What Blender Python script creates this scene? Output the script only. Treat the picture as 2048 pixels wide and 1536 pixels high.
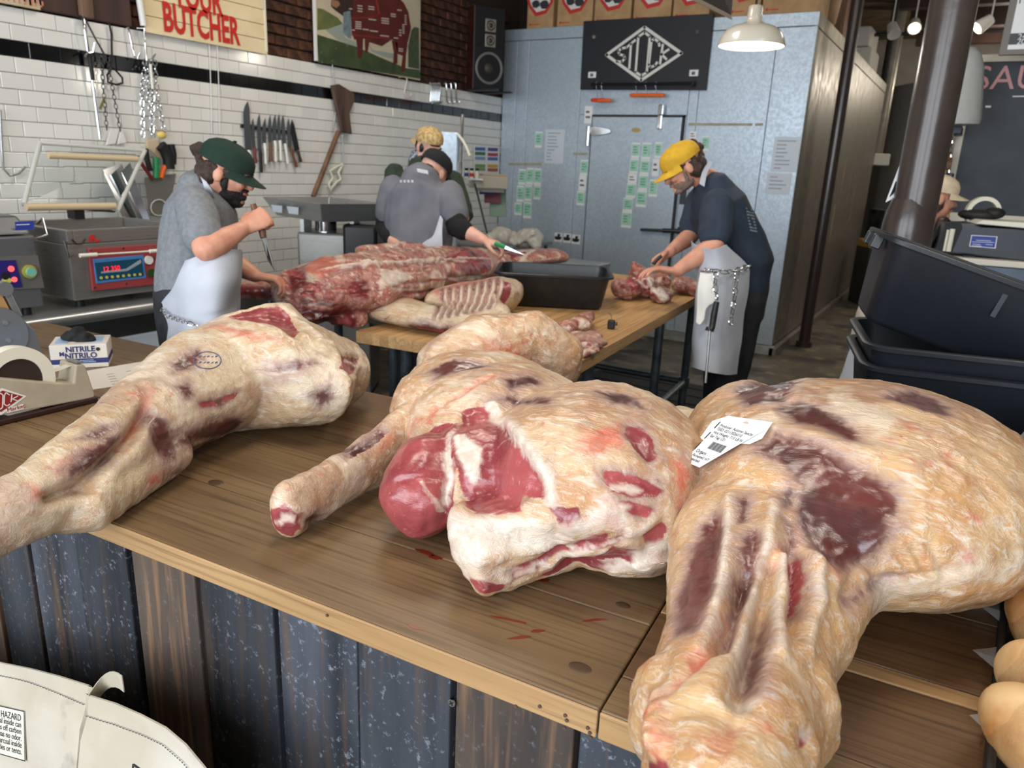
import bpy, bmesh, math, random
import numpy as np
from mathutils import Vector, Matrix, noise
from mathutils.bvhtree import BVHTree
for o in list(bpy.data.objects): bpy.data.objects.remove(o)
random.seed(5)
SC = bpy.context.scene
COL = SC.collection
# ---------------- camera (solved from the room's vanishing points) ----------------
CAM_H = 1.56
F_PX = 1487.07
CM = np.array([[0.853897, 0.518703, 0.04251], [0.181056, -0.21949, -0.958667], [-0.487933, 0.8263, -0.281337]])
cam = bpy.data.cameras.new('camera'); co = bpy.data.objects.new('camera', cam); COL.objects.link(co)
cam.sensor_fit = 'HORIZONTAL'; cam.sensor_width = 36; cam.lens = F_PX/2048*36; cam.clip_start = .05
r, dn, fw = CM
co.matrix_world = Matrix(((r[0],-dn[0],-fw[0],0),(r[1],-dn[1],-fw[1],0),(r[2],-dn[2],-fw[2],CAM_H),(0,0,0,1)))
cam.dof.use_dof = True; cam.dof.focus_distance = 1.25; cam.dof.aperture_fstop = 6.8
SC.camera = co
# ---------------- world, lights, exposure ----------------
SC.view_settings.view_transform = 'Standard'; SC.view_settings.look = 'None'
SC.view_settings.gamma = 1; SC.view_settings.exposure = 0.1
SC.view_settings.use_curve_mapping = False
w = bpy.data.worlds.new('world'); SC.world = w; w.use_nodes = True
w.node_tree.nodes['Background'].inputs[0].default_value = (.62,.72,.9,1)
w.node_tree.nodes['Background'].inputs[1].default_value = .6
def area(name, loc, rot, sx, sy, power, col):
    l = bpy.data.lights.new(name, 'AREA'); l.shape='RECTANGLE'; l.size=sx; l.size_y=sy; l.energy=power; l.color=col
    o = bpy.data.objects.new(name, l); COL.objects.link(o); o.location=loc; o.rotation_euler=rot; return o
# daylight through the three storefront windows behind the camera (wall at Y=-2.3)
for i,(x,wd) in enumerate(((-3.2,1.9),(-1.05,1.9),(1.6,2.4))):
    area('window_daylight', (x,-2.42,2.0), (math.radians(90),0,0), wd, 2.4, 112*wd/2, (.88,.94,1.0))
# warm ceiling lamps over the service side
for x,y in ((-1.0,1.0),(-2.6,3.4),(.9,2.6),(-.3,8.5)):
    area('ceiling_lamp_light', (x,y,3.85), (0,0,0), 1.0,1.0, 38, (1.0,.9,.78))
for x,y,e in ((1.6,8.8,22),(1.2,11.5,45),(0.2,13.8,60)):  # unseen point lights added to brighten the far room, ceiling and cooler side
    l=bpy.data.lights.new('back_room_fill','POINT'); l.energy=e; l.color=(1,.88,.72); l.shadow_soft_size=.15; o=bpy.data.objects.new('back_room_fill',l); COL.objects.link(o); o.location=(x,y,3.1)

# ---------------- helpers ----------------
def ray(x, y):
    return CM.T @ np.array([(x-1024)/F_PX, (y-768)/F_PX, 1.0])
def at(x, y, X=None, Y=None, Z=None, D=None):
    "point of the place seen at a given spot of the photo, on a given plane or at a given depth"
    d = ray(x, y)
    if D is not None: t = D
    elif X is not None: t = X/d[0]
    elif Y is not None: t = Y/d[1]
    else: t = (Z-CAM_H)/d[2]
    return Vector((d[0]*t, d[1]*t, CAM_H+d[2]*t))
def depth(p): return float(CM[2] @ np.array([p[0], p[1], p[2]-CAM_H]))
def V(*a): return Vector(a)
class MB:
    "collects simple shapes into one mesh"
    def __init__(s): s.v=[]; s.f=[]
    def add(s, vs, fs, M=None):
        n=len(s.v)
        for p in vs: s.v.append(tuple(M@Vector(p)) if M else tuple(p))
        for f in fs: s.f.append(tuple(i+n for i in f))
        return s
    def box(s, x0,x1,y0,y1,z0,z1, M=None):
        return s.add([(x0,y0,z0),(x1,y0,z0),(x1,y1,z0),(x0,y1,z0),(x0,y0,z1),(x1,y0,z1),(x1,y1,z1),(x0,y1,z1)],
            [(3,2,1,0),(4,5,6,7),(0,1,5,4),(1,2,6,5),(2,3,7,6),(3,0,4,7)], M)
    def hexa(s, b, t):
        "box from four bottom and four top points"
        return s.add(list(b)+list(t), [(3,2,1,0),(4,5,6,7),(0,1,5,4),(1,2,6,5),(2,3,7,6),(3,0,4,7)])
    def prism(s, poly, h, M=None):
        "polygon in xy, extruded from z=0 to z=h"
        n=len(poly)
        vs=[(p[0],p[1],0) for p in poly]+[(p[0],p[1],h) for p in poly]
        fs=[tuple(range(n-1,-1,-1)), tuple(range(n,2*n))]+[(i,(i+1)%n,n+(i+1)%n,n+i) for i in range(n)]
        return s.add(vs,fs,M)
    def slab(s, pts, off):
        "planar polygon of 3-D points thickened by the vector off"
        n=len(pts); off=Vector(off)
        vs=[Vector(p) for p in pts]+[Vector(p)+off for p in pts]
        fs=[tuple(range(n-1,-1,-1)), tuple(range(n,2*n))]+[(i,(i+1)%n,n+(i+1)%n,n+i) for i in range(n)]
        return s.add(vs,fs)
    def lathe(s, prof, n=24, M=None, cap=False):
        "profile of (r,z) turned about z"
        vs=[];fs=[]
        for r,z in prof:
            for i in range(n):
                a=2*math.pi*i/n; vs.append((r*math.cos(a),r*math.sin(a),z))
        for k in range(len(prof)-1):
            for i in range(n):
                j=(i+1)%n; fs.append((k*n+i,k*n+j,(k+1)*n+j,(k+1)*n+i))
        if cap: fs.append(tuple(range(n-1,-1,-1))); fs.append(tuple(range((len(prof)-1)*n,len(prof)*n)))
        return s.add(vs,fs,M)
    def cyl(s, p0, p1, r, r1=None, n=12):
        p0=Vector(p0);p1=Vector(p1); d=p1-p0
        M=Matrix.Translation(p0)@d.to_track_quat('Z','Y').to_matrix().to_4x4()
        return s.lathe([(r,0),(r if r1 is None else r1,d.length)],n,M,True)
    def tube(s, pts, r, n=8, flat=1.0, close=False):
        "round bar along a polyline; r may be a list"
        pts=[Vector(p) for p in pts]; m=len(pts); base=len(s.v); up=None
        for i,p in enumerate(pts):
            t=(pts[min(i+1,m-1)]-pts[max(i-1,0)])
            if t.length<1e-9: t=Vector((0,0,1))
            t.normalize()
            if up is None:
                up=t.orthogonal().normalized()
            up=(up-t*up.dot(t))
            up=up.normalized() if up.length>1e-6 else t.orthogonal().normalized()
            sd=t.cross(up); rr=r[i] if isinstance(r,(list,tuple)) else r
            for k in range(n):
                a=2*math.pi*k/n
                s.v.append(tuple(p+up*math.cos(a)*rr+sd*math.sin(a)*rr*flat))
        for i in range(m-1):
            for k in range(n):
                j=(k+1)%n
                s.f.append((base+i*n+k,base+i*n+j,base+(i+1)*n+j,base+(i+1)*n+k))
        if close:
            for k in range(n):
                j=(k+1)%n
                s.f.append((base+(m-1)*n+k,base+(m-1)*n+j,base+j,base+k))
        else:
            s.f.append(tuple(base+k for k in range(n-1,-1,-1))); s.f.append(tuple(base+(m-1)*n+k for k in range(n)))
        return s
    def ell(s, c, rx, ry, rz, M=None, n=16, m=10):
        vs=[];fs=[]
        for j in range(1,m):
            b=math.pi*j/m-math.pi/2
            for i in range(n):
                a=2*math.pi*i/n; vs.append((rx*math.cos(b)*math.cos(a), ry*math.cos(b)*math.sin(a), rz*math.sin(b)))
        for j in range(m-2):
            for i in range(n):
                k=(i+1)%n; fs.append((j*n+i,j*n+k,(j+1)*n+k,(j+1)*n+i))
        b0=len(vs); vs.append((0,0,-rz)); vs.append((0,0,rz))
        for i in range(n):
            k=(i+1)%n; fs.append((b0,k,i)); fs.append(((m-2)*n+i,(m-2)*n+k,b0+1))
        T=Matrix.Translation(Vector(c))
        return s.add(vs,fs,T@M if M else T)
    def sheet(s, rows, th=0.0, off=None):
        "grid surface from rows of points; with th it gets a thickness along its normals (or along off)"
        R=len(rows); Cc=len(rows[0]); P=[[Vector(p) for p in r] for r in rows]
        def nrm(i,j):
            if off is not None: return Vector(off)
            a=P[min(i+1,R-1)][j]-P[max(i-1,0)][j]; b=P[i][min(j+1,Cc-1)]-P[i][max(j-1,0)]
            q=a.cross(b); return q.normalized() if q.length>1e-12 else Vector((0,0,1))
        vs=[p for r in P for p in r]; idx=lambda i,j:i*Cc+j
        fs=[(idx(i,j),idx(i,j+1),idx(i+1,j+1),idx(i+1,j)) for i in range(R-1) for j in range(Cc-1)]
        if th:
            n0=len(vs); vs=vs+[P[i][j]+nrm(i,j)*th for i in range(R) for j in range(Cc)]
            fs=fs+[tuple(n0+k for k in reversed(f)) for f in fs]
            ring=[idx(0,j) for j in range(Cc)]+[idx(i,Cc-1) for i in range(1,R)]+[idx(R-1,j) for j in range(Cc-2,-1,-1)]+[idx(i,0) for i in range(R-2,0,-1)]
            for a,b in zip(ring,ring[1:]+ring[:1]): fs.append((b,a,n0+a,n0+b))
        return s.add(vs,fs)
def link(o, parent=None):
    COL.objects.link(o)
    if parent is not None:
        o.parent=parent; o.matrix_parent_inverse=parent.matrix_basis.inverted()
    return o
def obj(name, mb, mat, parent=None, smooth=None, bevel=0, seg=2, label=None):
    me=bpy.data.meshes.new(name); me.from_pydata(mb.v,[],mb.f); me.update()
    bm=bmesh.new(); bm.from_mesh(me); bmesh.ops.recalc_face_normals(bm,faces=bm.faces); bm.to_mesh(me); bm.free()
    for m in (mat if isinstance(mat,(list,tuple)) else [mat]): me.materials.append(m)
    if smooth is not None:
        me.polygons.foreach_set('use_smooth',[True]*len(me.polygons)); me.set_sharp_from_angle(angle=math.radians(smooth))
    o=bpy.data.objects.new(name,me); link(o,parent)
    if bevel:
        b=o.modifiers.new('bevel','BEVEL'); b.width=bevel; b.segments=seg; b.limit_method='ANGLE'; b.angle_limit=math.radians(35)
    if label: o['label']=label
    return o
def thing(name, label, cat, loc=(0,0,0), group=None, rz=0):
    o=bpy.data.objects.new(name,None); o.empty_display_size=.05; o.location=loc; o.rotation_euler=(0,0,rz); COL.objects.link(o)
    o.matrix_basis=Matrix.Translation(Vector(loc))@Matrix.Rotation(rz,4,'Z')
    return tag(o,label,cat,group)
def tag(o, label, cat, group=None):
    o['label']=label; o['category']=cat
    if group: o['group']=group
    return o
def struct(o): o['kind']='structure'; return o
def stuff(o): o['kind']='stuff'; return o
def copy_tree(o, M, parent=None):
    "copy of a thing with its parts, moved by the world matrix M"
    c=o.copy(); COL.objects.link(c)
    if parent is None: c.matrix_basis=M@o.matrix_basis
    else: c.parent=parent
    for ch in o.children: copy_tree(ch,M,c)
    return c
def text(name, body, size, M, mat, parent=None, depth_=.0006, align='CENTER', bold=0, sx=1.0):
    cu=bpy.data.curves.new(name,'FONT'); cu.body=body; cu.size=size; cu.align_x=align; cu.align_y='CENTER'; cu.extrude=depth_; cu.offset=bold; cu.resolution_u=3
    t=bpy.data.objects.new('tmp',cu); COL.objects.link(t)
    me=bpy.data.meshes.new_from_object(t.evaluated_get(bpy.context.evaluated_depsgraph_get()))
    bpy.data.objects.remove(t); bpy.data.curves.remove(cu)
    me.transform(M@Matrix.Diagonal((sx,1,1,1))); me.materials.clear(); me.materials.append(mat)
    o=bpy.data.objects.new(name,me); return link(o,parent)
def frame(o, x, y):
    "matrix with origin o, x axis and (approximate) y axis; z = outward"
    x=Vector(x).normalized(); y=Vector(y); z=x.cross(y).normalized(); y=z.cross(x)
    return Matrix(((x.x,y.x,z.x,o[0]),(x.y,y.y,z.y,o[1]),(x.z,y.z,z.z,o[2]),(0,0,0,1)))
# ---------------- materials ----------------
def nn(nt,t,**k):
    n=nt.nodes.new(t)
    for a,b in k.items(): setattr(n,a,b)
    return n
def mat(name, col, rough=.5, metal=0, col2=None, ns=8, nd=4, lo=.35, hi=.65, st=(1,1,1), bump=0, bs=None, bst=None, rv=0, rnd=0, emit=0, trans=0, coat=0, sss=0, spec=.5, ior=1.5, col3=None, ns3=40, lo3=.55, hi3=.7):
    m=bpy.data.materials.new(name); m.use_nodes=True; nt=m.node_tree; b=nt.nodes['Principled BSDF']; L=nt.links.new
    b.inputs['Base Color'].default_value=(*col,1); b.inputs['Roughness'].default_value=rough; b.inputs['Metallic'].default_value=metal
    b.inputs['Specular IOR Level'].default_value=spec; b.inputs['IOR'].default_value=ior
    if trans: b.inputs['Transmission Weight'].default_value=trans
    if coat: b.inputs['Coat Weight'].default_value=coat; b.inputs['Coat Roughness'].default_value=.12
    if sss: b.inputs['Subsurface Weight'].default_value=sss; b.inputs['Subsurface Radius'].default_value=(.012,.005,.003); b.inputs['Subsurface Scale'].default_value=1
    if emit: b.inputs['Emission Color'].default_value=(*col,1); b.inputs['Emission Strength'].default_value=emit
    tc=nn(nt,'ShaderNodeTexCoord')
    def noi(sc,s3,det=nd):
        mp=nn(nt,'ShaderNodeMapping'); mp.inputs['Scale'].default_value=s3; L(tc.outputs['Object'],mp.inputs[0])
        n=nn(nt,'ShaderNodeTexNoise'); n.inputs['Scale'].default_value=sc; n.inputs['Detail'].default_value=det; L(mp.outputs[0],n.inputs['Vector']); return n
    out=None
    if col2 is not None:
        n=noi(ns,st); cr=nn(nt,'ShaderNodeValToRGB'); cr.color_ramp.elements[0].position=lo; cr.color_ramp.elements[1].position=hi
        cr.color_ramp.elements[0].color=(*col,1); cr.color_ramp.elements[1].color=(*col2,1); L(n.outputs['Fac'],cr.inputs[0]); out=cr.outputs[0]
        if rv:
            mr=nn(nt,'ShaderNodeMapRange'); mr.inputs['From Min'].default_value=.3; mr.inputs['From Max'].default_value=.7
            mr.inputs['To Min'].default_value=max(.02,rough-rv); mr.inputs['To Max'].default_value=min(1,rough+rv); L(n.outputs['Fac'],mr.inputs[0]); L(mr.outputs[0],b.inputs['Roughness'])
    if col3 is not None:
        n=noi(ns3,st,6); mr=nn(nt,'ShaderNodeMapRange'); mr.inputs['From Min'].default_value=lo3; mr.inputs['From Max'].default_value=hi3; L(n.outputs['Fac'],mr.inputs[0])
        mx=nn(nt,'ShaderNodeMix',data_type='RGBA'); mx.inputs[7].default_value=(*col3,1); L(mr.outputs[0],mx.inputs[0])
        if out: L(out,mx.inputs[6])
        else: mx.inputs[6].default_value=(*col,1)
        out=mx.outputs[2]
    if rnd:
        oi=nn(nt,'ShaderNodeObjectInfo'); mr=nn(nt,'ShaderNodeMapRange'); mr.inputs['To Min'].default_value=1-rnd; mr.inputs['To Max'].default_value=1+rnd; L(oi.outputs['Random'],mr.inputs[0])
        mx=nn(nt,'ShaderNodeMix',data_type='RGBA',blend_type='MULTIPLY'); mx.inputs[0].default_value=1
        if out: L(out,mx.inputs[6])
        else: mx.inputs[6].default_value=(*col,1)
        L(mr.outputs[0],mx.inputs[7]); out=mx.outputs[2]
    if out: L(out,b.inputs['Base Color'])
    if bump:
        n=noi(bs or ns,bst or st,5); bp=nn(nt,'ShaderNodeBump'); bp.inputs['Strength'].default_value=bump; bp.inputs['Distance'].default_value=.01; L(n.outputs['Fac'],bp.inputs['Height']); L(bp.outputs[0],b.inputs['Normal'])
    return m
def S(*c):
    "sRGB 0-255 to linear"
    return tuple(((x/255)/12.92 if x/255<=.04045 else ((x/255+.055)/1.055)**2.4) for x in c)
M_WHITE=mat('white_paint',S(225,224,218),.4)
M_BLACKP=mat('black_plastic',S(24,27,30),.38,col2=S(32,35,38),ns=30,bump=.04,bs=200)
M_STEEL=mat('stainless_steel',S(164,166,166),.32,.65,col2=S(156,158,158),ns=6,st=(1,1,12),rv=.05)
M_CHROME=mat('chrome',S(215,218,220),.12,1)
M_DKMETAL=mat('dark_metal',S(70,74,78),.4,.8)
M_PIPE=mat('galvanized_pipe',S(120,132,140),.4,.7,col2=S(95,105,112),ns=20)
M_PAPER=mat('white_paper',S(232,234,236),.7)
M_BLACK=mat('black_print',S(18,18,20),.6)
M_INK=mat('grey_print',S(90,94,100),.7)
M_RED=mat('red_paint',S(190,38,30),.5)
M_ORANGE=mat('orange_plastic',S(235,105,30),.4)
M_GREENP=mat('green_plastic',S(20,140,80),.4)
M_WOODH=mat('brown_wood_handle',S(110,70,45),.5,col2=S(80,50,32),ns=20,st=(1,1,.2))
M_CREAMP=mat('cream_plastic',S(225,222,205),.35)
M_BLUE=mat('blue_print',S(40,60,150),.45)
M_GLASS=mat('clear_acrylic',(.9,.93,.93),.04,trans=1,ior=1.2)
# =====================================================================  SETTING
XW=-4.344; YC=6.9; XC=-1.345
M_FLOOR=mat('stained_floor',S(96,88,74),.55,col2=S(48,44,40),ns=2.2,nd=8,lo=.42,hi=.6,bump=.15,bs=30,rv=.15,col3=S(130,118,95),ns3=6,lo3=.56,hi3=.7)
M_GROUT=mat('grey_grout',S(84,84,80),.85)
M_TILE=mat('white_glazed_tile',S(226,225,219),.09,rnd=.05,coat=.3,bump=.015,bs=14)
M_TILEB=mat('black_glazed_tile',S(10,11,15),.07,coat=.4,bump=.015,bs=14)
M_BRICK=mat('old_dark_brick',S(92,56,36),.85,col2=S(48,28,19),ns=14,lo=.35,hi=.65,bump=.6,bs=60,rnd=.35)
M_MORTAR=mat('dark_mortar',S(50,38,28),.9,bump=.5,bs=50)
M_CEIL=mat('brown_ceiling',S(112,95,66),.7,col2=S(82,68,48),ns=5)
M_OLDWOOD=mat('old_dark_wood',S(70,46,38),.6,col2=S(45,30,26),ns=10,st=(1,1,.15),bump=.2)
M_OLDWOOD2=mat('weathered_post_wood',S(128,98,78),.7,col2=S(92,68,54),ns=14,st=(1,1,.12),bump=.3)
M_WALLP=mat('plain_wall_paint',S(150,146,138),.7,col2=S(125,121,113),ns=2)
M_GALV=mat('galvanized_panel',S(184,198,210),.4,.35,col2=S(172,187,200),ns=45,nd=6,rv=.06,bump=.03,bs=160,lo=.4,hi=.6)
M_GALV_SHADED=mat('galvanized_shaded_panel',S(140,136,128),.4,.5,col2=S(126,122,114),ns=9,rv=.08,bump=.05,bs=30)  # darker, browner copy of the panel metal; the side's shade is in its colour
M_SEAM=mat('dark_seam',S(40,42,42),.7)
floor=struct(obj('floor',MB().box(-4.5,5,-2.5,16,-.1,0),M_FLOOR))
ceiling=struct(obj('ceiling',MB().box(-4.6,5.2,-2.5,16,4.0,4.15),M_CEIL))
for i in range(14): obj('ceiling_panel',MB().box(-1.2,4.9,7.0+i*.62,7.56+i*.62,3.975,4.0),M_CEIL,ceiling,bevel=.012)
for i in range(5): obj('joist',MB().box(-1.3,4.95,8.6+i*1.5,8.78+i*1.5,3.72,3.974),M_OLDWOOD,ceiling)
# left wall: brick above, tile below
wall_left=struct(obj('wall_left',MB().box(-4.62,-4.405,-2.5,16,0,4.0),M_MORTAR))
obj('tile_backing',MB().box(-4.405,XW-.006,-2.5,YC+.02,0,2.2235),M_GROUT,wall_left)
def chamfer_box(lx,ly,lz,c):
    "front faces +x at x=0"
    v=[(-lx,-ly,-lz),(-lx,ly,-lz),(-lx,ly,lz),(-lx,-ly,lz),(-c*.6,-ly,-lz),(-c*.6,ly,-lz),(-c*.6,ly,lz),(-c*.6,-ly,lz),(0,-ly+c,-lz+c),(0,ly-c,-lz+c),(0,ly-c,lz-c),(0,-ly+c,lz-c)]
    f=[(8,9,10,11)]+[(4+i,4+(i+1)%4,8+(i+1)%4,8+i) for i in range(4)]+[(i,(i+1)%4,4+(i+1)%4,4+i) for i in range(4)]
    return v,f
TP,TZ,ZT=.157,.0785,2.2235
tv,tf=chamfer_box(.008,TP/2-.0016,TZ/2-.0016,.0022)
tme=bpy.data.meshes.new('tile'); tme.from_pydata(tv,[],tf); tme.materials.append(M_TILE)
tmb=bpy.data.meshes.new('black_tile'); tmb.from_pydata(tv,[],tf); tmb.materials.append(M_TILEB)
cells=[]
for r_ in range(21):
    z=ZT-(r_+.5)*TZ; y0=2.2717+TP/2-(TP/2 if r_%2 else 0)-5*TP
    for k in range(36):
        y=y0+k*TP
        if 1.45<y<YC+.06: cells.append((r_,min(y,YC),z))
def pix(p):
    q=CM@np.array([p[0],p[1],p[2]-CAM_H]); return 1024+F_PX*q[0]/q[2],768+F_PX*q[1]/q[2]
vis=[c for c in cells if -30<pix((XW,c[1],c[2]))[0] and pix((XW,c[1],c[2]))[1]<430]
near=sorted([c for c in vis if c[0]!=2],key=lambda c:c[1])[:300]; ns_=set(near)
rest=MB()
for c in cells:
    if c in ns_ or (c[0]==2 and c in vis):
        o=bpy.data.objects.new('black_tile' if c[0]==2 else 'tile',tmb if c[0]==2 else tme); link(o,wall_left); o.location=(XW,c[1],c[2])
    else: rest.add(tv,tf,Matrix.Translation((XW,c[1],c[2])))
stuff(obj('far_tiles',rest,M_TILE,wall_left))
bv,bf=chamfer_box(.03,.1,.031,.006)
bmes=[]
for k in range(4):
    b=bpy.data.meshes.new('brick'); b.from_pydata([(x+random.uniform(-.004,.004)*(x>-.02),y+random.uniform(-.005,.005),z+random.uniform(-.003,.003)) for x,y,z in bv],[],bf); b.materials.append(M_BRICK); bmes.append(b)
for r_ in range(11):
    for k in range(24):
        y=2.05+k*.212+(.106 if r_%2 else 0)
        if y>6.95: continue
        o=bpy.data.objects.new('brick',bmes[(k*3+r_)%4]); link(o,wall_left); o.location=(-4.378+random.uniform(-.005,.004),y,2.262+r_*.072)
# other walls
struct(obj('wall_back',MB().box(-4.5,5,15.8,16,0,4),M_WALLP)); struct(obj('wall_right',MB().box(4.6,4.8,-2.5,16,0,4),M_WALLP))
fw_=MB().box(-4.5,5,-2.5,-2.3,0,.7).box(-4.5,5,-2.5,-2.3,3.25,4)
for a,b in ((-4.5,-4.2),(-2.2,-2.05),(-.05,.35),(2.85,5)): fw_.box(a,b,-2.5,-2.3,.7,3.25)
struct(obj('wall_front',fw_,M_WALLP))
# ---------------------------------------------------------------- walk-in cooler
M_SCRAPE=mat('scraped_bare_wood',S(120,88,62),.8,col2=S(150,140,128),ns=20,st=(1,1,.2))
cool=thing('walk_in_cooler','big galvanized walk-in cooler with a closed door and notes taped on it','cooler',(-2.85,YC,0))
obj('core',MB().box(XW+.01,XC-.012,YC+.015,12.1,.0,2.85),M_SEAM,cool)
def zp(x,y,s=2.926,ox=980,oy=0): return (ox+x/s, oy+y/s)
def cx(px,py): return at(px,py,Y=YC).x
xs=[XW+.006, at(1032,200,Y=YC).x, cx(*zp(228,400)), cx(*zp(528,560)), cx(*zp(1165,560)), cx(*zp(1238,400)), cx(*zp(1672,300)), XC]
for a,b in zip(xs,xs[1:]):
    if abs(a-xs[3])<1e-6: # around the door: header above the opening
        obj('panel',MB().box(a+.002,b-.002,YC-.004,YC+.03,2.066,2.752),M_GALV,cool,bevel=.003); obj('door_jamb',MB().box(a+.002,-3.304,YC-.004,YC+.03,.09,2.064),M_GALV,cool,bevel=.003); obj('door_jamb',MB().box(-2.376,b-.002,YC-.004,YC+.03,.09,2.064),M_GALV,cool,bevel=.003); continue
    obj('panel',MB().box(a+.002,b-.002,YC-.004,YC+.03,.09,2.752),M_GALV,cool,bevel=.003)
for a,b in ((xs[0],-2.9),(-2.9,XC)): obj('top_band',MB().box(a+.002,b-.002 if b<-2 else b,YC-.006,YC+.03,2.757,2.86),M_GALV,cool,bevel=.003)
obj('base_curb',MB().box(XW+.01,XC+.02,YC-.03,YC+.02,0,.085),mat('pale_curb',S(160,164,164),.6,col2=S(120,122,120),ns=8),cool,bevel=.004)
ys=[6.9,7.37,8.2,9.1,10.0,10.9,11.6,12.1]
for i,(a,b) in enumerate(zip(ys,ys[1:])):
    obj('side_panel',MB().box(XC-.03,XC,a+.003,b-.003,.09,2.74),M_GALV_SHADED,cool,bevel=.003)
    obj('side_band',MB().box(XC-.03,XC+.002,a+.002,b-.002,2.747,2.86),M_GALV_SHADED,cool,bevel=.003)
obj('side_curb',MB().box(XC-.02,XC+.045,YC-.03,12.1,0,.075),M_GALV_SHADED,cool,bevel=.004)
for y,z,h,w_ in ((7.62,1.62,.5,.05),(8.9,1.55,.42,.10),(9.5,1.6,.62,.09),(9.2,1.12,.5,.12),(10.1,1.5,.5,.06),(10.6,1.35,.6,.08),(7.55,.95,.35,.04)):
    pl=[(0,0),(w_,.02),(w_*.8,h*.6),(w_*1.1,h),(w_*.4,h*.8),(w_*.1,h*.9),(-.01,h*.4)]
    obj('scrape_mark',MB().prism(pl,.0012,frame((XC+.0003,y,z-h/2),(0,1,0),(0,0,1))),M_SCRAPE,cool)
# door
door=obj('door',MB().box(-3.285,-2.395,YC-.045,YC+.0,.1,2.045),M_GALV,cool,bevel=.006,label='closed insulated cooler door')
obj('door_gasket',MB().box(-3.302,-3.286,YC-.02,YC+.0,.1,2.062).box(-2.394,-2.378,YC-.02,YC,.1,2.062).box(-3.302,-2.378,YC-.02,YC,2.046,2.062),M_SEAM,cool)
def hinge(px,py,flip):
    p=at(px,py,Y=YC-.05); q=MB().cyl((p.x-.02*flip,YC-.06,p.z-.14),(p.x-.02*flip,YC-.06,p.z+.04),.022)
    pl=[(0,-.035),(.05*flip,-.045),(.2*flip,-.02),(.22*flip,0),(.2*flip,.02),(.05*flip,.045),(0,.035)]
    q.prism(pl,.018,frame((p.x,YC-.05,p.z),(1,0,0),(0,0,1)))
    return obj('hinge',q,M_CHROME,cool,smooth=40,bevel=.003)
hinge(1182,262,1); hinge(1170,560,1)
p=at(1321,235,Y=YC-.05)
obj('door_latch',MB().box(p.x-.022,p.x+.022,YC-.075,YC-.045,p.z-.1,p.z+.02).box(p.x-.015,p.x+.03,YC-.085,YC-.045,p.z+.02,p.z+.11),M_CHROME,cool,bevel=.006)
a=at(1281,459,Y=YC-.09); b=at(1395,464,Y=YC-.09)
obj('door_handle',MB().cyl(a,a.lerp(b,.45),.014).cyl(a.lerp(b,.4),b,.022).box(b.x-.2,b.x+.04,YC-.07,YC-.046,b.z-.035,b.z+.03),mat('worn_chrome',S(110,115,118),.25,1),cool,smooth=40,bevel=.003)
p=at(1272,260,Y=YC-.046); obj('maker_badge',MB().prism([(.045*math.cos(i*.3927),.02*math.sin(i*.3927)) for i in range(16)],.004,frame(p,(1,0,0),(0,0,1))),mat('brass',S(170,150,100),.35,.8),cool)
p=at(1366,393,Y=YC-.008); obj('lock_plate',MB().box(p.x-.03,p.x+.03,YC-.014,YC-.004,p.z-.07,p.z+.07).cyl((p.x,YC-.02,p.z),(p.x,YC-.012,p.z),.016),M_DKMETAL,cool,bevel=.003)
# tape strips left on the panels
M_TAPE=mat('old_masking_tape',S(176,168,140),.7,col2=S(150,145,125),ns=20)
for (x0,y0,x1,y1) in ((1160,735,1535,737),(1550,738,1597,735),(110,967,300,968),(485,907,570,908)):
    a=at(*zp(x0,y0),Y=YC-.005); b=at(*zp(x1,y1),Y=YC-.005)
    obj('tape_strip',MB().hexa([a,b,b+V(0,0,.022),a+V(0,0,.022)],[a+V(0,-.001,0),b+V(0,-.001,0),b+V(0,-.001,.022),a+V(0,-.001,.022)]),M_TAPE,cool)
# paper slips and notices taped on the cooler
M_MINT=mat('mint_print',S(150,205,180),.6,col2=S(168,216,194),ns=30)
M_PAPERB=mat('bluish_paper',S(206,216,226),.65)
def slip(x0,y0,x1,y1,kind,label,group,yy=None):
    if yy is None: yy = YC-.0475 if (590<x0 and x1<1150) else YC-.0065
    a=at(*zp(x0,y1),Y=yy); b=at(*zp(x1,y1),Y=yy); c=at(*zp((x0+x1)/2,y0),Y=yy); h=c.z-a.z; w_=b.x-a.x
    sk=(c.x-(a.x+b.x)/2)*.0
    t=obj('order_slip' if kind!='page' else 'paper_notice',MB().box(a.x,b.x,yy-.0006,yy,a.z,c.z),M_PAPERB if kind=='page' else M_PAPER); tag(t,label,'paper',group)
    if kind=='mint':
        obj('mint_print',MB().box(a.x+.004,b.x-.004,yy-.0012,yy-.0006,a.z+h*.16,c.z-h*.1),M_MINT,t)
        q=MB()
        for k in range(3):
            zz=a.z+h*(.35+.17*k); q.box(a.x+w_*.2,a.x+w_*random.uniform(.5,.85),yy-.0016,yy-.0012,zz,zz+h*.06)
        obj('handwriting',q,mat('pen_ink',S(86,140,125),.7) if not bpy.data.materials.get('pen_ink') else bpy.data.materials['pen_ink'],t)
    elif kind=='bold':
        q=MB()
        for k in range(2): q.box(a.x+w_*.15,b.x-w_*.25*(1+k*.6),yy-.0012,yy-.0006,a.z+h*(.3+.3*k),a.z+h*(.42+.3*k))
        obj('handwriting',q,M_INK,t)
    elif kind=='page':
        q=MB(); n=int(h/.035)
        for k in range(n):
            zz=c.z-.03-k*.032
            if zz<a.z+.03: break
            q.box(a.x+w_*.12,a.x+w_*(.3+.55*random.random()),yy-.0012,yy-.0006,zz-.008,zz)
        obj('printed_lines',q,mat('pale_ink',S(140,150,162),.7) if not bpy.data.materials.get('pale_ink') else bpy.data.materials['pale_ink'],t)
    return t
PL=('top left','top middle','top right','lower right','second row left','second row middle','bottom left','bottom middle')
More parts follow.
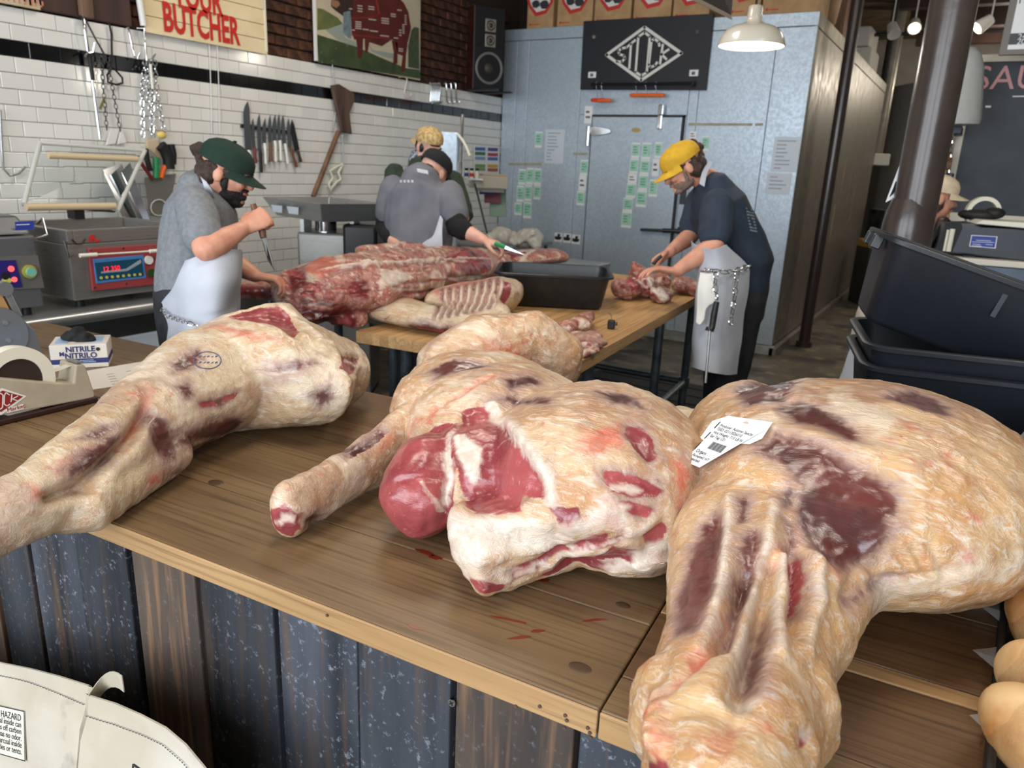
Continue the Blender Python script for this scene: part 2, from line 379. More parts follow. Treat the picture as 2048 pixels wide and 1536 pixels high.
for k,r_ in enumerate(((165,990,207,1080),(211,982,252,1078),(256,985,298,1080),(253,1082,294,1166),(155,1086,197,1180),(201,1082,243,1176),(142,1186,185,1256),(193,1182,240,1276))): slip(*r_,'mint','%s mint slip in the taped cluster left of the cooler door'%PL[k],'order slips left of the cooler door')
slip(262,770,303,864,'mint','single mint order slip beside the white typed page on the cooler','')
slip(316,758,428,955,'page','white typed page taped on the cooler left of the door','')
L2='%s slip in the short column along the left edge of the cooler door'
slip(526,935,570,1025,'mint',L2%'top mint','order slips at the door edge'); slip(517,1026,560,1115,'bold',L2%'middle white','order slips at the door edge'); slip(505,1118,550,1200,'mint',L2%'bottom mint','order slips at the door edge')
slip(550,620,596,722,'bold','pale slip taped above the upper cooler door hinge','')
L3=' slip in the left and longest column on the cooler door'
OR=('topmost','second','third','fourth','fifth','lowest')
for j,(r_,k) in enumerate((((824,835,872,925),'mint'),((814,928,864,1014),'mint'),((806,1017,857,1070),'bold'),((795,1072,850,1156),'mint'),((776,1158,832,1236),'mint'),((766,1238,824,1330),'mint'))): slip(*r_,k,OR[j]+L3,'order slips in the long door column')
L4=' slip in the middle column on the cooler door'
for j,r_ in enumerate(((884,835,937,932),(876,935,928,1020),(866,1022,919,1113),(852,1115,911,1210))): slip(*r_,'mint',('top','second','third','bottom')[j]+L4,'order slips in the middle door column')
L5='%s slip in the right column on the cooler door near the yellow cap'
slip(960,832,1000,925,'mint',L5%'top mint','order slips in the right door column'); slip(945,928,985,1030,'bold',L5%'white','order slips in the right door column'); slip(926,1050,976,1150,'mint',L5%'bottom mint','order slips in the right door column')
slip(1165,768,1206,812,'bold','small white slip taped right of the cooler door','',YC-.0065); slip(1232,795,1280,882,'mint','mint order slip right of the cooler door behind the man\'s hair','',YC-.0065)
slip(1640,800,1792,1003,'page','larger faded notice taped at the right corner of the cooler','',YC-.0065); slip(1608,1012,1752,1132,'page','smaller faded notice hanging below another at the cooler corner','',YC-.0065)
for k,r_ in enumerate(((375,1362,421,1412),(428,1366,473,1418),(478,1374,526,1426))):
    t=slip(*r_,'none',('left','middle','right')[k]+' of three small white cards with black pictures low on the cooler','picture cards on the cooler'); 
    a=at(*zp((r_[0]+r_[2])/2,(r_[1]+r_[3])/2),Y=YC-.0065)
    obj('picture',MB().prism([(-.04,-.02),(-.01,-.03),(.03,-.025),(.045,.0),(.02,.01),(.03,.03),(-.005,.035),(-.01,.005),(-.035,.01)],.0006,frame(a+V(0,-.0006,0),(1,0,0),(0,0,1))),M_BLACK,t)
# ---------------------------------------------------------------- STOCK sign with its hanging rail
sg=thing('shop_sign','black board sign with the white diamond STOCK logo hung on the cooler','sign',(-2.85,YC-.05,2.28))
YS=YC-.045
obj('board',MB().slab([at(1167,42,Y=YS),at(1427,27,Y=YS),at(1411,180,Y=YS),at(1160,179,Y=YS)],(0,.035,0)),mat('matt_black_board',S(22,25,33),.55),sg,bevel=.003)
def stroke_line(q,pts,wd,yy,th=.004,closed=False):
    P=[at(*zp(*p),Y=yy) for p in pts]
    if closed: P=P+[P[0]]
    for a,b in zip(P,P[1:]):
        d=(b-a); n=V(-d.z,0,d.x).normalized()*wd/2; e=d.normalized()*wd*.35
        q.slab([a-e-n,b+e-n,b+e+n,a-e+n],(0,-th,0))
q=MB(); stroke_line(q,[(905,160),(1120,312),(885,470),(683,322)],.026,YS,closed=True)
obj('logo_diamond',q,M_WHITE,sg)
for nm,pl,cl in (('letter_s',[(797,278),(770,284),(752,300),(757,318),(784,326),(790,342),(772,362),(742,360)],0),('letter_t',[(800,278),(850,236)],0),('letter_t',[(826,258),(816,398)],0),
    ('letter_o',[(869,215),(906,190),(936,214),(918,424),(886,444),(853,422)],1),('letter_c',[(992,268),(988,246),(962,226),(946,240),(930,380),(940,394),(966,384),(978,366)],0),('letter_k',[(1012,262),(996,372)],0),('letter_k',[(1046,290),(1004,318),(1032,346)],0)):
    q=MB(); stroke_line(q,pl,.020,YS,closed=bool(cl)); obj(nm,q,M_WHITE,sg)
for x,y in ((611,217),(1215,188)):
    p=at(*zp(x,y),Y=YS); obj('screw_head',MB().cyl(p,p+V(0,-.012,0),.016,n=10),M_CHROME,sg)
for x,y in ((598,438),(1193,427)):
    p=at(*zp(x,y),Y=YS); c=obj('corner_sticker',MB().box(p.x-.04,p.x+.04,YS-.002,YS,p.z-.026,p.z+.026),M_PAPER,sg); obj('print',MB().box(p.x-.02,p.x+.012,YS-.003,YS-.002,p.z-.016,p.z+.012),M_INK,c)
a=at(*zp(598,495),Y=YS-.06); b=at(*zp(1180,488),Y=YS-.06)
obj('rail',MB().cyl(a,b,.013).cyl(a,a+V(0,.06,0),.02).cyl(b,b+V(0,.06,0),.02).cyl(a+V(0,.058,0),a+V(0,.06,0),.035,n=16).cyl(b+V(0,.058,0),b+V(0,.06,0),.035,n=16),mat('black_rail',S(35,36,40),.3,.6),sg,smooth=40)
def tool(x,y,hx,col,label):
    "meat hook: wire shank up to the rail and a plastic grip lying across"
    p=at(*zp(hx,y),Y=YS-.06); tp=at(*zp(hx,490),Y=YS-.06)
    t=thing('boning_hook',label,'hook',p,'hooks on the sign rail')
    obj('shank',MB().tube([tp+V(0,.0,.022),tp+V(-.016,0,.012),tp+V(-.018,0,-.01),p+V(0,0,.012)],.003,6),M_CHROME,t,smooth=60)
    g=at(*zp(x,y),Y=YS-.06)
    obj('grip',MB().tube([g+V(-.075,0,0),g+V(-.065,0,0),g+V(-.03,0,0),g+V(0,0,0),g+V(.04,0,0),g+V(.068,0,0),g+V(.075,0,0)],[.006,.016,.019,.014,.018,.015,.006],10),col,t,smooth=60)
M_REDP=mat('red_plastic',S(232,62,30),.4)
tool(632,585,630,M_REDP,'red-handled meat hook hanging at the left of the sign rail'); tool(668,588,662,M_ORANGE,'orange-handled meat hook just beside the red one on the rail')
for k,x in enumerate((862,920,978)): tool(x,557,x,M_ORANGE,'%s of the three orange-handled meat hooks mid-rail under the STOCK sign'%('left','middle','right')[k])
# ---------------------------------------------------------------- boxes of charcoal on top of the cooler
M_CARD=mat('kraft_cardboard',S(190,152,108),.75,col2=S(172,136,94),ns=12)
M_CARD2=mat('kraft_cardboard_shade',S(160,120,80),.8)
M_FLAME=mat('flame_red_print',S(196,48,42),.6); M_COAL=mat('coal_print',S(48,50,54),.6)
bx=[(1053,1108,56),(1113,1186,51),(1187,1263,47),(1265,1343,42),(1344,1420,38),(1455,1521,33),(1523,1640,24)]
nmz=['leftmost','second','third','fourth','fifth','sixth','rightmost']
for i,(x0,x1,yb) in enumerate(bx):
    yy=YC+.05; a=at(x0,yb,Y=yy); b=at(x1-3,yb,Y=yy); z0=2.866; cxm=(a.x+b.x)/2
    t=thing('charcoal_box','%s kraft box of charcoal with a red flame print on the cooler top'%nmz[i],'box',(cxm,yy,z0),'charcoal boxes on the cooler')
    obj('carton',MB().box(a.x,b.x,yy,yy+.42,z0,z0+.55),M_CARD,t,bevel=.008)
    c=V(cxm,yy-.001,z0+.26); fl=[(-.13,-.06),(-.05,-.15),(.07,-.13),(.14,-.03),(.12,.08),(.16,.2),(.08,.13),(.09,.27),(.02,.15),(.0,.3),(-.05,.16),(-.1,.26),(-.09,.12),(-.17,.18),(-.12,.06),(-.16,.02)]
    F=frame(c,(1,0,0),(0,0,1)); e=obj('flame_logo',MB().prism(fl,.001,F),M_FLAME,t)
    obj('flame_core',MB().prism([(x*.78,y*.72-.005) for x,y in fl],.002,F),M_WHITE,e)
    for dx,dy,r in ((-.05,-.04,.045),(.045,-.05,.05),(.0,.03,.03)):
        obj('coal',MB().prism([(dx+r*math.cos(k*.785+.3)*(1.15 if k%2 else .95),dy+r*.8*math.sin(k*.785+.3)) for k in range(8)],.003,F),M_COAL,e)
    obj('brand_mark',MB().box(a.x+.03,a.x+.05,yy-.001,yy,z0+.03,z0+.05).box(a.x+.055,a.x+.14,yy-.001,yy,z0+.035,z0+.043),M_FLAME,t)
    if i<3: obj('black_banner',MB().slab([V(a.x,yy-.0012,z0+.32),V(a.x+.3,yy-.0012,z0+.40),V(a.x+.3,yy-.0012,z0+.45),V(a.x,yy-.0012,z0+.37)],(0,.001,0)),M_BLACK,t)
p=at(1668,45,Y=7.6)
t=tag(obj('paper_sack',MB().tube([V(-1.54,7.72,2.866),V(-1.53,7.72,2.93),V(-1.52,7.73,3.1),V(-1.53,7.74,3.3),V(-1.53,7.74,3.45)],[.14,.17,.18,.17,.12],10),mat('brown_sack_paper',S(150,118,86),.8,col2=S(120,92,66),ns=6,bump=.5,bs=14),smooth=70),'slumped brown paper sack at the corner of the cooler top','sack')
# ---------------------------------------------------------------- wall signs over the tile
XS=XW+.03
def on_wall(px,py,X=XS): return at(px,py,X=X)
def wall_text(name,body,px,py,h,M_,parent,bold=0,sx=1,tilt=0,dx=.002):
    o=on_wall(px,py)+V(dx,0,0); return text(name,body,h,frame(o,(0,1,tilt),(0,-tilt,1)),M_,parent,bold=bold,sx=sx)
M_BANNER=mat('cream_painted_tin',S(233,216,178),.5,col2=S(222,202,160),ns=5)
M_REDL=mat('red_lettering',S(196,40,32),.55)
bn=thing('butcher_sign','cream board sign with red YOUR BUTCHER lettering on the brick wall','sign',on_wall(410,85))
a=on_wall(292,64); b=on_wall(535,104); zt=3.05
n=9
for k in range(n):
    z0=a.z+(zt-a.z)*k/n; z1=a.z+(zt-a.z)*(k+1)/n
    obj('siding_board',MB().hexa([(XS-.012,a.y-.03*k/n,z0),(XS,a.y-.03*k/n,z0),(XS,b.y-.05*k/n,z0),(XS-.012,b.y-.05*k/n,z0)],[(XS-.016,a.y-.03*k/n,z1-.003),(XS-.004,a.y-.03*k/n,z1-.003),(XS-.004,b.y-.05*k/n,z1-.003),(XS-.016,b.y-.05*k/n,z1-.003)]),M_BANNER,bn)
o=on_wall(404,58); hB=on_wall(337,65).z; 
BW=(on_wall(476,90).y-on_wall(333,62).y)
text('lettering','BUTCHER',.225,frame(V(XS+.003,(on_wall(476,88).y+on_wall(330,62).y)/2,on_wall(337,65).z+.076),(0,1,0),(0,0,1)),M_REDL,bn,bold=.006,sx=BW/(.225*4.15))
text('lettering','YOUR',.225,frame(V(XS+.003,(on_wall(436,30).y+on_wall(358,15).y)/2,on_wall(358,15).z+.076),(0,1,0),(0,0,1)),M_REDL,bn,bold=.006,sx=BW/(.225*4.15))
obj('rolled_edge',MB().cyl(on_wall(283,52)+V(.02,0,0),on_wall(268,-40)+V(.02,0,0),.018),M_WHITE,bn,smooth=40)
obj('edge_strip',MB().box(XS-.016,XS+.004,b.y-.012,b.y,b.z,zt),M_CREAMP,bn)
# cream placard at the far left
pc=thing('wall_placard','small cream placard with faded red lettering at the far left wall top','sign',on_wall(40,20))
a=on_wall(-60,0); b=on_wall(82,23)
obj('card',MB().hexa([(XS-.02,1.85,2.23),(XS,1.85,2.23),(XS,b.y,2.23),(XS-.02,b.y,2.23)],[(XS-.02,1.85,2.6),(XS,1.85,2.6),(XS,b.y-.03,2.6),(XS-.02,b.y-.03,2.6)]),mat('faded_cream_card',S(205,192,160),.6,col2=S(188,170,136),ns=8),pc)
M_FRED=mat('faded_red_print',S(196,130,112),.7)
q=MB(); rn=random.Random(9)
for row,zz in ((0,2.30),(1,2.252)):
    for k in range(16):
        y_=1.95+k*.026; hh_=rn.uniform(.028,.04); q.box(XS,XS+.0015,y_,y_+rn.uniform(.006,.012),zz-.01,zz-.01+hh_); q.box(XS,XS+.0015,y_,y_+.018,zz-.01+hh_*rn.random(),zz-.004+hh_*.8)
stuff(obj('worn_lettering',q,M_FRED,pc))
# old posts in front of the brick
for nm,x0,x1,M_ in (('trim_1',88,164,M_OLDWOOD),('trim_2',164,189,M_OLDWOOD2),('trim_3',191,270,M_OLDWOOD)):
    a=on_wall(x0,26+x0*.155); b=on_wall(x1,26+x1*.155)
    struct(obj(nm,MB().box(-4.40,-4.33 if nm!='trim_2' else -4.30,a.y,b.y,2.232,3.2),M_,bevel=.006))
# cow poster
cp=thing('cow_poster','painted poster of a red cow marked with its cuts hung on the brick','poster',on_wall(735,140))
def wq(x,y): return on_wall(640+x/9.309,y/9.309)
def wshape(nm,pts,M_,par,dx): return obj(nm,MB().slab([wq(*p)+V(dx,0,0) for p in pts],(-.003,0,0)),M_,par)
a=on_wall(635,122); b=on_wall(840,160)
obj('panel',MB().box(XS-.02,XS,a.y,b.y,2.238,3.1),mat('painted_sky',S(186,176,150),.5,col2=S(200,190,165),ns=4),cp)
obj('panel_edge',MB().box(XS-.022,XS+.003,a.y-.012,a.y,2.238,3.1),M_WHITE,cp)
GRASS=mat('painted_grass',S(52,66,40),.5,col2=S(68,84,50),ns=9,col3=S(150,140,110),ns3=22,lo3=.66,hi3=.74)
wshape('meadow',[(-60,640),(330,760),(700,880),(1150,1080),(1600,1270),(1850,1300),(1880,1470),(-30,1165)],GRASS,cp,.001)
wshape('hills',[(-50,150),(60,170),(330,330),(420,440),(420,520),(-50,560)],mat('painted_hills',S(112,118,62),.5,col2=S(88,100,60),ns=10),cp,.001)
wshape('stream',[(100,560),(420,440),(470,700),(690,800),(700,880),(330,740)],mat('painted_stream',S(150,160,150),.5),cp,.0015)
wshape('stream',[(900,800),(980,930),(1380,1000),(1390,1100),(1200,1060),(960,960)],bpy.data.materials['painted_stream'],cp,.0015)
wshape('trees',[(1700,560),(1760,500),(1840,520),(1850,1290),(1640,1250),(1640,860)],mat('painted_trees',S(76,88,60),.5,col2=S(60,74,50),ns=20),cp,.001)
COW=mat('painted_cow_red',S(98,34,30),.5,col2=S(82,28,25),ns=6); COWD=mat('painted_cow_dark',S(52,34,30),.5)
wshape('cow_body',[(600,-60),(1450,-60),(1560,60),(1640,220),(1690,520),(1640,760),(1600,830),(1420,800),(1340,730),(1150,860),(900,780),(820,720),(640,740),(590,620),(575,300)],COW,cp,.002)
wshape('cow_head',[(210,-60),(620,-60),(600,300),(560,330),(430,300),(280,190),(205,120)],COWD,cp,.0025)
wshape('cow_muzzle',[(205,-10),(340,20),(370,90),(300,150),(215,110)],mat('painted_muzzle',S(150,110,84),.5),cp,.003)
wshape('cow_chest_shade',[(430,230),(560,200),(580,420),(570,720),(520,700),(430,600)],mat('painted_farmhouse',S(120,138,146),.5,col2=S(96,112,122),ns=30),cp,.003)
for pts in ([(670,720),(800,700),(790,960),(760,1090),(700,1080),(690,900)],[(830,740),(920,760),(880,990),(840,980)],[(1400,780),(1630,800),(1600,1000),(1580,1330),(1500,1330),(1540,1040),(1440,1000)],[(1330,740),(1440,800),(1440,1180),(1360,1200),(1370,960)]): wshape('cow_leg',pts,COW,cp,.0025)
for pts in ([(575,330),(860,320),(1080,290),(1080,300),(870,335),(575,345)],[(1030,0),(1060,0),(1115,260),(1085,270)],[(575,640),(1320,720),(1320,735),(575,655)]): wshape('cut_line',pts,mat('painted_line',S(150,40,36),.5) if 'painted_line' not in bpy.data.materials else bpy.data.materials['painted_line'],cp,.003)
M_PALE=mat('painted_pale_lettering',S(190,175,160),.5)
for x,y,w_,h in ((740,160,90,150),(950,150,110,90),(970,365,140,30),(710,470,110,160),(1210,390,140,130),(1360,285,90,80),(1475,190,80,35),(1590,370,30,200),(1550,540,35,190),(1490,610,45,140),(1410,710,80,70),(1500,930,80,80),(845,550,110,30),(1000,580,150,30),(1200,670,160,35),(620,560,50,30),(565,165,60,70)):
    k=max(1,int(h/38)); 
    for j in range(k):
        yy=y-h/2+(j+.5)*h/k; wshape('cut_name',[(x-w_/2,yy-11-w_*.06),(x+w_/2,yy-11+w_*.06),(x+w_/2,yy+11+w_*.06),(x-w_/2,yy+11-w_*.06)],M_PALE,cp,.0035)
# ---------------------------------------------------------------- loudspeaker on the tile ledge
nrm=V(.85,-.53,0).normalized(); u=V(.53,.85,0).normalized()
fl=at(957,184,D=7.0); 
SPW,SPH,SPD=.315,.72,.34; base=V(-4.25,6.22,2.245)
F=frame(base,u,(0,0,1))   # z axis = outward normal
sp=thing('loudspeaker','tall wood-sided loudspeaker with a black front by the cooler corner','loudspeaker',base)
obj('cabinet',MB().box(0,SPW,0,SPH,-SPD,0,F),mat('dark_walnut_veneer',S(66,34,24),.4,col2=S(46,24,18),ns=20,st=(.3,.3,2)),sp,bevel=.004)
obj('baffle',MB().box(.004,SPW-.004,.004,SPH-.004,-.005,.006,F),mat('black_baffle',S(24,25,28),.5),sp,bevel=.003)
def ring(nm,cx_,cy_,r,rr,M_,par,d=.006): return obj(nm,MB().lathe([(r-rr,0),(r-rr,.006),(r-rr*.5,.010),(r,.006),(r,0)],28,F@Matrix.Translation((cx_,cy_,d))),M_,par,smooth=50)
wf=obj('woofer_cone',MB().lathe([(.125,.004),(.1,-.01),(.05,-.004),(.045,.004),(.03,.014),(0.001,.018)],28,F@Matrix.Translation((SPW*.52,.19,.006))),mat('brown_cone',S(58,54,48),.6),sp,smooth=50); ring('woofer_ring',SPW*.52,.19,.142,.02,mat('grey_ring',S(130,132,130),.4,.4),sp)
for cy_ in (.43,.56):
    pl=obj('tweeter_plate',MB().box(SPW*.36,SPW*.7,cy_-.055,cy_+.055,.006,.010,F),mat('silver_plate',S(175,172,160),.35,.6) if 'silver_plate' not in bpy.data.materials else bpy.data.materials['silver_plate'],sp,bevel=.002)
    obj('tweeter_dome',MB().lathe([(.045,0),(.038,.004),(.025,-.004),(.02,.004),(.001,.012)],20,F@Matrix.Translation((SPW*.53,cy_,.010))),mat('dark_dome',S(52,46,40),.5) if 'dark_dome' not in bpy.data.materials else bpy.data.materials['dark_dome'],pl,smooth=50)
for x_ in (.05,.26): obj('control_knob',MB().cyl(F@V(x_,.39,.006),F@V(x_,.39,.018),.014),M_BLACK,sp)
obj('shelf_bracket',MB().box(XW-.02,-4.0,6.25,6.29,2.226,2.244).box(XW-.02,-4.0,6.5,6.54,2.226,2.244),M_DKMETAL,sp)
# ---------------------------------------------------------------- pendant lamp
c=at(1502,93,D=4.1)
pn=thing('pendant_lamp','white enamel warehouse pendant lamp, lit, in front of the cooler','lamp',c)
k=.18/.2
T=Matrix.Translation(c)
M_ENAMEL=mat('white_enamel',S(222,216,200),.2,coat=.3)
obj('shade',MB().lathe([(.176,0),(.18,.003),(.178,.012),(.168,.045),(.15,.075),(.115,.098),(.07,.112),(.046,.122),(.04,.14),(.038,.2),(.03,.205),(.0005,.205)],40,T).lathe([(.174,.002),(.164,.045),(.146,.072),(.11,.094),(.06,.108),(.0005,.112)],40,T),M_ENAMEL,pn,smooth=60)
obj('bulb',MB().ell(c+V(0,0,.045),.05,.05,.055),mat('lit_bulb',(1,.93,.82),.4,emit=16),pn,smooth=180)
obj('diffuser',MB().lathe([(.172,.006),(.12,.001),(.0005,.0)],40,T),mat('lit_diffuser',(1,.97,.92),.4,emit=3.2),pn,smooth=60)
obj('cord',MB().cyl(c+V(0,0,.2),V(c.x,c.y,4.0),.006),M_BLACK,pn)
l=bpy.data.lights.new('pendant_light','POINT'); l.energy=9; l.color=(1,.9,.76); l.shadow_soft_size=.1; lo=bpy.data.objects.new('pendant_light',l); COL.objects.link(lo); lo.location=c+V(0,0,-.05)
# ---------------------------------------------------------------- poles
M_POLE=mat('dark_brown_paint',S(62,52,48),.32,col2=S(54,45,42),ns=8,bump=.12,bs=25,coat=.2)
b=at(1607,692,Z=0); struct(tag(obj('iron_pole',MB().cyl((b.x,b.y,0),(b.x,b.y,3.998),.052,n=24).cyl((b.x,b.y,0),(b.x,b.y,.05),.075,n=24),M_POLE,smooth=40),'thin dark brown pole standing along the side of the cooler','pole'))
c=at(1819,470,D=3.05)
pp=thing('iron_pole','thick dark brown iron pole in front of the menu board','pole',(c.x,c.y,0))
obj('shaft',MB().cyl((c.x,c.y,0),(c.x,c.y,3.998),.083,n=32),M_POLE,pp,smooth=40)
sl=MB(); rows=[]; RXX=CM[0]
for z,rr in ((0,.098),(1.36,.098),(1.40,.096),(1.45,.088),(1.5,.075)):
    rows.append([V(c.x-.014*RXX[0]+rr*math.cos(a*math.pi/16),c.y-.014*RXX[1]+rr*math.sin(a*math.pi/16),z) for a in range(33)])
obj('sleeve',sl.sheet(rows),M_POLE,pp,smooth=40)
# torn paper hanging on the pole
tp=at(1792,370,D=3.04)
t=thing('torn_poster','torn white paper scrap stuck to the left side of the thick pole','paper',tp)
F=frame(tp,(.86,.5,0),(0.0,0,1))
obj('scrap',MB().prism([(-.03,-.07),(.0,-.052),(.02,-.03),(.018,.03),(.004,.095),(-.004,.06)],.002,F),M_PAPER,t)
obj('print',MB().prism([(-.02,-.05),(-.005,-.035),(.006,-.0),(.004,.02),(-.006,.012),(-.012,-.02)],.0035,F),M_BLACK,t)
# ---------------------------------------------------------------- dark hanging panel seen from below, upper centre right
a=[at(1395,0,D=3.7),at(1462,37,D=3.45),at(1466,2,D=3.45),at(1472,-60,D=3.5),at(1380,-60,D=3.8)]
hp=thing('hanging_sign','dark hanging board edge at the top of the picture beside the lamp','sign',a[1])
obj('board',MB().slab([at(1388,-4,D=3.8),at(1462,30,D=3.5),at(1475,-150,D=3.5),at(1385,-150,D=3.8)],(.0,.012,.0)),mat('dark_board',S(34,30,27),.5),hp)
obj('edge_frame',MB().slab([at(1386,-9,D=3.79),at(1460,29,D=3.49),at(1461,38,D=3.49),at(1386,1,D=3.79)],(.0,.03,.0)),mat('grey_edge',S(110,100,88),.5),hp)
# =====================================================================  FRONT COUNTER
KZ=.92
CO=at(1200,1420,Z=KZ); CA=math.radians(3.4); CU=V(math.cos(CA),math.sin(CA),0); CV=V(-math.sin(CA),math.cos(CA),0)
CF=frame(CO-V(0,0,KZ),CU,CV)     # counter frame: u along the front edge, v to the back, z up from the floor
def cu(px,py,z=KZ):
    p=CF.inverted()@at(px,py,Z=z); return p.x,p.y
def at_v(px,py,v):
    "point of the photo on the upright counter plane v"
    d=Vector(ray(px,py)); n=CV; o=V(0,0,CAM_H); q=CF@V(0,v,0); t=(q-o).dot(n)/d.dot(n); return o+d*t
def wood(name,c1,c2,c3,axis,scale=1.0,rough=.45,bump=.12,rnd=.1,spec=.4,fleck=None,fine_=95):
    m=bpy.data.materials.new(name); m.use_nodes=True; nt=m.node_tree; b=nt.nodes['Principled BSDF']; L=nt.links.new
    tc=nn(nt,'ShaderNodeTexCoord'); oi=nn(nt,'ShaderNodeObjectInfo')
    ad=nn(nt,'ShaderNodeVectorMath',operation='ADD'); sc=nn(nt,'ShaderNodeVectorMath',operation='SCALE'); sc.inputs[0].default_value=(7,3,5); L(oi.outputs['Random'],sc.inputs['Scale'])
    rot=nn(nt,'ShaderNodeMapping'); rot.inputs['Rotation'].default_value=(0,0,-CA); L(tc.outputs['Object'],rot.inputs[0]); L(rot.outputs[0],ad.inputs[0]); L(sc.outputs[0],ad.inputs[1])
    mp=nn(nt,'ShaderNodeMapping'); s=[9*scale]*3; s[axis]=.9*scale; mp.inputs['Scale'].default_value=s; L(ad.outputs[0],mp.inputs[0])
    n1=nn(nt,'ShaderNodeTexNoise'); n1.inputs['Scale'].default_value=1.6; n1.inputs['Detail'].default_value=5; n1.inputs['Distortion'].default_value=.6; L(mp.outputs[0],n1.inputs['Vector'])
    mp2=nn(nt,'ShaderNodeMapping'); s=[fine_*scale]*3; s[axis]=2.6*scale; mp2.inputs['Scale'].default_value=s; L(ad.outputs[0],mp2.inputs[0])
    n2=nn(nt,'ShaderNodeTexNoise'); n2.inputs['Scale'].default_value=1.5; n2.inputs['Detail'].default_value=4; L(mp2.outputs[0],n2.inputs['Vector'])
    cr=nn(nt,'ShaderNodeValToRGB'); e=cr.color_ramp.elements; e[0].position=.3; e[0].color=(*c1,1); e[1].position=.7; e[1].color=(*c2,1); L(n1.outputs['Fac'],cr.inputs[0])
    mr=nn(nt,'ShaderNodeMapRange'); mr.inputs['From Min'].default_value=.5; mr.inputs['From Max'].default_value=.72; mr.inputs['To Max'].default_value=.75; L(n2.outputs['Fac'],mr.inputs[0])
    mx=nn(nt,'ShaderNodeMix',data_type='RGBA'); mx.inputs[7].default_value=(*c3,1); L(mr.outputs[0],mx.inputs[0]); L(cr.outputs[0],mx.inputs[6]); out=mx.outputs[2]
    if fleck:
        n3=nn(nt,'ShaderNodeTexNoise'); n3.inputs['Scale'].default_value=fleck[1]; n3.inputs['Detail'].default_value=9; n3.inputs['Roughness'].default_value=.7; L(ad.outputs[0],n3.inputs['Vector'])
        m3=nn(nt,'ShaderNodeMapRange'); m3.inputs['From Min'].default_value=fleck[2]; m3.inputs['From Max'].default_value=fleck[2]+.1; m3.inputs['To Max'].default_value=fleck[3]; L(n3.outputs['Fac'],m3.inputs[0])
        x3=nn(nt,'ShaderNodeMix',data_type='RGBA'); x3.inputs[7].default_value=(*fleck[0],1); L(m3.outputs[0],x3.inputs[0]); L(out,x3.inputs[6]); out=x3.outputs[2]
    r2=nn(nt,'ShaderNodeMapRange'); r2.inputs['To Min'].default_value=1-rnd; r2.inputs['To Max'].default_value=1+rnd; L(oi.outputs['Random'],r2.inputs[0])
    x2=nn(nt,'ShaderNodeMix',data_type='RGBA',blend_type='MULTIPLY'); x2.inputs[0].default_value=1; L(out,x2.inputs[6]); L(r2.outputs[0],x2.inputs[7]); L(x2.outputs[2],b.inputs['Base Color'])
    b.inputs['Roughness'].default_value=rough; b.inputs['Specular IOR Level'].default_value=spec
    bp=nn(nt,'ShaderNodeBump'); bp.inputs['Strength'].default_value=bump; bp.inputs['Distance'].default_value=.004; L(n2.outputs['Fac'],bp.inputs['Height']); L(bp.outputs[0],b.inputs['Normal'])
    return m
M_OAK=wood('oiled_oak',S(126,101,70),S(100,78,54),S(70,52,36),0,rough=.42,rnd=.05)
M_OAKD=wood('dark_oiled_oak',S(108,80,52),S(82,58,37),S(56,38,24),0,rough=.42,rnd=.12)
M_OAKE=wood('pale_oak_edge',S(176,142,100),S(150,116,76),S(112,82,50),0,rough=.5,rnd=.04)
M_CHAR=wood('charred_plank',S(66,70,78),S(28,31,37),S(84,68,56),2,.8,fine_=45,rough=.55,bump=.6,rnd=.3,fleck=(S(128,134,146),75,.57,.7))
M_CHARB=wood('worn_brown_charred_plank',S(88,74,62),S(42,40,42),S(136,102,72),2,.8,fine_=45,rough=.6,bump=.6,rnd=.25,fleck=(S(104,106,116),70,.58,.6))
ct=thing('service_counter','long oak-topped service counter with a charred plank front','counter',CO-V(0,0,KZ))
vs_=[0,.205,.43,.655,.885]
for a,b in zip(vs_,vs_[1:]): obj('top_board',MB().box(-2.6,-.0012,a+(.0006 if a else .0),b-.0006,KZ-.04,KZ,CF),M_OAK,ct,bevel=.003)
# right part of the top, boards of other widths
u1,v1=cu(1668,1304); u2,v2=cu(1958,1411); u3,v3=cu(1640,1345)
for a,b,M_ in ((0,.075,M_OAK),(.075,v1-.035,M_OAKD),(v1-.0335,v1,M_OAKE),(v1+.001,v1+.2,M_OAKD),(v1+.2,v1+.42,M_OAKD),(v1+.42,.885,M_OAKD)):
    obj('top_board',MB().box(.0012,1.6,a+(.0006 if a else 0),b-.0006,KZ-.04,KZ,CF),M_,ct,bevel=.002)
obj('edge_band',MB().box(-2.6,-.0012,-.004,.0,KZ-.04,KZ-.001,CF),M_OAKE,ct,bevel=.002)
obj('edge_band',MB().box(.0012,1.6,-.004,.0,KZ-.04,KZ-.001,CF),M_OAKE,ct,bevel=.002)
px_=[-120,-40,52,150,255,390,540,707,905,1145,1300]; py_=[0,0,1125,1120,1130,1180,1245,1320,1400,1495,1580]
us=[]
for x,y in zip(px_[2:],py_[2:]): us.append((CF.inverted()@at_v(x,y,.035)).x)
us=[us[0]-.5,us[0]-.32,us[0]-.15]+us+[us[-1]+.16,us[-1]+.34,us[-1]+.5,us[-1]+.7]
for i,(a,b) in enumerate(zip(us,us[1:])):
    g=.003+.003*((i*7)%3); dv=.004*((i*5)%4)
    obj('front_plank',MB().box(a+g,b-g*.5,.035+dv,.06,.02,KZ-.041,CF),M_CHARB if i%4==1 else M_CHAR,ct,bevel=.003)
obj('carcass_frame',MB().box(-2.55,1.55,.065,.85,.02,KZ-.042,CF),M_SEAM,ct)
def screw(px,py,v,r,M_,nm='screw_head'):
    p=at_v(px,py,v); q=MB().cyl(p,p-CV*.002,r,n=14); o=obj(nm,q,M_,ct)
    return p
p=screw(904,1405,.035,.006,M_CHROME)
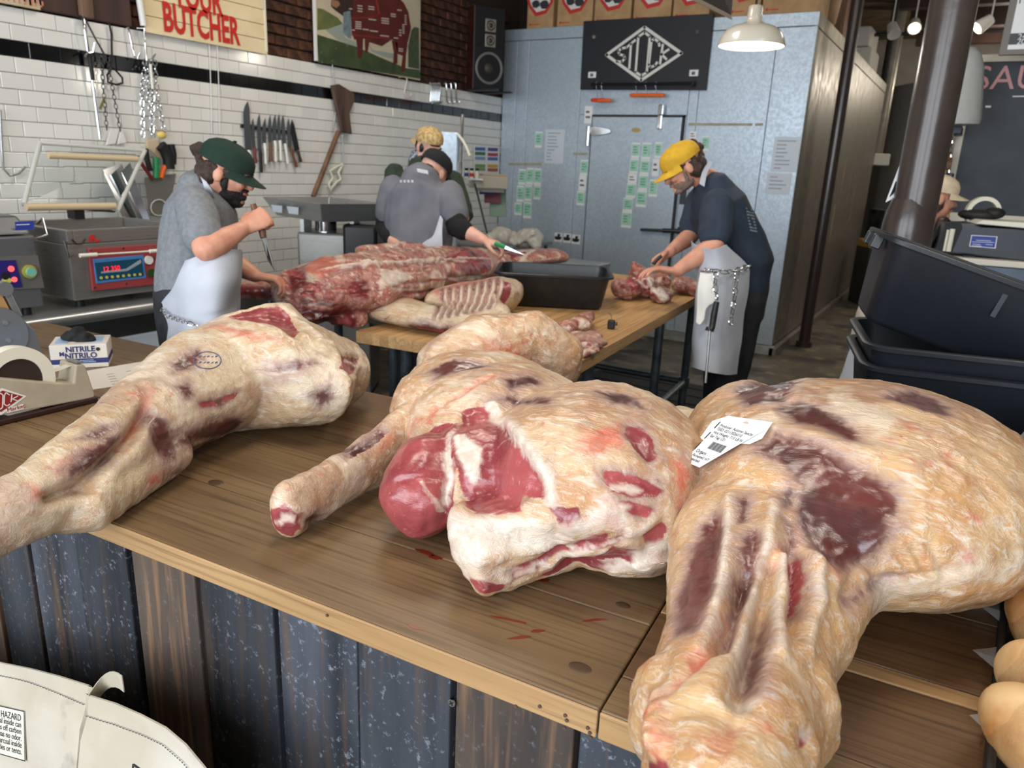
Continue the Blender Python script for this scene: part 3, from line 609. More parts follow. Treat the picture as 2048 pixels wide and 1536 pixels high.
obj('screw_slot',MB().box(-.004,.004,-.0008,.0008,0,.0008,frame(p-CV*.002,CU,(0,0,1))@Matrix.Rotation(.6,4,'Z')).box(-.0008,.0008,-.004,.004,0,.0008,frame(p-CV*.002,CU,(0,0,1))@Matrix.Rotation(.6,4,'Z')),M_BLACK,ct)
M_NAIL=mat('brown_nail',S(78,62,48),.6)
for x,y in ((1032,1412),(1080,1412),(1131,1430),(1134,1440),(1129,1455),(1176,1455),(1180,1465),(1182,1474),(655,1230)): screw(x,y,-.004,.0024,M_NAIL,'nail_head')
M_KNOT=mat('dark_knot_plug',S(70,48,28),.5)
for x,y,r in ((1160,1335,.011),(1246,1210,.008),(432,965,.012)):
    p=at(x,y,Z=KZ); obj('knot',MB().lathe([(r,0),(r*.9,.0006),(r*.4,.0007),(.0003,.0007)],20,Matrix.Translation(p)@Matrix.Rotation(CA,4,'Z')@Matrix.Diagonal((1.5,1,1,1))),M_KNOT,ct,smooth=60)
M_BLOOD=mat('dried_blood',S(110,40,22),.3)
for x,y,l,w_ in ((830,1255,.014,.003),(1075,1262,.012,.004),(1020,1240,.03,.003),(1040,1275,.02,.004),(850,1105,.02,.006),(870,1115,.012,.007),(1085,1160,.014,.006),(1190,1240,.022,.003)):
    p=at(x,y,Z=KZ); obj('blood_spot',MB().prism([(l*math.cos(k*.7)*random.uniform(.7,1.2),w_*math.sin(k*.7)*random.uniform(.7,1.3)) for k in range(9)],.0004,Matrix.Translation(p)@Matrix.Rotation(random.uniform(.0,.9),4,'Z')),M_BLOOD,ct)
# =====================================================================  BUTCHER BLOCK TABLE
TZ_=.90
TA=math.radians(4.5); T0=at(712,662,Z=TZ_); TU=V(math.cos(TA),math.sin(TA),0); TV=V(-math.sin(TA),math.cos(TA),0)
TF=frame(T0-V(0,0,TZ_),TU,TV)
TW=.93; TL=2.42
M_BLOCK=wood('maple_block',S(196,158,108),S(168,128,82),S(140,102,64),1,rough=.5,rnd=.10)
tb=thing('butcher_table','maple butcher block table on galvanized pipe legs holding the carcass','table',TF@V(TW/2,TL/2,0))
ns_v=24
for i in range(ns_v):
    a=TW*i/ns_v; b=TW*(i+1)/ns_v
    obj('stave',MB().box(a+.0003,b-.0003,0,TL,TZ_-.046,TZ_-.0004*(i%3),TF),M_BLOCK,tb)
for x,y in ((.09,.22),(TW-.09,.42),(.09,TL-.2),(TW-.09,TL-.25),(.09,1.3),(TW-.1,1.5)):
    obj('leg',MB().cyl(TF@V(x,y,0),TF@V(x,y,TZ_-.046),.024,n=16).cyl(TF@V(x,y,0),TF@V(x,y,.012),.045,n=16).cyl(TF@V(x,y,.28),TF@V(x,y,.34),.033,n=14),M_PIPE,tb,smooth=40)
obj('stretcher',MB().cyl(TF@V(.09,.22,.31),TF@V(.09,TL-.2,.31),.02),M_PIPE,tb,smooth=40); obj('stretcher',MB().cyl(TF@V(TW-.09,.42,.31),TF@V(TW-.09,TL-.25,.31),.02),M_PIPE,tb,smooth=40)
obj('stretcher',MB().cyl(TF@V(.09,TL-.2,.31),TF@V(TW-.09,TL-.25,.31),.02),M_PIPE,tb,smooth=40)
# anti-fatigue mat
c0=at(1236,743,Z=0); 
fm=thing('floor_mat','black ribbed rubber mat on the floor under the butcher table','mat',(-1.6,3.9,0))
obj('pad',MB().box(-2.35,-.55,2.3,c0.y,0.001,.014),mat('black_rubber',S(20,20,22),.7,bump=.4,bs=60),fm,bevel=.004)
for k in range(15):
    y=2.5+k*.2; obj('rib',MB().box(-2.3,-.6,y,y+.05,.014,.02),bpy.data.materials['black_rubber'],fm,bevel=.003)
# black bus tub on the table
def tub(name,label,F,lx,ly,h,parent=None,th=.004,flare=.03,rim=.018,cat='bin',M_=None):
    M_=M_ or M_BLACKP
    def rr(hx,hy,r,z,n=5):
        pts=[]
        for cx_,cy_,a0 in ((hx-r,hy-r,0),(-hx+r,hy-r,90),(-hx+r,-hy+r,180),(hx-r,-hy+r,270)):
            for k in range(n+1):
                a=math.radians(a0+90*k/n); pts.append(F@V(cx_+r*math.cos(a),cy_+r*math.sin(a),z))
        return pts+[pts[0]]
    hx,hy=lx/2,ly/2
    rows=[rr(hx-flare-.012,hy-flare-.012,.035,0),rr(hx-flare,hy-flare,.045,.012),rr(hx-.003,hy-.003,.055,h-.02),rr(hx,hy,.055,h-.012),rr(hx+rim,hy+rim,.065,h-.014),rr(hx+rim+.001,hy+rim+.001,.065,h-.004),rr(hx+rim-.004,hy+rim-.004,.062,h),rr(hx-.002,hy-.002,.054,h-.002),rr(hx-th,hy-th,.052,h-.02),rr(hx-flare-th,hy-flare-th,.042,.016),rr(hx-flare-.02,hy-flare-.02,.03,.006)]
    t=thing(name,label,cat,F@V(0,0,0))
    q=MB().sheet(rows); n0=len(rows[0])
    q.f.append(tuple(range(n0-2,-1,-1))); q.f.append(tuple(range((len(rows)-1)*n0,(len(rows)-1)*n0+n0-1)))
    obj('shell',q,M_,t,smooth=50)
    return t
a=at(1010,612,Z=TZ_); b=at(1198,622,Z=TZ_); d=(b-a).normalized(); nrm_=V(-d.y,d.x,0)
tub('bus_tub','black plastic bus tub standing on the butcher table between the cuts',frame(a.lerp(b,.5)+nrm_*.17+V(0,0,.001),d,nrm_),(b-a).length+.085,.40,.17)
# small black clip on the table
p=at(1222,658,Z=TZ_)
t=thing('black_clip','tiny black clip with a wire whisker on the butcher table','clip',p)
obj('body',MB().box(-.016,.016,-.013,.013,0,.04,Matrix.Translation(p)@Matrix.Rotation(.3,4,'Z')),M_BLACKP,t,bevel=.005)
obj('knob',MB().cyl(p+V(.012,0,.024),p+V(.026,.005,.026),.007),M_BLACKP,t); obj('whisker',MB().tube([p+V(0,0,.04),p+V(-.008,.01,.058),p+V(-.022,.012,.066)],.0012,5),M_BLACKP,t)
# =====================================================================  MEAT
def vnoise(P,seed=0):
    "smooth value noise on an array of points"
    P=np.asarray(P,float); I=np.floor(P).astype(np.int64); Fr=P-I; w_=Fr*Fr*(3-2*Fr); out=0
    def h(i,j,k):
        n=(i*73856093)^(j*19349663)^(k*83492791)^(seed*2654435761); n=(n^(n>>13))*1274126177; n=n&0x7fffffff; n=(n^(n>>16))&0xffff; return n/65535.0
    for a in (0,1):
        for b in (0,1):
            for c in (0,1):
                out=out+h(I[:,0]+a,I[:,1]+b,I[:,2]+c)*(w_[:,0] if a else 1-w_[:,0])*(w_[:,1] if b else 1-w_[:,1])*(w_[:,2] if c else 1-w_[:,2])
    return out*2-1
def fbm(P,sc,oc=3,seed=0): return sum(vnoise(np.asarray(P)*sc*2**o,seed+o)*.5**o for o in range(oc))
def chain(q,st,n=28,world=False):
    "closed limb along stations (x,y,z,half thickness px, half height m); with world=True stations are (point,half width,half height)"
    C=[];W=[];Hh=[]
    if world:
        for p,a,b in st: C.append(Vector(p));W.append(a);Hh.append(b)
    else:
        for x,y,z,a,b in st: C.append(at(x,y,Z=z));Hh.append(b);W.append(a)
    m=len(C); T=[(C[min(i+1,m-1)]-C[max(i-1,0)]).normalized() for i in range(m)]
    rows=[]
    def ringpts(c,t,w_,h):
        s=t.cross(V(0,0,1)); s=s.normalized() if s.length>1e-3 else t.cross(V(0,1,0)).normalized(); up=s.cross(t).normalized()
        return [c+s*w_*math.cos(2*math.pi*k/n)+up*h*math.sin(2*math.pi*k/n) for k in range(n)]
    if not world:
        for i in range(m):
            t=T[i]; s=t.cross(V(0,0,1)).normalized(); up=s.cross(t)
            tc=CM@np.array(t); sc_=CM@np.array(s); uc=CM@np.array(up); l=math.hypot(tc[0],tc[1])+1e-9
            nx,ny=-tc[1]/l,tc[0]/l
            a_=W[i]*depth(C[i])/F_PX; hs=Hh[i]*(uc[0]*nx+uc[1]*ny); k=abs(sc_[0]*nx+sc_[1]*ny)
            W[i]=min(max(math.sqrt(max(a_*a_-hs*hs,1e-6))/max(k,.25),.55*Hh[i]),3.2*Hh[i])
    for i in range(m):
        if i==0:
            for f in (.06,.5,.85): 
                g=math.sqrt(1-(1-f)**2) if f<1 else 1
                rows.append(ringpts(C[0]-T[0]*min(W[0],Hh[0])*(1-f)*.9,T[0],W[0]*g,Hh[0]*g))
        rows.append(ringpts(C[i],T[i],W[i],Hh[i]))
        if i==m-1:
            for f in (.85,.5,.06):
                g=math.sqrt(1-(1-f)**2); rows.append(ringpts(C[i]+T[i]*min(W[i],Hh[i])*(1-f)*.9,T[i],W[i]*g,Hh[i]*g))
    base=len(q.v)
    for r_ in rows: q.v.extend(tuple(p) for p in r_)
    for i in range(len(rows)-1):
        for k in range(n):
            j=(k+1)%n; q.f.append((base+i*n+k,base+i*n+j,base+(i+1)*n+j,base+(i+1)*n+k))
    q.f.append(tuple(base+k for k in range(n-1,-1,-1))); e=base+(len(rows)-1)*n; q.f.append(tuple(e+k for k in range(n)))
    return q
def ball(q,x,y,z,rx,ry,rz,yaw=0,tilt=0,roll=0):
    p=at(x,y,Z=z); return q.ell(p,rx,ry,rz,Matrix.Rotation(yaw,4,'Z')@Matrix.Rotation(tilt,4,'X')@Matrix.Rotation(roll,4,'Y'),24,14)
def remesh(name,q,voxel,smooth,mat_,parent=None,floor_z=None):
    me=bpy.data.meshes.new(name); me.from_pydata(q.v,[],q.f); me.update()
    bm=bmesh.new(); bm.from_mesh(me); bmesh.ops.recalc_face_normals(bm,faces=bm.faces); bm.to_mesh(me); bm.free()
    t=bpy.data.objects.new('tmp',me); COL.objects.link(t)
    r_=t.modifiers.new('r','REMESH'); r_.mode='VOXEL'; r_.voxel_size=voxel
    if smooth: s=t.modifiers.new('s','SMOOTH'); s.factor=.5; s.iterations=smooth
    dg=bpy.context.evaluated_depsgraph_get(); dg.update()
    m2=bpy.data.meshes.new_from_object(t.evaluated_get(dg)); m2.name=name
    bpy.data.objects.remove(t); bpy.data.meshes.remove(me)
    m2.materials.clear()
    for mm in (mat_ if isinstance(mat_,(list,tuple)) else [mat_]): m2.materials.append(mm)
    m2.polygons.foreach_set('use_smooth',[True]*len(m2.polygons))
    o=bpy.data.objects.new(name,m2); link(o,parent)
    return o
class Flesh:
    "paints muscle, fat and blood layers on a mesh and works grooves and bumps into it"
    def __init__(s,o,layers=('lean','cut','white','red')):
        s.o=o; me=o.data; n=len(me.vertices); s.P=np.empty(n*3); me.vertices.foreach_get('co',s.P); s.P=s.P.reshape(-1,3)
        s.N=np.empty(n*3); me.vertex_normals.foreach_get('vector',s.N); s.N=s.N.reshape(-1,3)
        s.L={k:np.full(n,-.05) for k in layers}; s.D=np.zeros(n)
        polys=[tuple(p.vertices) for p in me.polygons]; s.bvh=BVHTree.FromPolygons([Vector(p) for p in s.P],polys)
    def hit(s,x,y):
        d=Vector(ray(x,y)).normalized(); h=s.bvh.ray_cast(V(0,0,CAM_H),d)
        if h[0] is None:
            # just off the outline: nearest surface point to the ray
            best=None
            for t in np.linspace(.7,3.5,60):
                q=V(0,0,CAM_H)+d*t; nr=s.bvh.find_nearest(q)
                if best is None or nr[3]<best[1]: best=(nr[0],nr[3])
            return np.array(best[0])
        return np.array(h[0])
    def patch(s,layer,pts,disp=0,soft=.012,rng=.09,grow=0):
        "closed outline on the surface; stores the signed distance (inside positive)"
        Q=np.array([s.hit(*p) for p in pts]); c=Q.mean(0); u_,sv,vt=np.linalg.svd(Q-c); ex,ey,ez=vt[0],vt[1],vt[2]
        Nm=s.N[np.argmin(((s.P-c)**2).sum(1))]
        if ez@Nm<0: ez=-ez
        R=np.sqrt(((Q-c)**2).sum(1)).max()
        idx=np.where((((s.P-c)**2).sum(1)<(R+.05)**2)&(np.abs((s.P-c)@ez)<rng+.25*R))[0]
        d=s.P[idx]-c; p2=np.stack([d@ex,d@ey],1); q2=np.stack([(Q-c)@ex,(Q-c)@ey],1)
        ins=np.zeros(len(idx),bool); dm=np.full(len(idx),9.)
        for i in range(len(q2)):
            a=q2[i];b=q2[(i+1)%len(q2)]; e=b-a; w_=p2-a; t=np.clip((w_@e)/(e@e+1e-12),0,1); dm=np.minimum(dm,np.hypot(*(w_-t[:,None]*e).T))
            cnd=((a[1]>p2[:,1])!=(b[1]>p2[:,1]))&(p2[:,0]<(b[0]-a[0])*(p2[:,1]-a[1])/((b[1]-a[1])+1e-12)+a[0]); ins^=cnd
        sd=np.where(ins,dm,-dm)+grow
        face=s.N[idx]@ez; sd=np.where(face<-.1,-.05,sd)
        s.L[layer][idx]=np.maximum(s.L[layer][idx],np.clip(sd,-.05,.05))
        if disp: s.D[idx]+=disp*np.clip(sd/soft*.5+.5,0,1)
    def stroke(s,layer,pts,wd,disp=0,dw=None):
        Q=[s.hit(*p) for p in pts]
        fine=[]
        for a,b in zip(Q,Q[1:]):
            for t in (0,.25,.5,.75): fine.append(a+(b-a)*t)
        fine.append(Q[-1]); fine=np.array([np.array(s.bvh.find_nearest(Vector(p))[0]) for p in fine])
        dm=np.full(len(s.P),9.)
        for a,b in zip(fine,fine[1:]):
            e=b-a; w_=s.P-a; t=np.clip((w_@e)/(e@e+1e-12),0,1); dm=np.minimum(dm,np.sqrt(((w_-t[:,None]*e)**2).sum(1)))
        if layer: s.L[layer]=np.maximum(s.L[layer],np.clip(wd-dm,-.05,.05))
        if disp: g=dw or wd*1.5; s.D+=disp*np.exp(-(dm/g)**2)
    def region(s,layer,c,r,k=1.0):
        d=np.sqrt((((s.P-np.array(c))/np.array(r))**2).sum(1)); s.L[layer]=np.maximum(s.L[layer],np.clip((k-d)*min(r),-.05,.05))
    def noise(s,amp,sc,seed=1,oc=3,st=None):
        P=s.P if st is None else s.P*np.array(st); s.D+=amp*fbm(P,sc,oc,seed)
    def done(s,floor_z=None):
        me=s.o.data; P=s.P+s.N*s.D[:,None]
        if floor_z is not None: P[:,2]=np.where(P[:,2]<floor_z,floor_z,P[:,2]) if not callable(floor_z) else floor_z(P)
        me.vertices.foreach_set('co',P.ravel())
        for k,a in s.L.items():
            at_=me.attributes.new(k,'FLOAT','POINT'); at_.data.foreach_set('value',a.astype(np.float32))
        me.update(); return s.o
def flesh_mat(name,fatA,fatB,fatC,leanA=S(92,36,34),leanB=S(62,25,29),cutA=S(160,76,76),cutB=S(126,52,56),wh=S(218,206,190),sc=1.0,film=.6,rough=.28,yaw=1.45,halo=.7):
    m=bpy.data.materials.new(name); m.use_nodes=True; nt=m.node_tree; b=nt.nodes['Principled BSDF']; L=nt.links.new
    tc=nn(nt,'ShaderNodeTexCoord')
    def noi(s_,det=4,dist=0,st=None,rough_=.55):
        n=nn(nt,'ShaderNodeTexNoise'); n.inputs['Scale'].default_value=s_; n.inputs['Detail'].default_value=det; n.inputs['Distortion'].default_value=dist; n.inputs['Roughness'].default_value=rough_
        if st: mp=nn(nt,'ShaderNodeMapping'); mp.inputs['Scale'].default_value=st; mp.inputs['Rotation'].default_value=(.1,.1,-yaw); L(tc.outputs['Object'],mp.inputs[0]); L(mp.outputs[0],n.inputs['Vector'])
        else: L(tc.outputs['Object'],n.inputs['Vector'])
        return n.outputs['Fac']
    def mrange(v,a,b_,c=0,d=1,sm=True):
        r_=nn(nt,'ShaderNodeMapRange'); r_.interpolation_type='SMOOTHSTEP' if sm else 'LINEAR'
        for i,x in enumerate((a,b_,c,d)): r_.inputs[i+1].default_value=x
        L(v,r_.inputs[0]); return r_.outputs[0]
    def math_(op,a,b_):
        n=nn(nt,'ShaderNodeMath',operation=op)
        for i,x in enumerate((a,b_)):
            if isinstance(x,(int,float)): n.inputs[i].default_value=x
            else: L(x,n.inputs[i])
        return n.outputs[0]
    def mix(f,a,b_):
        n=nn(nt,'ShaderNodeMix',data_type='RGBA')
        for i,x in ((0,f),(6,a),(7,b_)):
            if isinstance(x,tuple): n.inputs[i].default_value=(*x,1)
            elif isinstance(x,(int,float)): n.inputs[i].default_value=x
            else: L(x,n.inputs[i])
        return n.outputs[2]
    def attr(k):
        a=nn(nt,'ShaderNodeAttribute'); a.attribute_name=k; return a.outputs['Fac']
    n1=noi(7*sc,5,1.2); n2=noi(38*sc,6,1.0); nst=noi(16*sc,5,.8,(1,4.5,4.5)); n4=noi(150*sc,4); nst2=noi(60*sc,4,.6,(1,6,6)); 
    fat=mix(mrange(n1,.38,.6),fatA,fatB); fat=mix(mrange(n2,.52,.7,0,.6),fat,fatC); fat=mix(mrange(nst,.52,.68,0,.7),fat,wh)
    def ridge(v,w_): 
        a=math_('ABSOLUTE',math_('SUBTRACT',v,.5),0); return mrange(a,0,w_,1,0)
    fib=noi(9*sc,6,1.6,(1,3.5,3.5),.65); fat=mix(math_('MULTIPLY',ridge(fib,.03),.32),fat,S(232,220,204)); ven=noi(11*sc,5,1.2,None,.6); fat=mix(math_('MULTIPLY',ridge(ven,.012),mrange(n1,.5,.68,0,.5)),fat,S(178,84,70))
    n0=noi(3.6*sc,4,.8); fat=mix(mrange(n0,.5,.66,0,.6),fat,S(160,126,110)); n00=noi(4.4*sc,5,1.0,(1,1.5,1.5)); fat=mix(mrange(n00,.54,.66,0,.65),fat,S(226,212,190)); fat=mix(mrange(nst2,.62,.8,0,.2),fat,fatC)
    rd=mrange(math_('ADD',attr('red'),math_('MULTIPLY',math_('SUBTRACT',n2,.5),.05)),-.012,.02,0,.7)
    fat=mix(rd,fat,S(196,84,66))
    # red specks
    n5=noi(26*sc,3); fat=mix(mrange(n5,.70,.76,0,.7),fat,S(186,80,70))
    lean=mix(mrange(n1,.35,.65),leanA,leanB); la=math_('ADD',attr('lean'),math_('ADD',math_('MULTIPLY',math_('SUBTRACT',nst,.5),.03),math_('MULTIPLY',math_('SUBTRACT',n2,.5),.02))); edge=mrange(la,.0,.022,1,.06); lean=mix(math_('MULTIPLY',mrange(nst,.45,.75,0,film),edge),lean,S(168,142,136)); lean=mix(math_('MULTIPLY',mrange(nst2,.52,.78,0,film*.5),edge),lean,S(140,104,104))
    cut=mix(mrange(n1,.35,.65),cutA,cutB); cut=mix(mrange(n2,.62,.74,0,.55),cut,S(222,160,150)); cut=mix(mrange(n4,.56,.75,0,.3),cut,S(205,120,112)); cut=mix(mrange(nst2,.6,.76,0,.25),cut,S(120,28,36))
    white=mix(mrange(n2,.4,.7),wh,S(200,180,164)); white=mix(mrange(n1,.55,.75,0,.45),white,S(206,140,126))
    fl0=mrange(la,-.024,.004,0,halo); fl=mrange(la,-.006,.013,0,.95)
    fw_=mrange(math_('ADD',attr('white'),math_('MULTIPLY',math_('SUBTRACT',n2,.5),.03)),-.006,.007,0,.92)
    fc=mrange(math_('ADD',attr('cut'),math_('MULTIPLY',math_('SUBTRACT',n2,.5),.012)),-.0018,.0022)
    fat=mix(fl0,fat,S(160,132,124))
    c=mix(fl,fat,lean); c=mix(fc,c,cut); c=mix(fw_,c,white)
    L(c,b.inputs['Base Color'])
    b.inputs['Roughness'].default_value=rough; b.inputs['Specular IOR Level'].default_value=.45; b.inputs['Coat Weight'].default_value=.3; b.inputs['Coat Roughness'].default_value=.16
    b.inputs['Subsurface Weight'].default_value=.0
    h=math_('ADD',math_('MULTIPLY',n2,.5),math_('MULTIPLY',nst,1.1)); h=math_('ADD',h,math_('MULTIPLY',nst2,.22)); h=math_('ADD',h,math_('MULTIPLY',ridge(fib,.05),.18))
    bp=nn(nt,'ShaderNodeBump'); L(mrange(math_('MAXIMUM',fl,fc),0,1,.5,.14),bp.inputs['Strength']); bp.inputs['Distance'].default_value=.005; L(h,bp.inputs['Height']); L(bp.outputs[0],b.inputs['Normal'])
    L(bp.outputs[0],b.inputs['Coat Normal'])
    return m
FL1=flesh_mat('beef_leg_pale_fat',S(204,184,154),S(190,160,124),S(176,124,98))
FL2=flesh_mat('beef_shoulder_fat',S(200,170,136),S(184,142,102),S(182,112,88),yaw=.6)
FL3=flesh_mat('beef_rump_golden_fat',S(202,166,122),S(186,142,96),S(182,122,92),yaw=1.3)
K=KZ
# ---- piece 1: leg on the left
q=MB()
chain(q,[(-150,1120,K+.05,55,.045),(-40,1062,K+.055,66,.055),(55,1012,K+.07,72,.062),(150,952,K+.085,84,.07),(240,885,K+.095,88,.082),(330,822,K+.11,104,.10),(420,765,K+.125,118,.125),(510,738,K+.135,128,.135),(600,735,K+.125,108,.122),(672,742,K+.10,74,.095)])
chain(q,[(110,1030,K+.045,42,.04),(190,1022,K+.045,34,.042),(262,958,K+.05,38,.045),(340,900,K+.06,46,.05)])
chain(q,[(640,720,K+.12,60,.05),(695,725,K+.115,34,.04),(715,745,K+.09,26,.035)])
chain(q,[(455,645,K+.25,16,.02),(520,628,K+.265,17,.022),(575,622,K+.26,20,.022),(600,655,K+.23,18,.02),(640,680,K+.20,16,.02)])
M1=remesh('beef_hindquarter',q,.0048,10,FL1)
tag(M1,'whole beef leg with a long pale shank lying at the left of the counter','beef leg')
fm_=Flesh(M1)
fm_.noise(.005,9,3,3); fm_.noise(.0016,60,5,2)
for pts in ([(160,905),(215,870),(250,862),(235,920),(190,940),(140,960),(130,940)],[(300,820),(330,835),(350,880),(355,920),(330,925),(300,880)],[(395,855),(470,830),(488,845),(460,870),(410,885),(355,890),(360,872)],[(455,790),(480,785),(470,800),(445,815),(400,815),(398,803)],[(530,738),(600,722),(640,725),(600,745),(560,745)],[(340,725),(395,690),(410,715),(385,735),(345,745)],[(620,790),(660,770),(668,800),(640,815)],[(150,880),(200,850),(240,850),(200,880)],[(350,770),(380,760),(392,790),(370,800)],[(420,905),(520,885),(480,900),(400,935),(330,950)],[(300,850),(315,845),(345,900),(325,915)]): fm_.patch('lean',pts,-.004)
fm_.patch('cut',[(455,630),(505,640),(555,652),(590,672),(600,660),(580,630),(560,612),(500,618)],-.012,.01)
fm_.patch('cut',[(685,708),(720,715),(715,745),(700,750),(680,735)],-.01,.008)
fm_.patch('cut',[(452,790),(480,786),(470,799),(448,803)],-.004); fm_.patch('cut',[(398,805),(430,800),(435,812),(405,816)],-.004)
fm_.stroke('white',[(515,742),(545,748),(592,744)],.001,-.004); fm_.stroke('red',[(285,770),(292,800),(280,840),(255,885)],.006,-.008,.008); fm_.stroke('red',[(255,785),(280,790),(300,780)],.004,0)
fm_.stroke('red',[(120,940),(170,905),(230,880)],.008,0); fm_.stroke(None,[(105,995),(160,980),(215,930),(262,880),(292,820)],.02,-.03,.013)
fm_.stroke(None,[(60,1075),(140,1060),(205,1040)],.02,.004,.02); fm_.stroke('red',[(420,650),(470,665),(560,680)],.012,0); fm_.stroke('red',[(300,960),(340,945)],.012,0); fm_.stroke('red',[(60,970),(75,985)],.008,0)
for pts in ([(640,680),(690,700)],[(700,720),(730,735)],[(590,640),(640,672)]): fm_.stroke('white',pts,.006,.005,.01)
# round inspection stamp
ring_=[(415+28*math.cos(a*.5236),721+18*math.sin(a*.5236)) for a in range(13)]
fm_.done(lambda P: np.where((P[:,2]<K+.0005),np.where(((np.array(CF.inverted())@np.c_[P,np.ones(len(P))].T)[1]>-.004),K+.0005,np.maximum(P[:,2],K-.05)),P[:,2]))
# ---- piece 2: shoulder in the middle
def z2(*pts): return [(500+x/2.1558,600+y/2.1558) for x,y in pts]
q=MB()
chain(q,[(890,755,K+.11,78,.105),(960,725,K+.135,98,.13),(1060,722,K+.14,92,.135),(1120,745,K+.11,70,.105)]); ball(q,960,810,K+.12,.2,.2,.12)
ball(q,1010,850,K+.12,.20,.22,.12,.3)
ball(q,1195,930,K+.135,.205,.25,.14,.5)
ball(q,1280,960,K+.12,.13,.17,.13,.3)
ball(q,985,950,K+.10,.13,.13,.105,.3)
ball(q,855,968,K+.088,.075,.105,.09,.35)
q.sheet([[at(x,y,Z=K+z) for x,y,z in r_] for r_ in ([(905,1015,.12),(975,1010,.14),(1100,1005,.16),(1230,985,.19),(1345,960,.19)],[(905,1058,.085),(970,1058,.11),(1100,1045,.135),(1230,1030,.14),(1350,1000,.14)],[(905,1110,.055),(960,1125,.075),(1105,1095,.085),(1230,1065,.09),(1350,1040,.095)],[(945,1172,.022),(965,1180,.022),(1110,1138,.034),(1230,1096,.045),(1345,1075,.05)],[(950,1184,.006),(968,1190,.004),(1120,1150,.01),(1240,1112,.016),(1345,1092,.02)])],.16,(-.12,1,0))

ball(q,1250,1090,K+.05,.10,.08,.05,.4)
chain(q,[(577,1022,K+.052,54,.052),(650,982,K+.055,48,.05),(720,935,K+.06,44,.05),(790,885,K+.085,50,.06),(880,835,K+.10,60,.08)])
M2=remesh('beef_shoulder',q,.0048,9,FL2)
tag(M2,'beef shoulder with raw red cut faces and a sawn shank, middle of the counter','beef shoulder')
g=Flesh(M2)
g.noise(.006,8,13,3); g.noise(.0018,55,15,2)
rc_=at(855,968,Z=K+.088); g.region('cut',rc_,(.085,.115,.10),1.16)
g.patch('cut',z2((905,475),(970,450),(1040,452),(1080,505),(1120,560),(1180,640),(1240,740),(1278,800),(1282,862),(1220,850),(1160,835),(1165,905),(1060,930),(960,920),(920,850),(892,770),(884,650)),-.012,.008)
g.patch('cut',z2((1290,890),(1420,890),(1430,930),(1390,1000),(1340,960)),.006)
g.patch('cut',z2((1110,1165),(1250,1122),(1450,1052),(1610,1005),(1620,1030),(1450,1092),(1250,1165),(1130,1205)),-.012,.008)
g.patch('cut',z2((1250,1195),(1440,1122),(1560,1070),(1720,1075),(1640,1160),(1480,1196),(1300,1212)),-.006)
g.patch('cut',z2((1390,1050),(1480,1010),(1560,1000),(1530,1045),(1440,1080)),-.006); g.patch('cut',z2((1700,1030),(1790,960),(1810,990),(1780,1050),(1720,1080)),-.012,.01)
g.patch('cut',z2((940,1195),(1000,1195),(1100,1215),(1080,1240),(1000,1275),(960,1255)))
for pts in (z2((1530,728),(1600,735),(1700,765),(1795,822),(1760,852),(1640,850),(1560,822),(1518,765)),z2((1540,858),(1640,866),(1745,902),(1710,945),(1640,925)),z2((1622,528),(1682,538),(1742,600),(1762,672),(1722,692),(1660,632),(1618,572))): g.patch('cut',pts,-.006,.008); g.patch('lean',pts)
for pts in (z2((545,690),(650,615),(665,650),(632,720),(575,780),(535,775)),z2((765,300),(880,255),(1000,270),(1040,290),(930,305),(800,345)),z2((1035,432),(1150,400),(1310,412),(1280,445),(1120,440)),z2((1090,345),(1230,330),(1260,370),(1120,390)),z2((1480,380),(1640,400),(1720,470),(1560,440)),z2((1740,740),(1790,790),(1770,800))): g.patch('lean',pts,-.003)
g.patch('white',z2((865,585),(922,562),(985,615),(1000,680),(988,765),(952,790),(920,730),(890,670)),.004)
g.patch('white',z2((925,945),(1100,935),(1300,962),(1440,940),(1500,880),(1600,890),(1660,960),(1600,1003),(1450,1003),(1380,1055),(1180,1135),(1100,1195),(1000,1190),(925,1170),(890,1100),(868,1000)),.004)
g.patch('white',z2((1640,1090),(1800,1040),(1880,1020),(1860,1100),(1720,1160),(1650,1160)),.006); g.patch('white',z2((1480,840),(1540,830),(1640,890),(1600,930),(1500,920)),.003); g.patch('white',z2((1560,800),(1640,790),(1700,820),(1640,835)),.002)
g.stroke('white',z2((1045,448),(1122,548),(1200,640),(1275,745),(1300,850)),.012,.006,.012); g.stroke('white',z2((870,560),(850,700),(862,760),(840,870)),.007,-.008,.008); g.stroke('white',z2((640,780),(740,765),(845,765)),-.006,-.004,.006)
g.stroke('white',z2((1120,1190),(1300,1140),(1480,1080),(1640,1005),(1740,950)),.004,.005,.008)
g.stroke('red',z2((780,475),(900,400),(1030,340)),.008,-.006,.01); g.stroke('red',z2((560,640),(700,540),(820,490)),.008,0)
for pts in (z2((1380,600),(1520,520),(1660,500),(1640,640),(1500,700),(1380,680)),z2((950,195),(1180,150),(1240,215),(1000,240)),z2((1780,660),(1880,640),(1900,900),(1820,960))): g.patch('red',pts,grow=-.01)
g.patch('cut',z2((85,905),(150,868),(222,920),(212,985),(180,1042),(120,1022),(78,980)),-.004); g.patch('lean',z2((245,950),(290,915),(318,940),(290,985),(250,990)),-.01,.008); g.patch('white',z2((110,960),(150,915),(200,925),(190,955),(150,965)),0)
for i in range(10):
    x=1660+i*24; y=1130-i*9+(i%3)*14; g.stroke(None,z2((x,y),(x+14,y+8)),.01,.008,.012)
def counter_floor(P): return np.where((P[:,2]<K+.0005),np.where(((np.array(CF.inverted())@np.c_[P,np.ones(len(P))].T)[1]>-.004),K+.0005,np.maximum(P[:,2],K-.05)),P[:,2])
g.done(counter_floor)
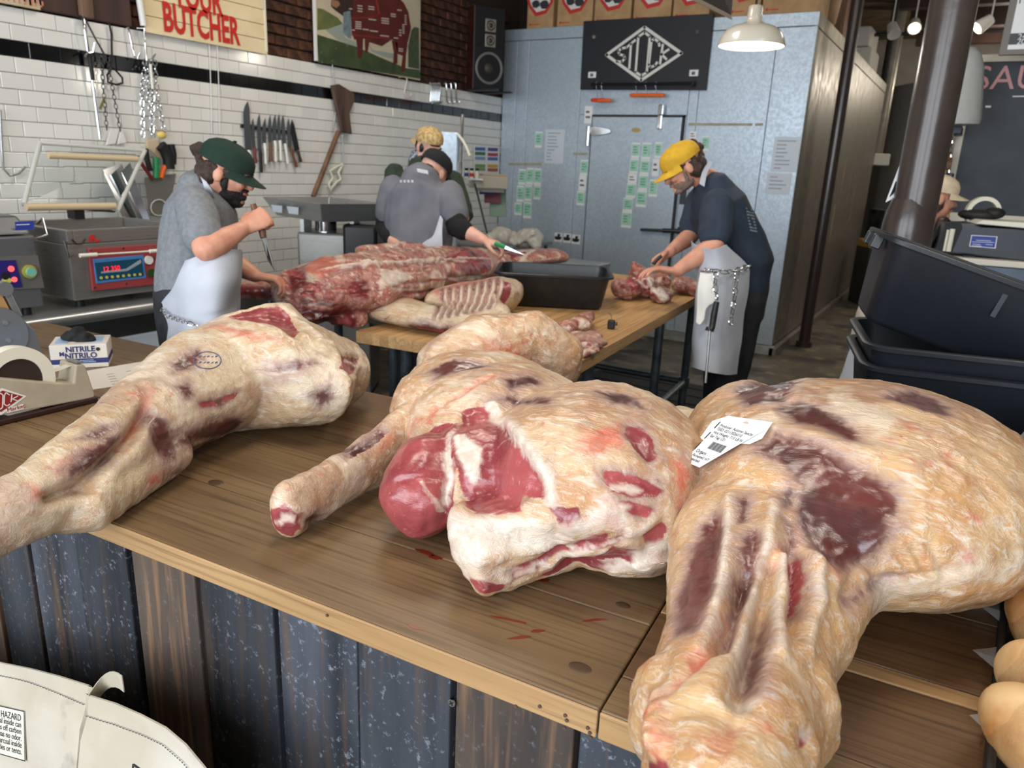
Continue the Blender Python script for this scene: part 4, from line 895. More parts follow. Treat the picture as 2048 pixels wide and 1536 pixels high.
# ---- piece 3: rump and leg on the right
q=MB()
ball(q,1722,958,K+.158,.285,.33,.16,-.15)
ball(q,1480,900,K+.13,.11,.2,.13,.1)
ball(q,1850,1010,K+.15,.17,.22,.15,-.2)
chain(q,[(1640,990,K+.14,190,.13),(1560,1100,K+.115,176,.11),(1515,1200,K+.10,166,.095),(1492,1300,K+.088,152,.084),(1472,1400,K+.088,160,.084),(1462,1500,K+.088,172,.086),(1445,1640,K+.082,165,.08)])
chain(q,[(1600,1400,K+.075,40,.07),(1612,1450,K+.07,42,.07),(1590,1500,K+.06,44,.055)]); chain(q,[(1320,1400,K+.075,34,.06),(1318,1450,K+.07,34,.06)])
M3=remesh('beef_rump',q,.0048,9,FL3)
tag(M3,'huge golden beef rump with its leg pointing at the camera, right on the counter','beef rump')
g=Flesh(M3)
g.noise(.006,7,23,3); g.noise(.0016,55,25,2)
for pts in ([(1598,985),(1640,940),(1700,930),(1760,958),(1792,985),(1797,1010),(1772,1062),(1742,1112),(1690,1132),(1648,1122),(1622,1082),(1602,1040)],): g.patch('lean',pts,-.007,.015,grow=.006)
for pts in ([(1540,812),(1600,796),(1680,826),(1718,858),(1722,885),(1690,880),(1640,850),(1590,842)],[(1505,900),(1550,868),(1640,888),(1710,935),(1700,945),(1640,940),(1600,975),(1560,930)],[(1465,785),(1530,745),(1605,755),(1570,800),(1490,815)],[(1760,790),(1830,775),(1890,800),(1910,830),(1850,820)],
    [(1395,1055),(1430,1015),(1460,1050),(1445,1130),(1425,1200),(1390,1262),(1345,1275),(1342,1205),(1368,1120)],[(1468,1085),(1505,1050),(1532,1085),(1505,1150),(1475,1135)],[(1560,1035),(1588,1048),(1598,1092),(1575,1098)],[(1458,1150),(1500,1118),(1525,1128),(1490,1200),(1455,1215)],[(1520,1240),(1542,1215),(1548,1260),(1532,1340),(1512,1378),(1494,1350),(1494,1305)],[(1450,1235),(1480,1215),(1470,1260),(1445,1285)],[(1700,1195),(1780,1160),(1770,1175),(1700,1215)],[(1475,1000),(1500,985),(1500,1040),(1475,1050)],[(1560,985),(1590,975),(1590,1010),(1565,1020)]): g.patch('lean',pts,-.005)
g.patch('cut',[(1582,1100),(1606,1108),(1618,1180),(1604,1222),(1592,1200)],-.012,.008); g.patch('lean',[(1582,1100),(1606,1108),(1618,1180),(1604,1222),(1592,1200)]); g.patch('lean',[(1690,1060),(1740,1050),(1735,1100),(1700,1110)])
g.patch('cut',[(1610,1470),(1622,1465),(1618,1495),(1604,1498)],-.012); g.patch('white',[(1605,1465),(1622,1460),(1620,1480)],0); g.patch('red',[(1515,1450),(1540,1445),(1545,1465),(1520,1470)]); g.patch('cut',[(1300,1525),(1340,1530),(1350,1560),(1300,1560)],-.006)
g.stroke(None,[(1500,850),(1600,870),(1740,900),(1830,940)],.02,.006,.02); g.stroke(None,[(1640,1130),(1680,1150),(1720,1110),(1790,1040)],.012,.008,.014)
g.stroke('red',[(1330,1400),(1380,1340),(1420,1280),(1440,1220)],.010,-.01,.012); g.stroke('red',[(1490,1140),(1540,1115),(1590,1085)],.004,-.004,.006); g.stroke('red',[(1440,1500),(1465,1450)],.006,-.006,.01)
g.stroke(None,[(1480,1385),(1500,1300),(1530,1200),(1545,1120)],.02,-.028,.013); g.stroke(None,[(1440,1290),(1465,1210),(1490,1140)],.02,-.022,.011); g.stroke(None,[(1590,1260),(1605,1190),(1590,1100)],.02,-.018,.009)
for pts in ([(1462,1000),(1450,1110),(1428,1230),(1405,1290)],[(1548,1010),(1532,1100),(1505,1200),(1478,1300)],[(1570,1110),(1556,1200),(1560,1300)],[(1630,1110),(1640,1200),(1615,1300)]): g.stroke('white',pts,.004,.009,.011)
g.stroke(None,[(1400,1420),(1470,1440),(1480,1385)],.02,-.008,.014); g.stroke('white',[(1480,1383),(1496,1392)],.01,.008,.01); g.stroke(None,[(1690,1205),(1720,1120),(1690,1140)],.02,-.01,.012)
for k in range(7): x=1660+k*34; g.stroke(None,[(x,1130-k*6),(x+30,1165-k*2),(x+70,1180-k*7)],.01,-.004,.006)
for k in range(14): g.stroke('red',[(1310+(k%3)*12,1390+k*9),(1322+(k%3)*10,1395+k*9)],.006,.006,.008)
for k in range(22):
    x=random.uniform(1560,1980); y=random.uniform(770,1150); g.stroke('red',[(x,y),(x+random.uniform(4,14),y+random.uniform(2,10))],.0055,0)
g.done(counter_floor)
# lump of suet behind, between the two
q=MB(); ball(q,1362,850,K+.045,.05,.05,.045); ball(q,1340,838,K+.06,.03,.04,.03); ball(q,1385,845,K+.06,.03,.03,.03)
o=remesh('suet_lump',q,.004,5,FL1); tag(o,'small yellowish lump of suet behind, between the middle and right beef','suet')
g=Flesh(o); g.noise(.006,26,33,3); g.stroke('white',[(1345,832),(1375,840)],.006); g.done(counter_floor)
# =====================================================================  PEOPLE
M_SKIN=mat('skin',S(206,152,128),.5,col2=S(192,134,110),ns=18,bump=.06,bs=120,spec=.35)
M_SKIN2=mat('paler_skin',S(222,176,156),.5,col2=S(210,158,138),ns=18,bump=.06,bs=120,spec=.35)
M_HAIR=mat('dark_brown_hair',S(44,32,26),.5,col2=S(70,50,38),ns=40,st=(3,3,.6),bump=.7,bs=120)
M_EYE=mat('eye_dark',S(40,30,26),.2); M_LIP=mat('lip',S(176,104,92),.4)
M_APRON=mat('white_apron_cloth',S(188,193,202),.85,col2=S(174,179,189),ns=6,bump=.12,bs=400)
def limb(q,st,side=None,n=20):
    "closed limb; stations (point, half width along side, half depth)"
    C=[Vector(s[0]) for s in st]; m=len(C); rows=[]; sd=Vector(side).normalized() if side is not None else None
    for i in range(m):
        t=(C[min(i+1,m-1)]-C[max(i-1,0)]).normalized()
        s=sd if sd is not None else t.orthogonal()
        if sd is None: sd=s.normalized()
        s=(sd-t*sd.dot(t)); s=s.normalized() if s.length>1e-4 else t.orthogonal().normalized()
        f=t.cross(s); w_,d=st[i][1],st[i][2] if len(st[i])>2 else st[i][1]
        def rg(c,g): return [c+s*w_*g*math.cos(2*math.pi*k/n)+f*d*g*math.sin(2*math.pi*k/n) for k in range(n)]
        e=min(w_,d)
        if i==0: rows+= [rg(C[0]-t*e*.9,.15),rg(C[0]-t*e*.62,.72)]
        rows.append(rg(C[i],1))
        if i==m-1: rows+=[rg(C[i]+t*e*.62,.72),rg(C[i]+t*e*.9,.15)]
    b=len(q.v)
    for r_ in rows: q.v.extend(tuple(p) for p in r_)
    for i in range(len(rows)-1):
        for k in range(n):
            j=(k+1)%n; q.f.append((b+i*n+k,b+i*n+j,b+(i+1)*n+j,b+(i+1)*n+k))
    q.f.append(tuple(b+k for k in range(n-1,-1,-1))); e=b+(len(rows)-1)*n; q.f.append(tuple(e+k for k in range(n)))
def hframe(c,fd,up,s=.92):
    y=Vector(fd).normalized(); z=Vector(up); x=y.cross(z).normalized(); z=x.cross(y)
    return Matrix(((x.x,y.x,z.x,c[0]),(x.y,y.y,z.y,c[1]),(x.z,y.z,z.z,c[2]),(0,0,0,1)))@Matrix.Diagonal((s,s,s,1))
def head(q,H_):
    E=lambda c,r: q.ell((0,0,0),*r,M=H_@Matrix.Translation(c),n=18,m=12)
    E((0,-.012,.03),(.077,.098,.088)); E((0,.028,-.05),(.056,.062,.062)); E((0,.045,-.01),(.060,.048,.072)); E((0,.088,.028),(.052,.014,.013))
    E((0,.092,-.056),(.022,.012,.009)); E((0,.084,-.088),(.024,.02,.018)); E((.077,-.008,-.008),(.011,.022,.032)); E((-.077,-.008,-.008),(.011,.022,.032))
    limb(q,[(H_@V(0,.088,.02),.009,.009),(H_@V(0,.103,-.004),.011,.011),(H_@V(0,.112,-.024),.015,.012)],n=10)
    E((.03,.075,-.022),(.024,.022,.022)); E((-.03,.075,-.022),(.024,.022,.022))
def hand(q,w_,d,pn,side=1,curl=.5,s=1.0,spread=.0):
    "palm and five fingers; d = direction of the fingers, pn = direction the palm faces"
    d=Vector(d).normalized(); pn=Vector(pn); pn=(pn-d*pn.dot(d)).normalized(); y=d.cross(pn)*side
    Fm=Matrix(((d.x,y.x,-pn.x,w_[0]),(d.y,y.y,-pn.y,w_[1]),(d.z,y.z,-pn.z,w_[2]),(0,0,0,1)))@Matrix.Diagonal((s,s,s,1))
    limb(q,[(Fm@V(-.02,0,0),.026*s,.02*s),(Fm@V(.02,0,0),.034*s,.017*s),(Fm@V(.06,0,0),.042*s,.015*s),(Fm@V(.085,0,0),.040*s,.012*s)],side=y,n=14)
    for k,(yo,ln) in enumerate(((.032,.068),(.0115,.080),(-.0105,.076),(-.031,.060))):
        p=V(.082,yo,0); a=0; pts=[p.copy()]
        for j,f in enumerate((.45,.32,.23)):
            a+=curl*(1.0,1.15,.8)[j]; p=p+V(math.cos(a)*ln*f*1.1,yo*spread,-math.sin(a)*ln*f*1.1); pts.append(p.copy())
        limb(q,[(Fm@p_,r*s,r*s) for p_,r in zip(pts,(.0098,.0092,.0086,.0078))],n=8)
    limb(q,[(Fm@V(.012,.026,-.004),.014*s,.014*s),(Fm@V(.040,.046,-.014-.01*curl),.0115*s,.0115*s),(Fm@V(.066,.050,-.022-.02*curl),.010*s,.010*s),(Fm@V(.088,.044,-.03-.02*curl),.0085*s,.0085*s)],n=9)
def arm(q,sh,el,wr,r=(.052,.042,.040,.027)):
    sh,el,wr=map(Vector,(sh,el,wr))
    limb(q,[(sh,r[0]),(sh.lerp(el,.5),r[0]*.92),(el,r[1]*1.02)],n=14); limb(q,[(el,r[1]*1.02),(el.lerp(wr,.28),r[2]*1.12),(el.lerp(wr,.65),r[2]*.9),(wr,r[3])],n=14)
def cap(root,H_,M_,brim=1,back=False,tilt=0,nm='cap'):
    R=H_@Matrix.Translation((0,-.008,.045))@Matrix.Rotation(tilt,4,'X')
    if back: R=R@Matrix.Rotation(math.pi,4,'Z')
    q=MB(); rows=[]
    for z,rr in ((-.012,1.0),(.01,1.02),(.035,.98),(.058,.86),(.076,.64),(.087,.36),(.091,.04)):
        rows.append([R@V(.089*rr*math.cos(a*math.pi/14),.112*rr*math.sin(a*math.pi/14)*(1.02),z) for a in range(29)])
    c=obj(nm,q.sheet(rows,.003),M_,root,smooth=60)
    rows=[]
    for f in (0,.33,.66,1):
        row=[]
        for k in range(13):
            a=math.radians(22+136*k/12); x=.088*math.cos(a); y=.108*math.sin(a)
            ext=.078*f*math.sin(math.radians(180*k/12))**.55
            row.append(R@V(x*(1+.06*f),y+ext,-.010-.018*f+(-.020*(x/.088)**2)*(f*.9+.1)))
        rows.append(row)
    obj('brim',MB().sheet(rows,.003),M_,c,smooth=60)
    obj('button',MB().ell(R@V(0,0,.093),.008,.008,.005,n=10,m=6),M_,c,smooth=180)
    return c
def cloth(name,q,voxel,sm,M_,root,wr=.006,sc=9,seed=1,st=None):
    o=remesh(name,q,voxel,sm,M_,root); f=Flesh(o,layers=()); f.noise(wr,sc,seed,2,st); f.done(); return o
def face(root,H_,M_beard=None,brow=True):
    for s in (-1,1):
        obj('eye',MB().ell(H_@V(.031*s,.086,.007),.011,.009,.006,H_.to_3x3().to_4x4(),10,8),M_EYE,root,smooth=180)
        if brow: obj('eyebrow',MB().tube([H_@V(.014*s,.101,.022),H_@V(.032*s,.099,.029),H_@V(.05*s,.088,.024)],.0045,6),M_HAIR,root,smooth=180)
    obj('lips',MB().tube([H_@V(-.022,.094,-.054),H_@V(0,.105,-.054),H_@V(.022,.094,-.054)],.0055,6),M_LIP,root,smooth=180)
def chain_links(name,pts,r,wire,M_,parent,step=None):
    "links of a chain laid along a polyline, as one part"
    q=MB(); pts=[Vector(p) for p in pts]; step=step or r*2.6; k=0
    for a,b in zip(pts,pts[1:]):
        n=max(1,int((b-a).length/step)); d=(b-a).normalized()
        for i in range(n):
            c=a+(b-a)*((i+.5)/n); s=d.orthogonal().normalized(); 
            if k%2: s=d.cross(s)
            q.tube([c+d*math.cos(t*math.pi/5)*r*1.7+s*math.sin(t*math.pi/5)*r for t in range(10)],wire,5,close=True); k+=1
    return obj(name,q,M_,parent,smooth=60)
def feet_floor(o):
    pass
RR=Vector(CM[0]); RR.z=0; RR.normalize(); BK=Vector((CM[2][0],CM[2][1],0)).normalized()   # picture right and picture depth, on the ground
UP=V(0,0,1)
# ---- butcher in the green cap, at the left, in profile
D0=2.75
hc=at(452,347,D=D0); fd=(RR*.92+BK*.05-UP*.30).normalized(); H_=hframe(hc,fd,UP+RR*.30,.87)
shN=at(388,408,D=2.62); shF=at(418,398,D=2.98); nb=at(408,392,D=2.8); pv=at(392,610,D=2.80)
elN=at(412,500,D=2.50); wrN=at(487,457,D=2.60); elF=at(455,520,D=2.95); wrF=at(512,552,D=2.92)
pr=thing('person','man in a dark green cap, grey T-shirt and white apron cutting at left','person',(pv.x,pv.y,0))
q=MB(); head(q,H_); sideG=(shF-shN).normalized()
limb(q,[(nb-UP*.03,.062,.06),(nb.lerp(hc,.55),.056,.055),(hc-UP*.03-RR*.02,.055,.055)])
tors=[(pv-UP*.02,.155,.12),(pv+UP*.10,.15,.115),(pv.lerp((shN+shF)/2,.62),.165,.12),((shN+shF)/2-UP*.03,.175,.11),((shN+shF)/2+UP*.035,.10,.075)]
limb(q,tors,side=sideG)
arm(q,shN,elN,wrN); arm(q,shF,elF,wrF)
hand(q,wrN+(wrN-elN).normalized()*.01,(wrN-elN).normalized()*.8+RR*.4+UP*.25,-UP*.3+BK*1.0,1,1.35,1.0); hand(q,wrF,RR+UP*-.1,-UP,1,.7)
for s,d in ((-1,2.70),(1,2.90)):
    hp=pv+sideG*.085*s-UP*.02; kn=V(hp.x+RR.x*.03,hp.y+RR.y*.03,.5); an=V(hp.x,hp.y,.09)
    limb(q,[(hp,.085),(hp.lerp(kn,.5),.075),(kn,.058),(kn.lerp(an,.35),.056),(an,.04)],n=14); limb(q,[(an-UP*.04-RR*.05,.035,.035),(an-UP*.05+RR*.06,.045,.035),(an-UP*.06+RR*.15,.038,.022)],side=BK,n=12)
body=remesh('body',q,.0058,3,M_SKIN,pr)
face(pr,H_)
q=MB(); limb(q,[(p,a+.016,b+.016) for p,a,b in tors[:1]]+[(p,a+.015,b+.018) for p,a,b in tors[1:]],side=sideG)
limb(q,[(shN-sideG*0-UP*.0,.068),(shN.lerp(elN,.4),.07),(shN.lerp(elN,.72),.070)],n=14); limb(q,[(shF,.068),(shF.lerp(elF,.4),.068),(shF.lerp(elF,.6),.066)],n=14)
cloth('t_shirt',q,.008,5,mat('heather_grey_cotton',S(126,130,134),.9,col2=S(112,116,121),ns=60,bump=.1,bs=500),pr,.006,11,3,(1,1,.8))
# trousers
M_DENIMK=mat('black_trousers',S(30,31,35),.85,col2=S(40,41,46),ns=20)
M_SHOE=mat('black_work_shoe',S(22,22,24),.5)
def trousers(pr,pv,sideG,M_,low=.1,fw=RR):
    q=MB(); limb(q,[(pv-UP*.14,.175,.14),(pv+UP*.05,.178,.145)],side=sideG)
    for s in (-1,1):
        hp=pv+sideG*.088*s-UP*.04; kn=V(hp.x+fw.x*.015,hp.y+fw.y*.015,.5); an=V(hp.x,hp.y,low)
        limb(q,[(hp,.118),(hp.lerp(kn,.5),.108),(kn,.092),(an,.078)],n=16)
        sq=MB(); limb(sq,[(V(hp.x,hp.y,.055)-fw*.075,.044,.05),(V(hp.x,hp.y,.055)+fw*.06,.052,.05),(V(hp.x,hp.y,.042)+fw*.17,.046,.036)],side=sideG,n=14)
        sh=remesh('shoe',sq,.008,2,M_SHOE,pr); P=np.empty(len(sh.data.vertices)*3); sh.data.vertices.foreach_get('co',P); P=P.reshape(-1,3); P[:,2]=np.maximum(P[:,2],.021); sh.data.vertices.foreach_set('co',P.ravel())
    return cloth('trousers',q,.011,3,M_,pr,.004,9,5)
trousers(pr,pv,sideG,M_DENIMK)
# apron: a sheet wrapped over front and sides
def apron(pr,rows,M_=M_APRON,wr=.004,nm='apron'):
    P=[]
    for r_ in rows: P.append([Vector(p) for p in r_])
    # refine by interpolation
    def sub(r_,n): 
        out=[]
        for i in range(n+1):
            t=i/n*(len(r_)-1); k=min(int(t),len(r_)-2); f=t-k; a=r_[max(k-1,0)];b=r_[k];c=r_[k+1];d=r_[min(k+2,len(r_)-1)]
            out.append(.5*((2*b)+(c-a)*f+(2*a-5*b+4*c-d)*f*f+(3*b-a-3*c+d)*f**3))
        return out
    G=[sub(r_,24) for r_ in P]; cols=list(zip(*G)); G2=list(zip(*[sub(list(c),26) for c in cols]))
    G2=[[p+Vector(noise.noise_vector(p*7))*wr*2 for p in r_] for r_ in G2]
    return obj(nm,MB().sheet(G2,.004),M_,pr,smooth=70)
A=lambda x,y,d: at(x,y,D=d)
apron(pr,[[A(372,520,2.50),A(430,500,2.52),A(478,500,2.62),A(484,510,2.85)],[A(345,575,2.56),A(420,560,2.48),A(474,560,2.58),A(480,570,2.9)],[A(322,612,2.66),A(390,615,2.50),A(452,612,2.54),A(478,612,2.85)],[A(326,640,2.66),A(395,650,2.50),A(455,640,2.56),A(476,640,2.85)],[A(340,760,2.68),A(395,775,2.5),A(448,770,2.54),A(472,760,2.85)]])
apron(pr,[[A(400,352,2.68),A(412,362,2.66)],[A(408,372,2.66),A(424,380,2.66)],[A(418,398,2.70),A(432,405,2.72)]],wr=.001,nm='apron_strap')
cap(pr,H_,mat('dark_green_cap_cloth',S(14,40,30),.9,col2=S(18,46,35),ns=40),tilt=-.12)
q=MB(); 
for c,r_ in (((0,-.075,-.01),(.07,.05,.055)),((.05,-.06,-.03),(.03,.04,.04)),((-.05,-.06,-.03),(.03,.04,.04)),((0,-.128,.055),(.036,.034,.036)),((0,-.10,.02),(.04,.036,.04)),((.064,.02,.012),(.016,.03,.026)),((-.064,.02,.012),(.016,.03,.026)),((.06,-.035,.012),(.022,.045,.036)),((-.06,-.035,.012),(.022,.045,.036))): q.ell((0,0,0),*r_,M=H_@Matrix.Translation(c))
cloth('hair',q,.006,3,M_HAIR,pr,.006,40,7)
q=MB()
for c,r_ in (((0,.035,-.070),(.058,.063,.049)),((0,.07,-.100),(.036,.032,.026)),((.058,.022,-.03),(.010,.016,.036)),((-.058,.022,-.03),(.010,.016,.036)),((0,.098,-.040),(.03,.012,.008)),((0,.092,-.072),(.034,.016,.014))): q.ell((0,0,0),*r_,M=H_@Matrix.Translation(c))
cloth('beard',q,.005,3,mat('black_beard',S(28,22,20),.7,bump=.6,bs=150),pr,.004,60,8)
chain_links('belt_chain',[A(322,618,2.62),A(335,632,2.57),A(375,645,2.47),A(410,658,2.46),A(440,660,2.5)],.007,.0018,M_CHROME,pr)
kn=thing('boning_knife','knife with a brown handle held upright in the green-capped man\'s fist','knife',A(511,445,2.61))
obj('handle',MB().tube([A(506,408,2.63),A(511,424,2.635),A(520,446,2.64),A(525,464,2.64),A(527,476,2.64)],[.010,.013,.013,.013,.011],10),M_WOODH,kn,smooth=60)
obj('blade',MB().slab([A(522,474,2.64),A(532,474,2.64),A(545,520,2.68),A(551,545,2.70),A(535,520,2.67)],BK*.0025),mat('polished_blade',S(190,196,200),.18,1),kn)
# ---- butcher in the yellow cap, at the right of the table, bent over
hc=at(1366,336,D=3.72); fd=(-RR*.80-UP*.52-BK*.08).normalized(); H_=hframe(hc,fd,UP*.8-RR*.55)
shN=at(1432,408,D=3.58); shF=at(1402,398,D=3.98); nb=at(1420,364,D=3.78); pv=at(1478,575,D=3.85)
elN=at(1428,492,D=3.50); wrN=at(1352,543,D=3.52); elF=at(1383,470,D=3.95); wrF=at(1338,505,D=3.82)
pr=thing('person','man in a yellow cap and navy T-shirt bent over beef at the table\'s right','person',(pv.x,pv.y,0))
sideG=(shF-shN).normalized()
q=MB(); head(q,H_)
limb(q,[(nb,.065,.06),(nb.lerp(hc,.5),.056,.056),(hc+RR*.02,.055,.055)])
mid=(shN+shF)/2
tors=[(pv-UP*.02,.17,.12),(pv+UP*.12+RR*.015,.17,.125),(pv.lerp(mid,.6)+RR*.06,.185,.13),(mid+RR*.05-UP*.02,.20,.125),(mid+RR*.02+UP*.05,.12,.09)]
limb(q,tors,side=sideG); arm(q,shN,elN,wrN,(.056,.046,.043,.029)); arm(q,shF,elF,wrF,(.054,.044,.041,.028))
hand(q,wrN,-RR*1+UP*.12,-UP*1-BK*.1,-1,.35,1.08,.3); hand(q,wrF,-RR*.7-UP*.55,-UP*.3+RR*.3-BK*.4,1,.9,1.05)
for s in (-1,1):
    hp=pv+sideG*.09*s-UP*.02; kn_=V(hp.x,hp.y,.5); an=V(hp.x,hp.y,.09)
    limb(q,[(hp,.09),(hp.lerp(kn_,.5),.08),(kn_,.06),(kn_.lerp(an,.35),.058),(an,.042)],n=14); limb(q,[(an-UP*.04+RR*.05,.035,.035),(an-UP*.05-RR*.06,.045,.035),(an-UP*.06-RR*.15,.038,.022)],side=BK,n=12)
remesh('body',q,.0058,3,M_SKIN,pr); face(pr,H_)
q=MB(); limb(q,[(p,a+.018,b+.02) for p,a,b in tors],side=sideG); 
limb(q,[(shN+UP*.005,.075),(shN.lerp(elN,.4),.082),(shN.lerp(elN,.74),.085)],n=14); limb(q,[(shF,.075),(shF.lerp(elF,.4),.08),(shF.lerp(elF,.75),.082)],n=14)
ts=cloth('t_shirt',q,.008,5,mat('navy_cotton',S(42,54,70),.9,col2=S(34,45,60),ns=12,bump=.1,bs=500),pr,.008,9,13,(1,1,.7))
trousers(pr,pv,sideG,M_DENIMK,fw=-RR)
# faded tour print down the back of the shirt
bv_=BVHTree.FromObject(ts,bpy.context.evaluated_depsgraph_get()); q=MB()
def on_shirt(x,y):
    d=Vector(ray(x,y)).normalized(); h=bv_.ray_cast(V(0,0,CAM_H),d); return (h[0]+h[1]*.0015) if h[0] else None
for k in range(14):
    x=1484+k*1.2; y=378+k*6.2
    a=on_shirt(x,y); b=on_shirt(x+14,y+3); c=on_shirt(x+14,y+6); d=on_shirt(x,y+3)
    if a and b and c and d: q.slab([a,b,c,d],RR*.0008)
obj('back_print',q,mat('faded_white_print',S(120,128,138),.9),pr)
apron(pr,[[A(1452,490,3.44),A(1420,500,3.42),A(1385,485,3.56),A(1388,480,3.85)],[A(1496,530,3.58),A(1440,535,3.44),A(1392,530,3.56),A(1396,520,3.85)],[A(1500,560,3.60),A(1440,560,3.44),A(1396,555,3.56),A(1398,550,3.85)],[A(1494,600,3.60),A(1440,610,3.44),A(1392,600,3.55),A(1396,590,3.85)],[A(1480,700,3.62),A(1435,700,3.46),A(1386,690,3.54),A(1390,680,3.85)],[A(1474,748,3.64),A(1432,748,3.46),A(1384,735,3.54),A(1388,725,3.85)]])
apron(pr,[[A(1417,322,3.70),A(1424,326,3.70)],[A(1404,345,3.66),A(1413,350,3.66)],[A(1398,368,3.64),A(1408,374,3.64)]],wr=.0008,nm='apron_strap')
cap(pr,H_,mat('mustard_yellow_cap_cloth',S(206,164,40),.85,col2=S(190,148,34),ns=30,bump=.1),tilt=-.05)
q=MB()
for c,r_ in (((0,-.078,-.015),(.066,.05,.06)),((.055,-.045,-.03),(.03,.045,.045)),((-.055,-.045,-.03),(.03,.045,.045)),((0,-.125,.045),(.026,.028,.028)),((.01,-.115,.09),(.015,.02,.022)),((0,-.10,.02),(.036,.036,.04)),((.062,-.03,.016),(.02,.045,.03)),((-.062,-.03,.016),(.02,.045,.03)),((.066,.03,.012),(.010,.02,.022)),((-.066,.03,.012),(.010,.02,.022))): q.ell((0,0,0),*r_,M=H_@Matrix.Translation(c))
cloth('hair',q,.006,3,M_HAIR,pr,.008,40,17)
q=MB()
for c,r_ in (((0,.075,-.094),(.034,.026,.02)),((0,.033,-.066),(.0575,.0635,.050)),((.057,.02,-.035),(.007,.012,.03)),((-.057,.02,-.035),(.007,.012,.03)),((0,.098,-.042),(.026,.010,.006))): q.ell((0,0,0),*r_,M=H_@Matrix.Translation(c))
cloth('beard',q,.005,2,mat('greying_stubble',S(120,100,88),.8,bump=.5,bs=200),pr,.003,60,18)
chain_links('belt_chain',[A(1404,540,3.5),A(1425,541,3.40),A(1455,545,3.40),A(1475,540,3.46),A(1500,532,3.56)],.012,.003,M_CHROME,pr)
chain_links('hanging_chain',[A(1474,545,3.42),A(1470,590,3.40),A(1464,630,3.40),A(1460,654,3.40)],.011,.0028,M_CHROME,pr)
chain_links('hanging_chain',[A(1432,545,3.39),A(1430,570,3.385),A(1434,600,3.385)],.011,.0028,M_CHROME,pr)
stl=thing('sharpening_steel','long sharpening steel with black grip hanging on the yellow-capped man\'s apron','tool',A(1424,660,3.38))
obj('grip',MB().tube([A(1433,604,3.375),A(1428,630,3.375),A(1424,655,3.375),A(1420,658,3.375),A(1419,662,3.375)],[.013,.015,.014,.02,.02],10),M_BLACKP,stl,smooth=60)
obj('rod',MB().cyl(A(1420,660,3.375),A(1411,766,3.375),.006,n=10),M_STEEL,stl,smooth=60)
tw=thing('side_towel','white towel tucked in at the yellow-capped man\'s hip','towel',A(1410,600,3.42))
apron(tw,[[A(1402,545,3.43),A(1415,548,3.41),A(1428,548,3.40)],[A(1396,580,3.43),A(1410,590,3.40),A(1430,600,3.395)],[A(1394,620,3.43),A(1405,630,3.41),A(1414,612,3.40)],[A(1392,645,3.43),A(1400,650,3.41),A(1408,640,3.40)]],mat('terry_towel',S(222,222,216),.9,bump=.3,bs=200),.004,'cloth')
bk=thing('boning_knife','small knife in the yellow-capped man\'s far hand','knife',A(1312,520,3.7))
obj('handle',MB().tube([A(1322,512,3.72),A(1314,520,3.71),A(1306,528,3.70)],.009,8),M_BLACKP,bk,smooth=60); obj('blade',MB().slab([A(1306,526,3.70),A(1309,531,3.70),A(1288,548,3.68)],BK*.002),bpy.data.materials['polished_blade'],bk)
# ---- grey shirt, seen from behind
hc=at(868,345,D=4.25); fd=(BK*.75+RR*.5-UP*.45).normalized(); H_=hframe(hc,fd,UP+RR*.35+BK*.2)
shL=at(785,372,D=4.25); shR=at(897,385,D=4.15); nb=at(845,356,D=4.2); pv=at(835,560,D=4.22)
elR=at(916,455,D=4.05); wrR=at(968,480,D=4.0); elL=at(770,455,D=4.3); wrL=at(800,500,D=4.05)
pr=thing('person','man in a black cap and washed grey T-shirt seen from behind at the carcass','person',(pv.x,pv.y,0))
sideG=(shR-shL).normalized(); mid=(shL+shR)/2
q=MB(); head(q,H_); limb(q,[(nb-UP*.02,.065,.06),(nb.lerp(hc,.5),.056,.056),(hc-UP*.02,.055,.055)])
tors=[(pv-UP*.02,.165,.12),(pv+UP*.12,.165,.12),(pv.lerp(mid,.65),.19,.125),(mid-UP*.02,.185,.11),(mid+UP*.045,.10,.085)]
limb(q,tors,side=sideG); arm(q,shR,elR,wrR); arm(q,shL,elL,wrL); hand(q,wrR,RR*1-UP*.25,-UP*1+BK*.1,-1,.75,1.05); hand(q,wrL,RR*.4-UP*.6+BK*.3,RR,1,.6)
for s in (-1,1):
    hp=pv+sideG*.09*s-UP*.02; kn_=V(hp.x,hp.y,.5); an=V(hp.x,hp.y,.09)
    limb(q,[(hp,.09),(hp.lerp(kn_,.5),.08),(kn_,.06),(an,.042)],n=14); limb(q,[(an-UP*.04-BK*.05,.035,.035),(an-UP*.06+BK*.14,.038,.022)],side=RR,n=12)
remesh('body',q,.006,3,M_SKIN2,pr); face(pr,H_)
q=MB(); limb(q,[(p,a+.02,b+.022) for p,a,b in tors],side=sideG)
limb(q,[(shR,.075),(shR.lerp(elR,.35),.08),(shR.lerp(elR,.7),.078)],n=14); limb(q,[(shL,.075),(shL.lerp(elL,.4),.076),(shL.lerp(elL,.7),.072)],n=14)
ts=cloth('t_shirt',q,.008,5,mat('washed_grey_cotton',S(112,114,122),.9,col2=S(98,100,108),ns=8,bump=.1,bs=500),pr,.008,9,23,(1,1,.6))
bv_=BVHTree.FromObject(ts,bpy.context.evaluated_depsgraph_get()); q=MB(); q2=MB()
for k in range(4):
    x=800+k*7.5; pts=[on_shirt(x,360),on_shirt(x+4.5,360.5),on_shirt(x+4.5,365.5),on_shirt(x,365)]
    if all(pts): q.slab(pts,BK*-.0008)
pts=[on_shirt(806,346),on_shirt(830,346),on_shirt(834,355),on_shirt(804,355)]
if all(pts): q2.slab(pts,BK*-.0008)
obj('back_print',q,mat('pale_shirt_print',S(186,184,186),.9),pr); obj('back_emblem',q2,mat('faded_pink_print',S(140,112,114),.9),pr)
